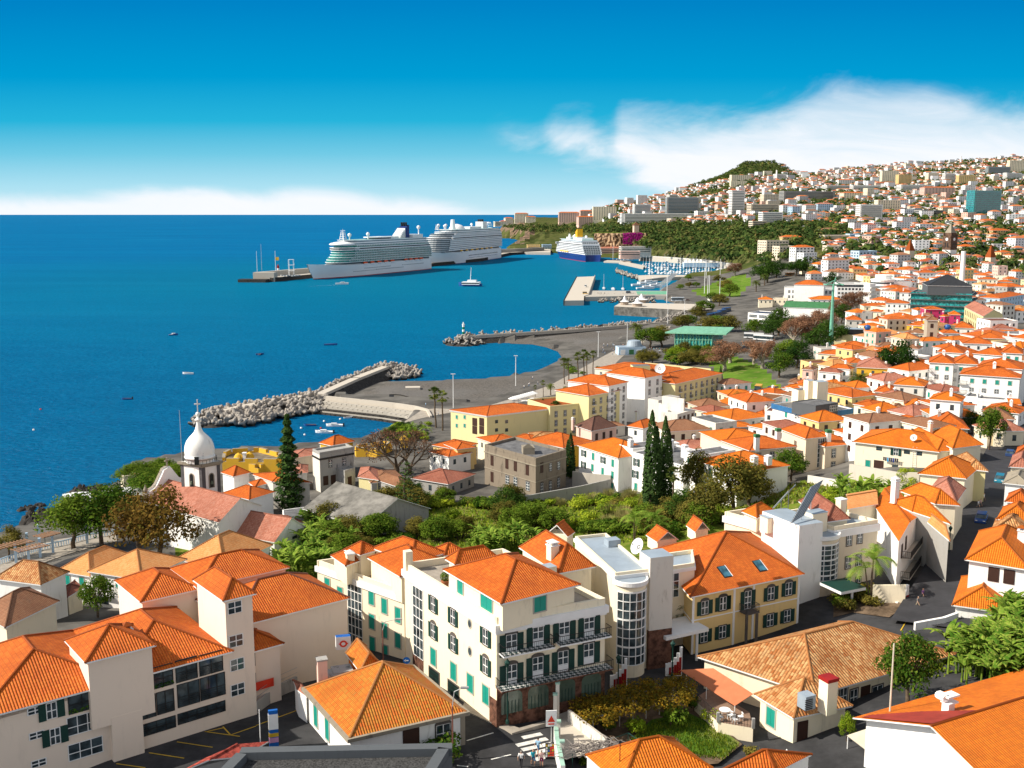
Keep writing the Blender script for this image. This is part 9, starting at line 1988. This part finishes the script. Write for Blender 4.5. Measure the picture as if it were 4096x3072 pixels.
q=P(('G',150,1480),27.2);t=thing('totem_sign','blue and white totem sign in the parking lot','sign',tuple(q));mb=MB();mb.cb(q,.9,.35,3.9,BS,.3);part(mb,'body',t);mb=MB();mb.cb(q+Vc((0,-.02,1.9)),.95,.4,1.6,WPT,.3);mb.cb(q+Vc((0,-.02,.5)),.92,.38,.5,plain('sign_pink',(.6,.3,.5)),.3);mb.cb(q+Vc((0,-.02,1.1)),.92,.38,.4,YLINE,.3);part(mb,'panels',t)
q=P(('G',38,1478),27.2);mb=MB();mb.tube(q,q+up*3.9,.06,.05,WPT,6);o=mb.obj('thin_post',None,False,tuple(q));tag(o,'thin white post left of the totem sign','post')
q=P(('F',1748,1300),27.3);t=thing('red_banner_sign','upright red sign with white header standing at the parking wall','sign',tuple(q));mb=MB();mb.cb(q,1.3,.18,2.7,MT['sign_red'],.65);part(mb,'panel',t);mb=MB();mb.cb(q+up*2.7,1.3,.19,.75,WPT,.65);part(mb,'header',t)
mb=MB()
for i in rng(9):mb.cb(q+Vc((-.06,-.1,.5+i*.2+(.3 if i>5 else 0))),.75-.1*(i%3),.03,.05,WPT,.65)
part(mb,'text_lines',t)
a,b,c,d=P(('F',1580,1120),29.6),P(('F',1800,1075),29.6),P(('F',2045,1000),29.6),P(('G',145,930),29.7)
for p0_,p1_,m,lb in((a,b,GSH,'dark green banner on the parking fence'),(b,c,WPT,'white banner on the parking fence'),(c,d,MT['sign_red'],'red banner on the parking fence beside the white one')):mb=MB();v_=p1_-p0_;mb.box((p0_.x,p0_.y,29.0),(v_.x,v_.y,0),(.03,-.03,0),.95,m);o=mb.obj('fence_banner',None,False,(p0_.x,p0_.y,29));tag(o,lb,'banner')
q=P(('F',80,1640),28.5);t=thing('striped_awning','red striped awning at the bottom left corner','awning',tuple(q));mb=MB()
for i in rng(10):mb.box((q.x-2+.0*i,q.y-1.5+i*.3,q.z+.06*i),(3.4,.3,0),(-.02,.29,0),.05,REDP if i%2 else MT['sign_red'])
part(mb,'slats',t)
# promenade with pergola at the left
sht('road',[hit(('A',*p))[:2]for p in((0,1790),(420,1660),(560,1600),(1010,1480),(1200,1440),(1230,1500),(900,1590),(640,1659),(300,1800))],ROADM,off=.10,nsub=3)
sht('promenade',[hit(('A',*p))[:2]for p in((0,1600),(280,1480),(520,1420),(1000,1360),(1010,1440),(560,1560),(400,1620),(0,1740))],PAVE,off=.12,nsub=3)
pg=thing('promenade_pergola','grey pillared pergola with wooden slats along the sea promenade','pergola',tuple(hit(('A',250,1600))))
for x,y in((140,1625),(250,1600),(350,1580),(460,1540),(755,1460),(240,1530),(340,1450)):q=hit(('A',x,y));mb=MB();mb.cb(q,.5,.5,4.2,LBL,.4);part(mb,'pillar',pg)
for(x0,y0,x1,y1)in((130,1520,400,1460),(-60,1500,270,1425),(330,1400,500,1355)):
 a,b=raised(('A',x0,y0),4.3),raised(('A',x1,y1),4.3);mb=MB();k=int((b-a).length/.7);d_=(b-a).normalized();n_=Vc((-d_.y,d_.x,0))
 for i in rng(k):p=a.lerp(b,i/k);mb.box(p-n_*1.6,d_*.16,n_*3.2,.16,plain('pergola_wood',(.30,.17,.10),.9))
 for o_ in(-1.2,1.2):mb.box(p*0+a+n_*o_-up*.16,(b-a),n_*.14,.16,MT['pergola_wood'])
 part(mb,'slats',pg)
bal=[hit(('A',x,y))for x,y in((0,1640),(340,1520),(530,1480),(760,1420),(1000,1380))];t=thing('balustrade','pale balustrade along the sea side of the promenade','balustrade',tuple(bal[0]));mb=MB()
for a,b in zip(bal[:-1],bal[1:]):
 k=int((b-a).length/.6);mb.tube(a+up*1.15,b+up*1.15,.14,.14,LBL,6)
 for i in rng(k):mb.cb(a.lerp(b,i/k),.16,.16,1.1,LBL)
part(mb,'balusters',t)
q=hit(('A',195,1610));t=thing('parking_sign','blue parking sign with white letter P at the promenade','sign',tuple(q));mb=MB();mb.tube(q,q+up*2.2,.04,.04,GYM,5);part(mb,'post',t);mb=MB();mb.box(q+Vc((-.35,-.05,2.1)),(.7,0,0),(0,.05,0),.8,BS);part(mb,'panel',t);mb=MB()
for bx_ in(((-.15,-.06,2.2),.1,.6),((-.15,-.06,2.7),.32,.1),((-.15,-.06,2.45),.32,.1),((.09,-.06,2.5),.1,.25)):mb.box(q+Vc(bx_[0]),(bx_[1],0,0),(0,.01,0),bx_[2],WPT)
part(mb,'letter',t)
# vehicles
CARW={}
def vhc(spec,rz,col,label,kind='car',z=None,group=None,q=None):
 q=q or(hit(spec)if z is None else P(spec,z));L,B_,H_,hood={'car':(4.3,1.75,1.45,1.1),'van':(5.2,2.0,2.2,.9),'bus':(11.5,2.5,3.2,.15),'lorry':(8,2.5,3.0,.2)}[kind];k=(kind,tuple(col))
 if k not in CARW:
  pm=plain('paint_%d'%len(CARW),col,.3,.5,.02);b=MB();lo=.28;mid=.8 if kind in('car','van')else.9
  sd=[(-L/2,lo),(-L/2,mid),(-L/2+.12,mid+.08),(L/2-.15,mid-.05),(L/2,mid-.22),(L/2,lo)]
  if kind=='lorry':sd=[(-L/2,lo+.4),(-L/2,1.1),(L/2,1.1),(L/2,lo)]
  for s_ in(-1,1):pts=[Vc((x,s_*B_/2,z_))for x,z_ in sd];b.poly(pts if s_<0 else pts[::-1],pm)
  for i in rng(len(sd)):a_,c_=sd[i],sd[(i+1)%len(sd)];b.poly([Vc((a_[0],-B_/2,a_[1])),Vc((c_[0],-B_/2,c_[1])),Vc((c_[0],B_/2,c_[1])),Vc((a_[0],B_/2,a_[1]))][::-1],pm)
  c=MB();x0,x1=-L/2+.1,L/2-hood;f0,f1=.35 if kind=='car' else.02,.65 if kind=='car' else.12
  if kind=='lorry':x0=L/2-2.4;f0=0
  for(z0_,z1_,s0,s1,m)in((mid,H_-.12 if kind!='bus' else 2.5,0,1,GLS),):
   A=[Vc((x0,-B_/2+.06,z0_)),Vc((x1,-B_/2+.06,z0_)),Vc((x1,B_/2-.06,z0_)),Vc((x0,B_/2-.06,z0_))];T_=[Vc((x0+f0,-B_/2+.18,z1_)),Vc((x1-f1,-B_/2+.18,z1_)),Vc((x1-f1,B_/2-.18,z1_)),Vc((x0+f0,B_/2-.18,z1_))]
   for i in rng(4):c.poly([A[i],A[(i+1)%4],T_[(i+1)%4],T_[i]],GLS)
   r=MB();r.box((x0+f0-.03,-B_/2+.15,z1_),(x1-x0-f0-f1+.06,0,0),(0,B_-.3,0),H_-z1_,pm)
  wl=MB();wl.tube((0,-.12,0),(0,.12,0),.33,.33,BLK,12);wl.tube((0,-.125,0),(0,.125,0),.19,.19,GYM,8)
  ht=MB();ht.box((L/2-.02,-.18,0),(.05,0,0),(0,.36,0),.14,WPT);bd=MB()
  if kind=='lorry':bd.box((-L/2,-B_/2,1.12),(5.2,0,0),(0,B_,0),1.5,pm)
  CARW[k]=(b.mesh('body'),c.mesh('windows'),r.mesh('roof'),wl.mesh('wheel'),ht.mesh('headlight'),bd.mesh('load_box')if bd.f else None)
 M_=CARW[k];t=thing({'car':'parked_car','van':'van','bus':'bus','lorry':'lorry'}[kind],label,kind,(q.x,q.y,q.z+.08),group,rz)
 for m_,nm in zip(M_[:3],('body','windows','roof')):lpt(m_,nm,t)
 if M_[5]:lpt(M_[5],'load_box',t)
 for sX in(-.31,.33):
  for sy_ in(-1,1):lpt(M_[3],'wheel',t,(L*sX,sy_*(B_/2-.1),.33),sc=1.0 if kind in('car','van')else 1.4)
 for sy_ in(-1,1):lpt(M_[4],'headlight',t,(0,sy_*B_*.34,.62))
 return t
sd_=math.atan2(st_pts[5].y-st_pts[4].y,st_pts[5].x-st_pts[4].x)
vhc(('D',1840,1270),sd_+PI,(.01,.05,.22),'dark blue car driving down the street, nearest one');vhc(('D',2000,925),sd_+PI,(.02,.17,.26),'teal blue car farther up the street');vhc(('D',2090,700),sd_,(.03,.06,.16),'small dark car far up the street');vhc(('D',1265,895),.25,(.03,.035,.045),'dark car parked on the terrace above the retaining wall',z=20.5)
vhc(('S',120,620),-1.9,(.75,.38,.01),'yellow lorry with load on the street by the park','lorry');vhc(('S',320,600),-1.2,(.02,.06,.2),'dark blue car parked behind the yellow lorry');vhc(('S',220,635),-1.2,(.03,.03,.04),'dark car beside the yellow lorry');vhc(('S',380,585),-1.2,(.75,.42,.01),'yellow taxi near the yellow lorry');vhc(('S',30,690),-.4,(.05,.08,.2),'dark blue car at the edge of the park street')
vhc(('K',1700,915),.1,(.78,.78,.78),'white coach on the quay square','bus');vhc(('K',1785,912),.3,(.3,.16,.1),'small brown vhc beside the white coach');vhc(('K',905,795),1.3,(.75,.75,.75),'white van on the long pier','van',z=4.5);vhc(('K',1275,850),.1,(.01,.02,.06),'dark van on the quay road','van',z=4.1);vhc(('K',900,855),.0,(.75,.42,.01),'yellow boat trailer on the long pier','van',z=4.5)
vhc(('O',60,1120),-.35,(.78,.79,.8),'white coach at the bus stands, left one','bus');vhc(('O',200,1150),-.6,(.78,.79,.8),'white coach at the bus stands, right one','bus');vhc(('K',1895,1150),-1.0,(.78,.78,.78),'white lorry between the avenue trees','van');vhc(('K',1830,1170),.3,(.25,.03,.03),'dark red car below the avenue trees')
vhc(('O',590,195),.5,(.75,.3,.02),'orange bus on the avenue above the arcade','bus')
for i,(x,y)in enu(((2080,1030),(2120,1010),(2040,1050),(1990,1060))):vhc(('K',x,y),.9,(.02,.06,.18),'dark blue coach in the row along the avenue','bus',group='coaches in the row along the avenue')
for i in rng(14):vhc(('J',490+i*12,655+(i%3)*3),1.2,((.7,.7,.7),(.1,.12,.15))[i%2],('white' if i%2==0 else 'dark')+' car parked on the mole head','car',z=5.1,group='cars parked on the mole head')
# people
SKN=plain('skin',(.52,.30,.20),.7);HAIR=plain('grey_hair',(.3,.27,.24),.9);HAIRD=plain('dark_hair',(.04,.025,.02),.9);CL={n_:plain('cloth_'+n_,c_,.9)for n_,c_ in dict(white=(.72,.72,.72),black=(.02,.02,.025),sky=(.30,.50,.68),denim=(.05,.13,.25),turq=(.02,.38,.48),maroon=(.20,.02,.08),rose=(.65,.42,.38),grey=(.2,.2,.2),purple=(.2,.08,.25),khaki=(.3,.25,.18)).items()}
PM={}
def person_mesh(shirt,pants,hair,pose,shorts,key):
 if key in PM:return PM[key]
 sw=.22 if pose=='walk' else.05
 J={'pel':(0,0,.95,.15),'wst':(0,0,1.12,.135),'cst':(0,.01,1.32,.17),'nck':(0,0,1.48,.065),'hd0':(0,-.01,1.56,.075),'hd':(0,-.015,1.66,.105),'hd2':(0,.0,1.74,.075)}
 for s_,n_ in((-1,'l'),(1,'r')):
  f_=sw*s_;J.update({'hp'+n_:(.1*s_,0,.9,.105),'kn'+n_:(.11*s_,-f_*.9-.02,.5,.07),'an'+n_:(.11*s_,-f_*.8+abs(f_)*.5,.09,.05),'ft'+n_:(.12*s_,-f_*.8+abs(f_)*.5-.15,.04,.045),'sh'+n_:(.2*s_,0,1.41,.07),'el'+n_:(.27*s_,f_*.7+.03,1.13,.05),'wr'+n_:(.27*s_,f_*1.1-.08,.9,.034),'ha'+n_:(.27*s_,f_*1.2-.11,.8,.035)})
 E_=[('pel','wst'),('wst','cst'),('cst','nck'),('nck','hd0'),('hd0','hd'),('hd','hd2')]
 for n_ in 'lr':E_+=[('pel','hp'+n_),('hp'+n_,'kn'+n_),('kn'+n_,'an'+n_),('an'+n_,'ft'+n_),('cst','sh'+n_),('sh'+n_,'el'+n_),('el'+n_,'wr'+n_),('wr'+n_,'ha'+n_)]
 for n_,s_ in(('l',-1),('r',1)):
  hx=J['ha'+n_]
  for q_,(dx_,dy_,dz_)in enu(((0,-.04,-.085),(0,-.015,-.095),(0,.01,-.09),(0,.032,-.075),(-s_*.01,-.07,-.03))):J['f%d%s'%(q_,n_)]=(hx[0]+dx_,hx[1]+dy_,hx[2]+dz_,.009);E_.append(('ha'+n_,'f%d%s'%(q_,n_)))
 J['nose']=(0,-.125,1.645,.015);E_.append(('hd','nose'))
 for s_,n_ in((-1,'l'),(1,'r')):J['ear'+n_]=(.108*s_,.0,1.65,.018);E_.append(('hd','ear'+n_))
 ks=list(J);me_=bpy.data.meshes.new('body');me_.from_pydata([J[k_][:3]for k_ in ks],[(ks.index(a_),ks.index(b_))for a_,b_ in E_],[]);ob=bpy.data.objects.new('tmp',me_);COL.objects.link(ob);md=ob.modifiers.new('s','SKIN')
 if not me_.skin_vertices:
  bpy.context.view_layer.objects.active=ob
 for i_,k_ in enu(ks):me_.skin_vertices[0].data[i_].radius=(J[k_][3],J[k_][3]*(.8 if k_ in('pel','wst','cst')else 1))
 me_.skin_vertices[0].data[0].use_root=True;sb_=ob.modifiers.new('b','SUBSURF');sb_.levels=sb_.render_levels=1
 dg=bpy.context.evaluated_depsgraph_get();ev=bpy.data.meshes.new_from_object(ob.evaluated_get(dg));bpy.data.objects.remove(ob);ev.materials.clear()
 for m_ in(SKN,shirt,pants,hair,BLK):ev.materials.append(m_)
 for p_ in ev.polygons:
  c_=p_.center;z_=c_.z;i_=0
  if z_>1.70 or(z_>1.58 and c_.y>.02):i_=3
  elif z_>1.46:i_=0
  elif abs(c_.x)>.21 and z_<1.2:i_=0
  elif z_>.98:i_=1
  elif z_>(.55 if shorts else.1):i_=2
  elif z_<.1:i_=4
  p_.material_index=i_;p_.use_smooth=True
 PM[key]=ev;return ev
def person(spec,rz,label,shirt='white',pants='black',hair=HAIR,pose='walk',shorts=True,z=None,q=None,group=None,extra=None):
 q=q or(hit(spec)if z is None else P(spec,z));key=(shirt,pants,hair.name,pose,shorts);me_=person_mesh(CL[shirt],CL[pants],hair,pose,shorts,key)
 o=bpy.data.objects.new('person',me_);COL.objects.link(o);o.location=(q.x,q.y,q.z+.02);o.rotation_euler=(0,0,rz);tag(o,label,'person',group);return o
try:
 person(('H',75,1655),2.9,'person in white shirt and dark trousers walking at the left of the crosswalk','white','black',HAIR,'walk',False)
 person(('H',175,1640),.3,'person in turquoise top and denim shorts on the crosswalk','turq','denim',HAIRD);person(('H',215,1545),2.6,'person in sky blue shirt and shorts at the back of the crosswalk group','sky','denim',HAIRD,'walk');person(('H',243,1650),3.3,'person in pale rose top and maroon shorts on the crosswalk','rose','maroon',HAIR,'stand')
 person(('I',1235,345),.5,'person in grey clothes walking up the street pavement','grey','khaki',HAIR,'walk',False);person(('I',1275,275),.5,'person in purple top walking ahead on the street pavement','purple','black',HAIRD,'walk',False)
 for(x,y),c_,lb in(((1815,1160),'white','first'),((1835,1150),'rose','second'),((1840,1100),'denim','third'),((1862,1100),'white','fourth')):person(('D',x,y),.6,lb+' of four walkers at the street edge beyond the blue car',c_,'grey',HAIRD,'walk',True,group='walkers at the street edge')
 for(x,y),lb in(((1467,275),'person standing at the end of the sea wall'),((1552,345),'person in the shade by the sea wall ramp'),((1575,352),'second person in the shade by the sea wall ramp'),((1235,512),'person on the path beside the cove'),((98,205),'person on the left breakwater walkway'),((545,150),'person at the bend of the breakwater walkway')):person(('B',x,y),Q()*6,lb,R.choice(('grey','sky','white')),'denim',HAIRD,'stand',False,z=5.0)
 for i in rng(70):
  x,y=1385+260*Q(),1335+70*Q()
  if y<1400-(x-1385)*.2:person(('K',x,y),Q()*6,'person in the crowd on the promenade before the green steel station',R.choice(('white','sky','rose','grey','turq','black')),R.choice(('black','denim')),HAIRD,R.choice(('walk','stand')),False,group='crowd on the promenade before the green station')
 for i in rng(30):
  q=P(('K',1050+Q()*250,1390-Q()*90),4.8)
  if not inocc(q.x,q.y):person(None,Q()*6,'person strolling on the beach promenade',R.choice(('white','sky','rose','grey')),'denim',HAIRD,'walk',False,q=q,group='people strolling on the beach promenade')
 for(x,y)in((145,100),(178,40),(225,85),(105,120),(150,95)):person(('C',x,y),Q()*6,'person walking on the grey promenade left of the terrace palms','white','denim',HAIRD,'walk',False,z=4.8,group='people walking on the grey promenade')
except Exception as ex:print('PEOPLE',ex)
q=hit(('H',312,1590));t=thing('poster_board','standing board of colourful postcards by the crosswalk','board',tuple(q));mb=MB();mb.box((q.x-.45,q.y,q.z),(.9,.2,0),(0,.1,0),1.7,BLK);part(mb,'panel',t);mb=MB()
for i in rng(4):
 for j in rng(5):mb.box((q.x-.4+i*.21,q.y+.05*i-.02,q.z+.25+j*.28),(.17,.04,0),(0,.01,0),.22,R.choice((BS,MT['sign_red'],GREENR,YLINE,WPT)))
part(mb,'postcards',t)
# hotel terrace parasols, quay tents, harbour buildings
for i in rng(11):q=raised(('C',10+i*17,190-i*4.6),7.5);t=thing('parasol','white parasol in the row on the seafront hotel terrace','parasol',tuple(q-up*2.4),'white parasols on the seafront hotel terrace');mb=MB();mb.lathe(q-up*.6,[(2.0,0),(.1,.8),(0,.85)],WPT,8);part(mb,'canopy',t);mb=MB();mb.tube(q-up*2.4,q,.04,.04,GYM,5);part(mb,'pole',t)
for i in rng(9):q=raised(('C',20+(i%5)*38,200+(i//5)*22),6.0);t=thing('round_table','round white cafe table on the seafront hotel terrace','table',tuple(q-up*.75),'cafe tables on the seafront hotel terrace');mb=MB();mb.lathe(q-up*.05,[(.9,0),(.9,.06),(0,.06)],WPT,12);part(mb,'table_top',t);mb=MB();mb.tube(q-up*.75,q,.05,.05,BLK,5);part(mb,'leg',t)
for(x,y,r_),lb in(((1350,962,5),'white peaked marquee nearer the edge of the stone quay'),((1385,930,5.5),'white peaked marquee behind the nearer one on the stone quay'),((1240,948,4),'low white tent at the left end of the stone quay')):
 q=P(('K',x,y),7.0);t=thing('marquee',lb,'tent',tuple(q));mb=MB();mb.lathe(q+up*2.6,[(r_,0),(r_*.45,1.0),(.25,4.6),(0,4.9)],WPT,12);part(mb,'canvas_roof',t);mb=MB();mb.lathe(q,[(r_*.8,0),(r_*.8,2.6)],plain('tent_wall',(.35,.28,.22),.9),12);part(mb,'tent_wall',t)
for i in rng(6):q=P(('K',1775+i*32,592),6.5);t=thing('marquee','white peaked tent in the row on the marina promenade','tent',tuple(q),'white tents on the marina promenade');mb=MB();mb.lathe(q+up*1.5,[(7,0),(3,1.4),(.3,5.0),(0,5.2)],WPT,8);part(mb,'canvas_roof',t)
a,b=P(('K',1755,612),4),P(('K',2130,612),4);mb=MB();v_=b-a;mb.box(a-up*2,v_,Vc((0,14,0)),6.5,LBL,WHW);o=mb.obj('marina_building',None,False,tuple(a));tag(o,'long low glass-fronted building behind the marina masts','building')
vp=[P(('K',x,y),z_)for x,y,z_ in((1365,528,8),(1600,540,8),(1850,556,8.5),(2130,592,9),(2230,640,9))];t=thing('waterfront_viaduct','pale curved waterfront road viaduct above the marina','viaduct',tuple(vp[0]));mb=MB()
for a,b in zip(vp[:-1],vp[1:]):v_=b-a;v_.z=0;n_=Vc((-v_.y,v_.x,0)).normalized();mb.box((a.x,a.y,0),v_,n_*16,a.z,CONL,PAVE);mb.box((a.x,a.y,a.z),v_,n_*.5,1.2,WHW)
part(mb,'road_deck',t)
for sp,w_,h_,d_,m,rf,lb in((('K',1130,505),240,44,30,T5,T5,'long reddish cruise terminal roof behind the blue liner'),(('K',1340,498),260,48,24,WHW,None,'white flat terminal building right of the reddish one'),(('K',1290,530),170,40,18,PK,None,'low port shed with red band near the finger piers'),(('K',455,470),110,36,20,YE,None,'yellowish port shed behind the grey patrol ship'),(('K',570,465),80,34,20,LBL,None,'grey-blue port shed left of the blue liner'),(('K',2010,925),70,20,8,WHW,None,'small white kiosk at the quay square')):
 block(sp,w_*.463,h_*.463,m if m is not T5 else PK,lb,'bands',d_,.05,T5 if rf else None,'port_building','building')
q=hit(('M',1235,705));mb=MB();t=thing('pink_tower','small pink watchtower with brown roof above the bougainvillea','tower',tuple(q));mb.cb(q-up*3,10,10,24,PK,.2);part(mb,'shaft',t);mb=MB();k4=[q+up*21+Vc((cs(.98+i*1.5708),sn(.98+i*1.5708),0))*9 for i in rng(4)]
for i in rng(4):mb.poly([k4[i],k4[(i+1)%4],q+up*27],T4)
part(mb,'roof',t)
def face_mass(name,reg,x0,x1,y0,y1,m,label,n_,s_,D_):
 """foliage or rock face standing at horizontal distance D_"""
 d0,d1=ray((reg,x0,y1)),ray((reg,x1,y1));a,b=Vc((0,0,CAMH))+d0*(D_/d0.y),Vc((0,0,CAMH))+d1*((D_-25)/d1.y);tp=(Vc((0,0,CAMH))+ray((reg,x0,y0))*(D_/ray((reg,x0,y0)).y)).z
 return a,b,tp
a,b,tp=face_mass('','M',895,1330,682,792,None,'',0,0,2010);v_=b-a;mb=MB();n_=34;rows_=7
CLF=plain('tan_cliff',(.38,.26,.16),.95,.1,.35,.05);gp=[[a+v_*(i/n_)+Vc((0,R.gauss(0,2.5)+j*1.2,(tp-a.z)*j/rows_))for i in rng(n_+1)]for j in rng(rows_+1)]
for j in rng(rows_):
 for i in rng(n_):mb.poly([gp[j][i],gp[j][i+1],gp[j+1][i+1],gp[j+1][i]],CLF)
for i in rng(n_):mb.poly([gp[rows_][i],gp[rows_][i+1],gp[rows_][i+1]+Vc((0,70,0)),gp[rows_][i]+Vc((0,70,0))],GRN)
o=mb.obj('cliff');tag(o,kind='structure')
BGV=lfm('bougainvillea_blossom',(.16,.01,.09),(.34,.02,.19),(.05,.06,.02),.08,.1);mb=MB();zc_=gp
for _ in rng(1500):u_=.55+.35*Q();h_=Q()**.8;p=a+v_*u_+Vc((0,-2-2*Q(),(tp-a.z)*(1-h_*.78)));leaf(mb,p,4.5,BGV,Vc((R.gauss(0,.4),-1,.5)).normalized())
q=a+v_*.72;o=mb.obj('bougainvillea',None,False,(q.x,q.y,a.z));tag(o,'huge magenta bougainvillea hanging over the tan cliff above the harbour','bougainvillea')
for _ in rng(200):
 u_=Q();p=a+v_*u_+Vc((0,6+8*Q(),tp-a.z));
for x,y in[(x_,733-14*Q())for x_ in rng(1500,1620,30)]:pass
sht('park_lawn',[hit(('M',*p))[:2]for p in((1480,735),(1560,722),(1640,730),(1600,760),(1500,768))],GRASS,off=2.5,nsub=2);sht('park_lawn',[hit(('M',*p))[:2]for p in((1940,752),(2130,745),(2130,782),(1950,785))],GRASS,off=2.5,nsub=2)
for i in rng(12):q=P(('K',1548+i*9,830-i*8),4.2);t=thing('flagpole','white flagpole in the row beside the catamarans','flagpole',tuple(q),'white flagpoles beside the catamarans');mb=MB();mb.tube(q,q+up*9,.12,.08,WPT,5);part(mb,'pole',t);mb=MB();mb.box(q+up*7.6,(7,1,0),(0,.1,0),1.0,WPT);part(mb,'pennant',t)
for x,y,h_ in((1605,930,17),(1930,850,16),(1945,720,15),(2065,720,16),(1140,560,17),(1957,900,15),(1970,900,15),(2060,920,14),(1455,700,15)):q=P(('K',x,y),6);t=thing('light_mast','tall white light mast at the harbour','light mast',tuple(q),'tall white light masts at the harbour');mb=MB();mb.tube(q,q+up*h_*1.4,.3,.2,WPT,5);part(mb,'pole',t)
wallg('street_parapet','white parapet wall between the street and the lower yard',[('I',1215,525),('I',1460,480),('I',1570,440)],1.0,WH,.4)
q=P(('I',1070,420),26);t=thing('gate_wing','curved white and red gate wall at the street corner','gate wall',tuple(q));mb=MB()
for i in rng(8):mb.box((q.x-1.6+i*.5,q.y+i*.35,25.2),(.52,.36,0),(-.2,.3,0),1.5+i*i*.06,WPT)
part(mb,'wall',t);mb=MB()
for i in rng(7):mb.box((q.x-1.2+i*.5,q.y+i*.35-.05,25.5),(.5,.35,0),(.01,-.02,0),.9+i*i*.055,REDP)
part(mb,'red_panel',t)
wallg('garden_wall','dark concrete wall between mansion garden and long grass',[('C',110,1150),('C',600,1060),('C',850,1000)],3.0,CEM,.4);wallg('garden_wall','grey block wall right of the slim cypress',[('C',520,960),('C',640,980),('C',850,1000)],4.0,CON,.4)
for _ in rng(130):
 x=1000+500*Q();y=868+Q()*45;q=P(('K',x,y),2)
 o=bpy.data.objects.new('boulder',TET);COL.objects.link(o);o.location=(q.x,q.y,2.6-(y-868)/45*2.6);o.rotation_euler=(Q()*6,Q()*6,Q()*6);o.scale=(1.25,1.1,1.1);tag(o,'rubble block of the slope below the quay road','boulder','rubble blocks below the quay road')
for _ in rng(70):
 x=1170+Q()*200;y=648+(x-1170)*.33+Q()*22;q=P(('K',x,y),1);o=bpy.data.objects.new('boulder',TET);COL.objects.link(o);o.location=(q.x,q.y,2.4*Q());o.rotation_euler=(Q()*6,Q()*6,Q()*6);o.scale=(1.5,1.5,1.5);tag(o,'rubble block of the marina breakwater tip','boulder','rubble blocks of the marina breakwater tip')
for _ in rng(60):
 x=1600+Q()*240;y=1080-(x-1600)*.33+Q()*34-12;q=P(('K',x,y),3);o=bpy.data.objects.new('boulder',TET);COL.objects.link(o);o.location=(q.x,q.y,3.2+Q());o.rotation_euler=(Q()*6,Q()*6,Q()*6);o.scale=(1.0,1.0,1.0);tag(o,'rock of the slope between second breakwater and stone quay','boulder','rocks between second breakwater and stone quay')
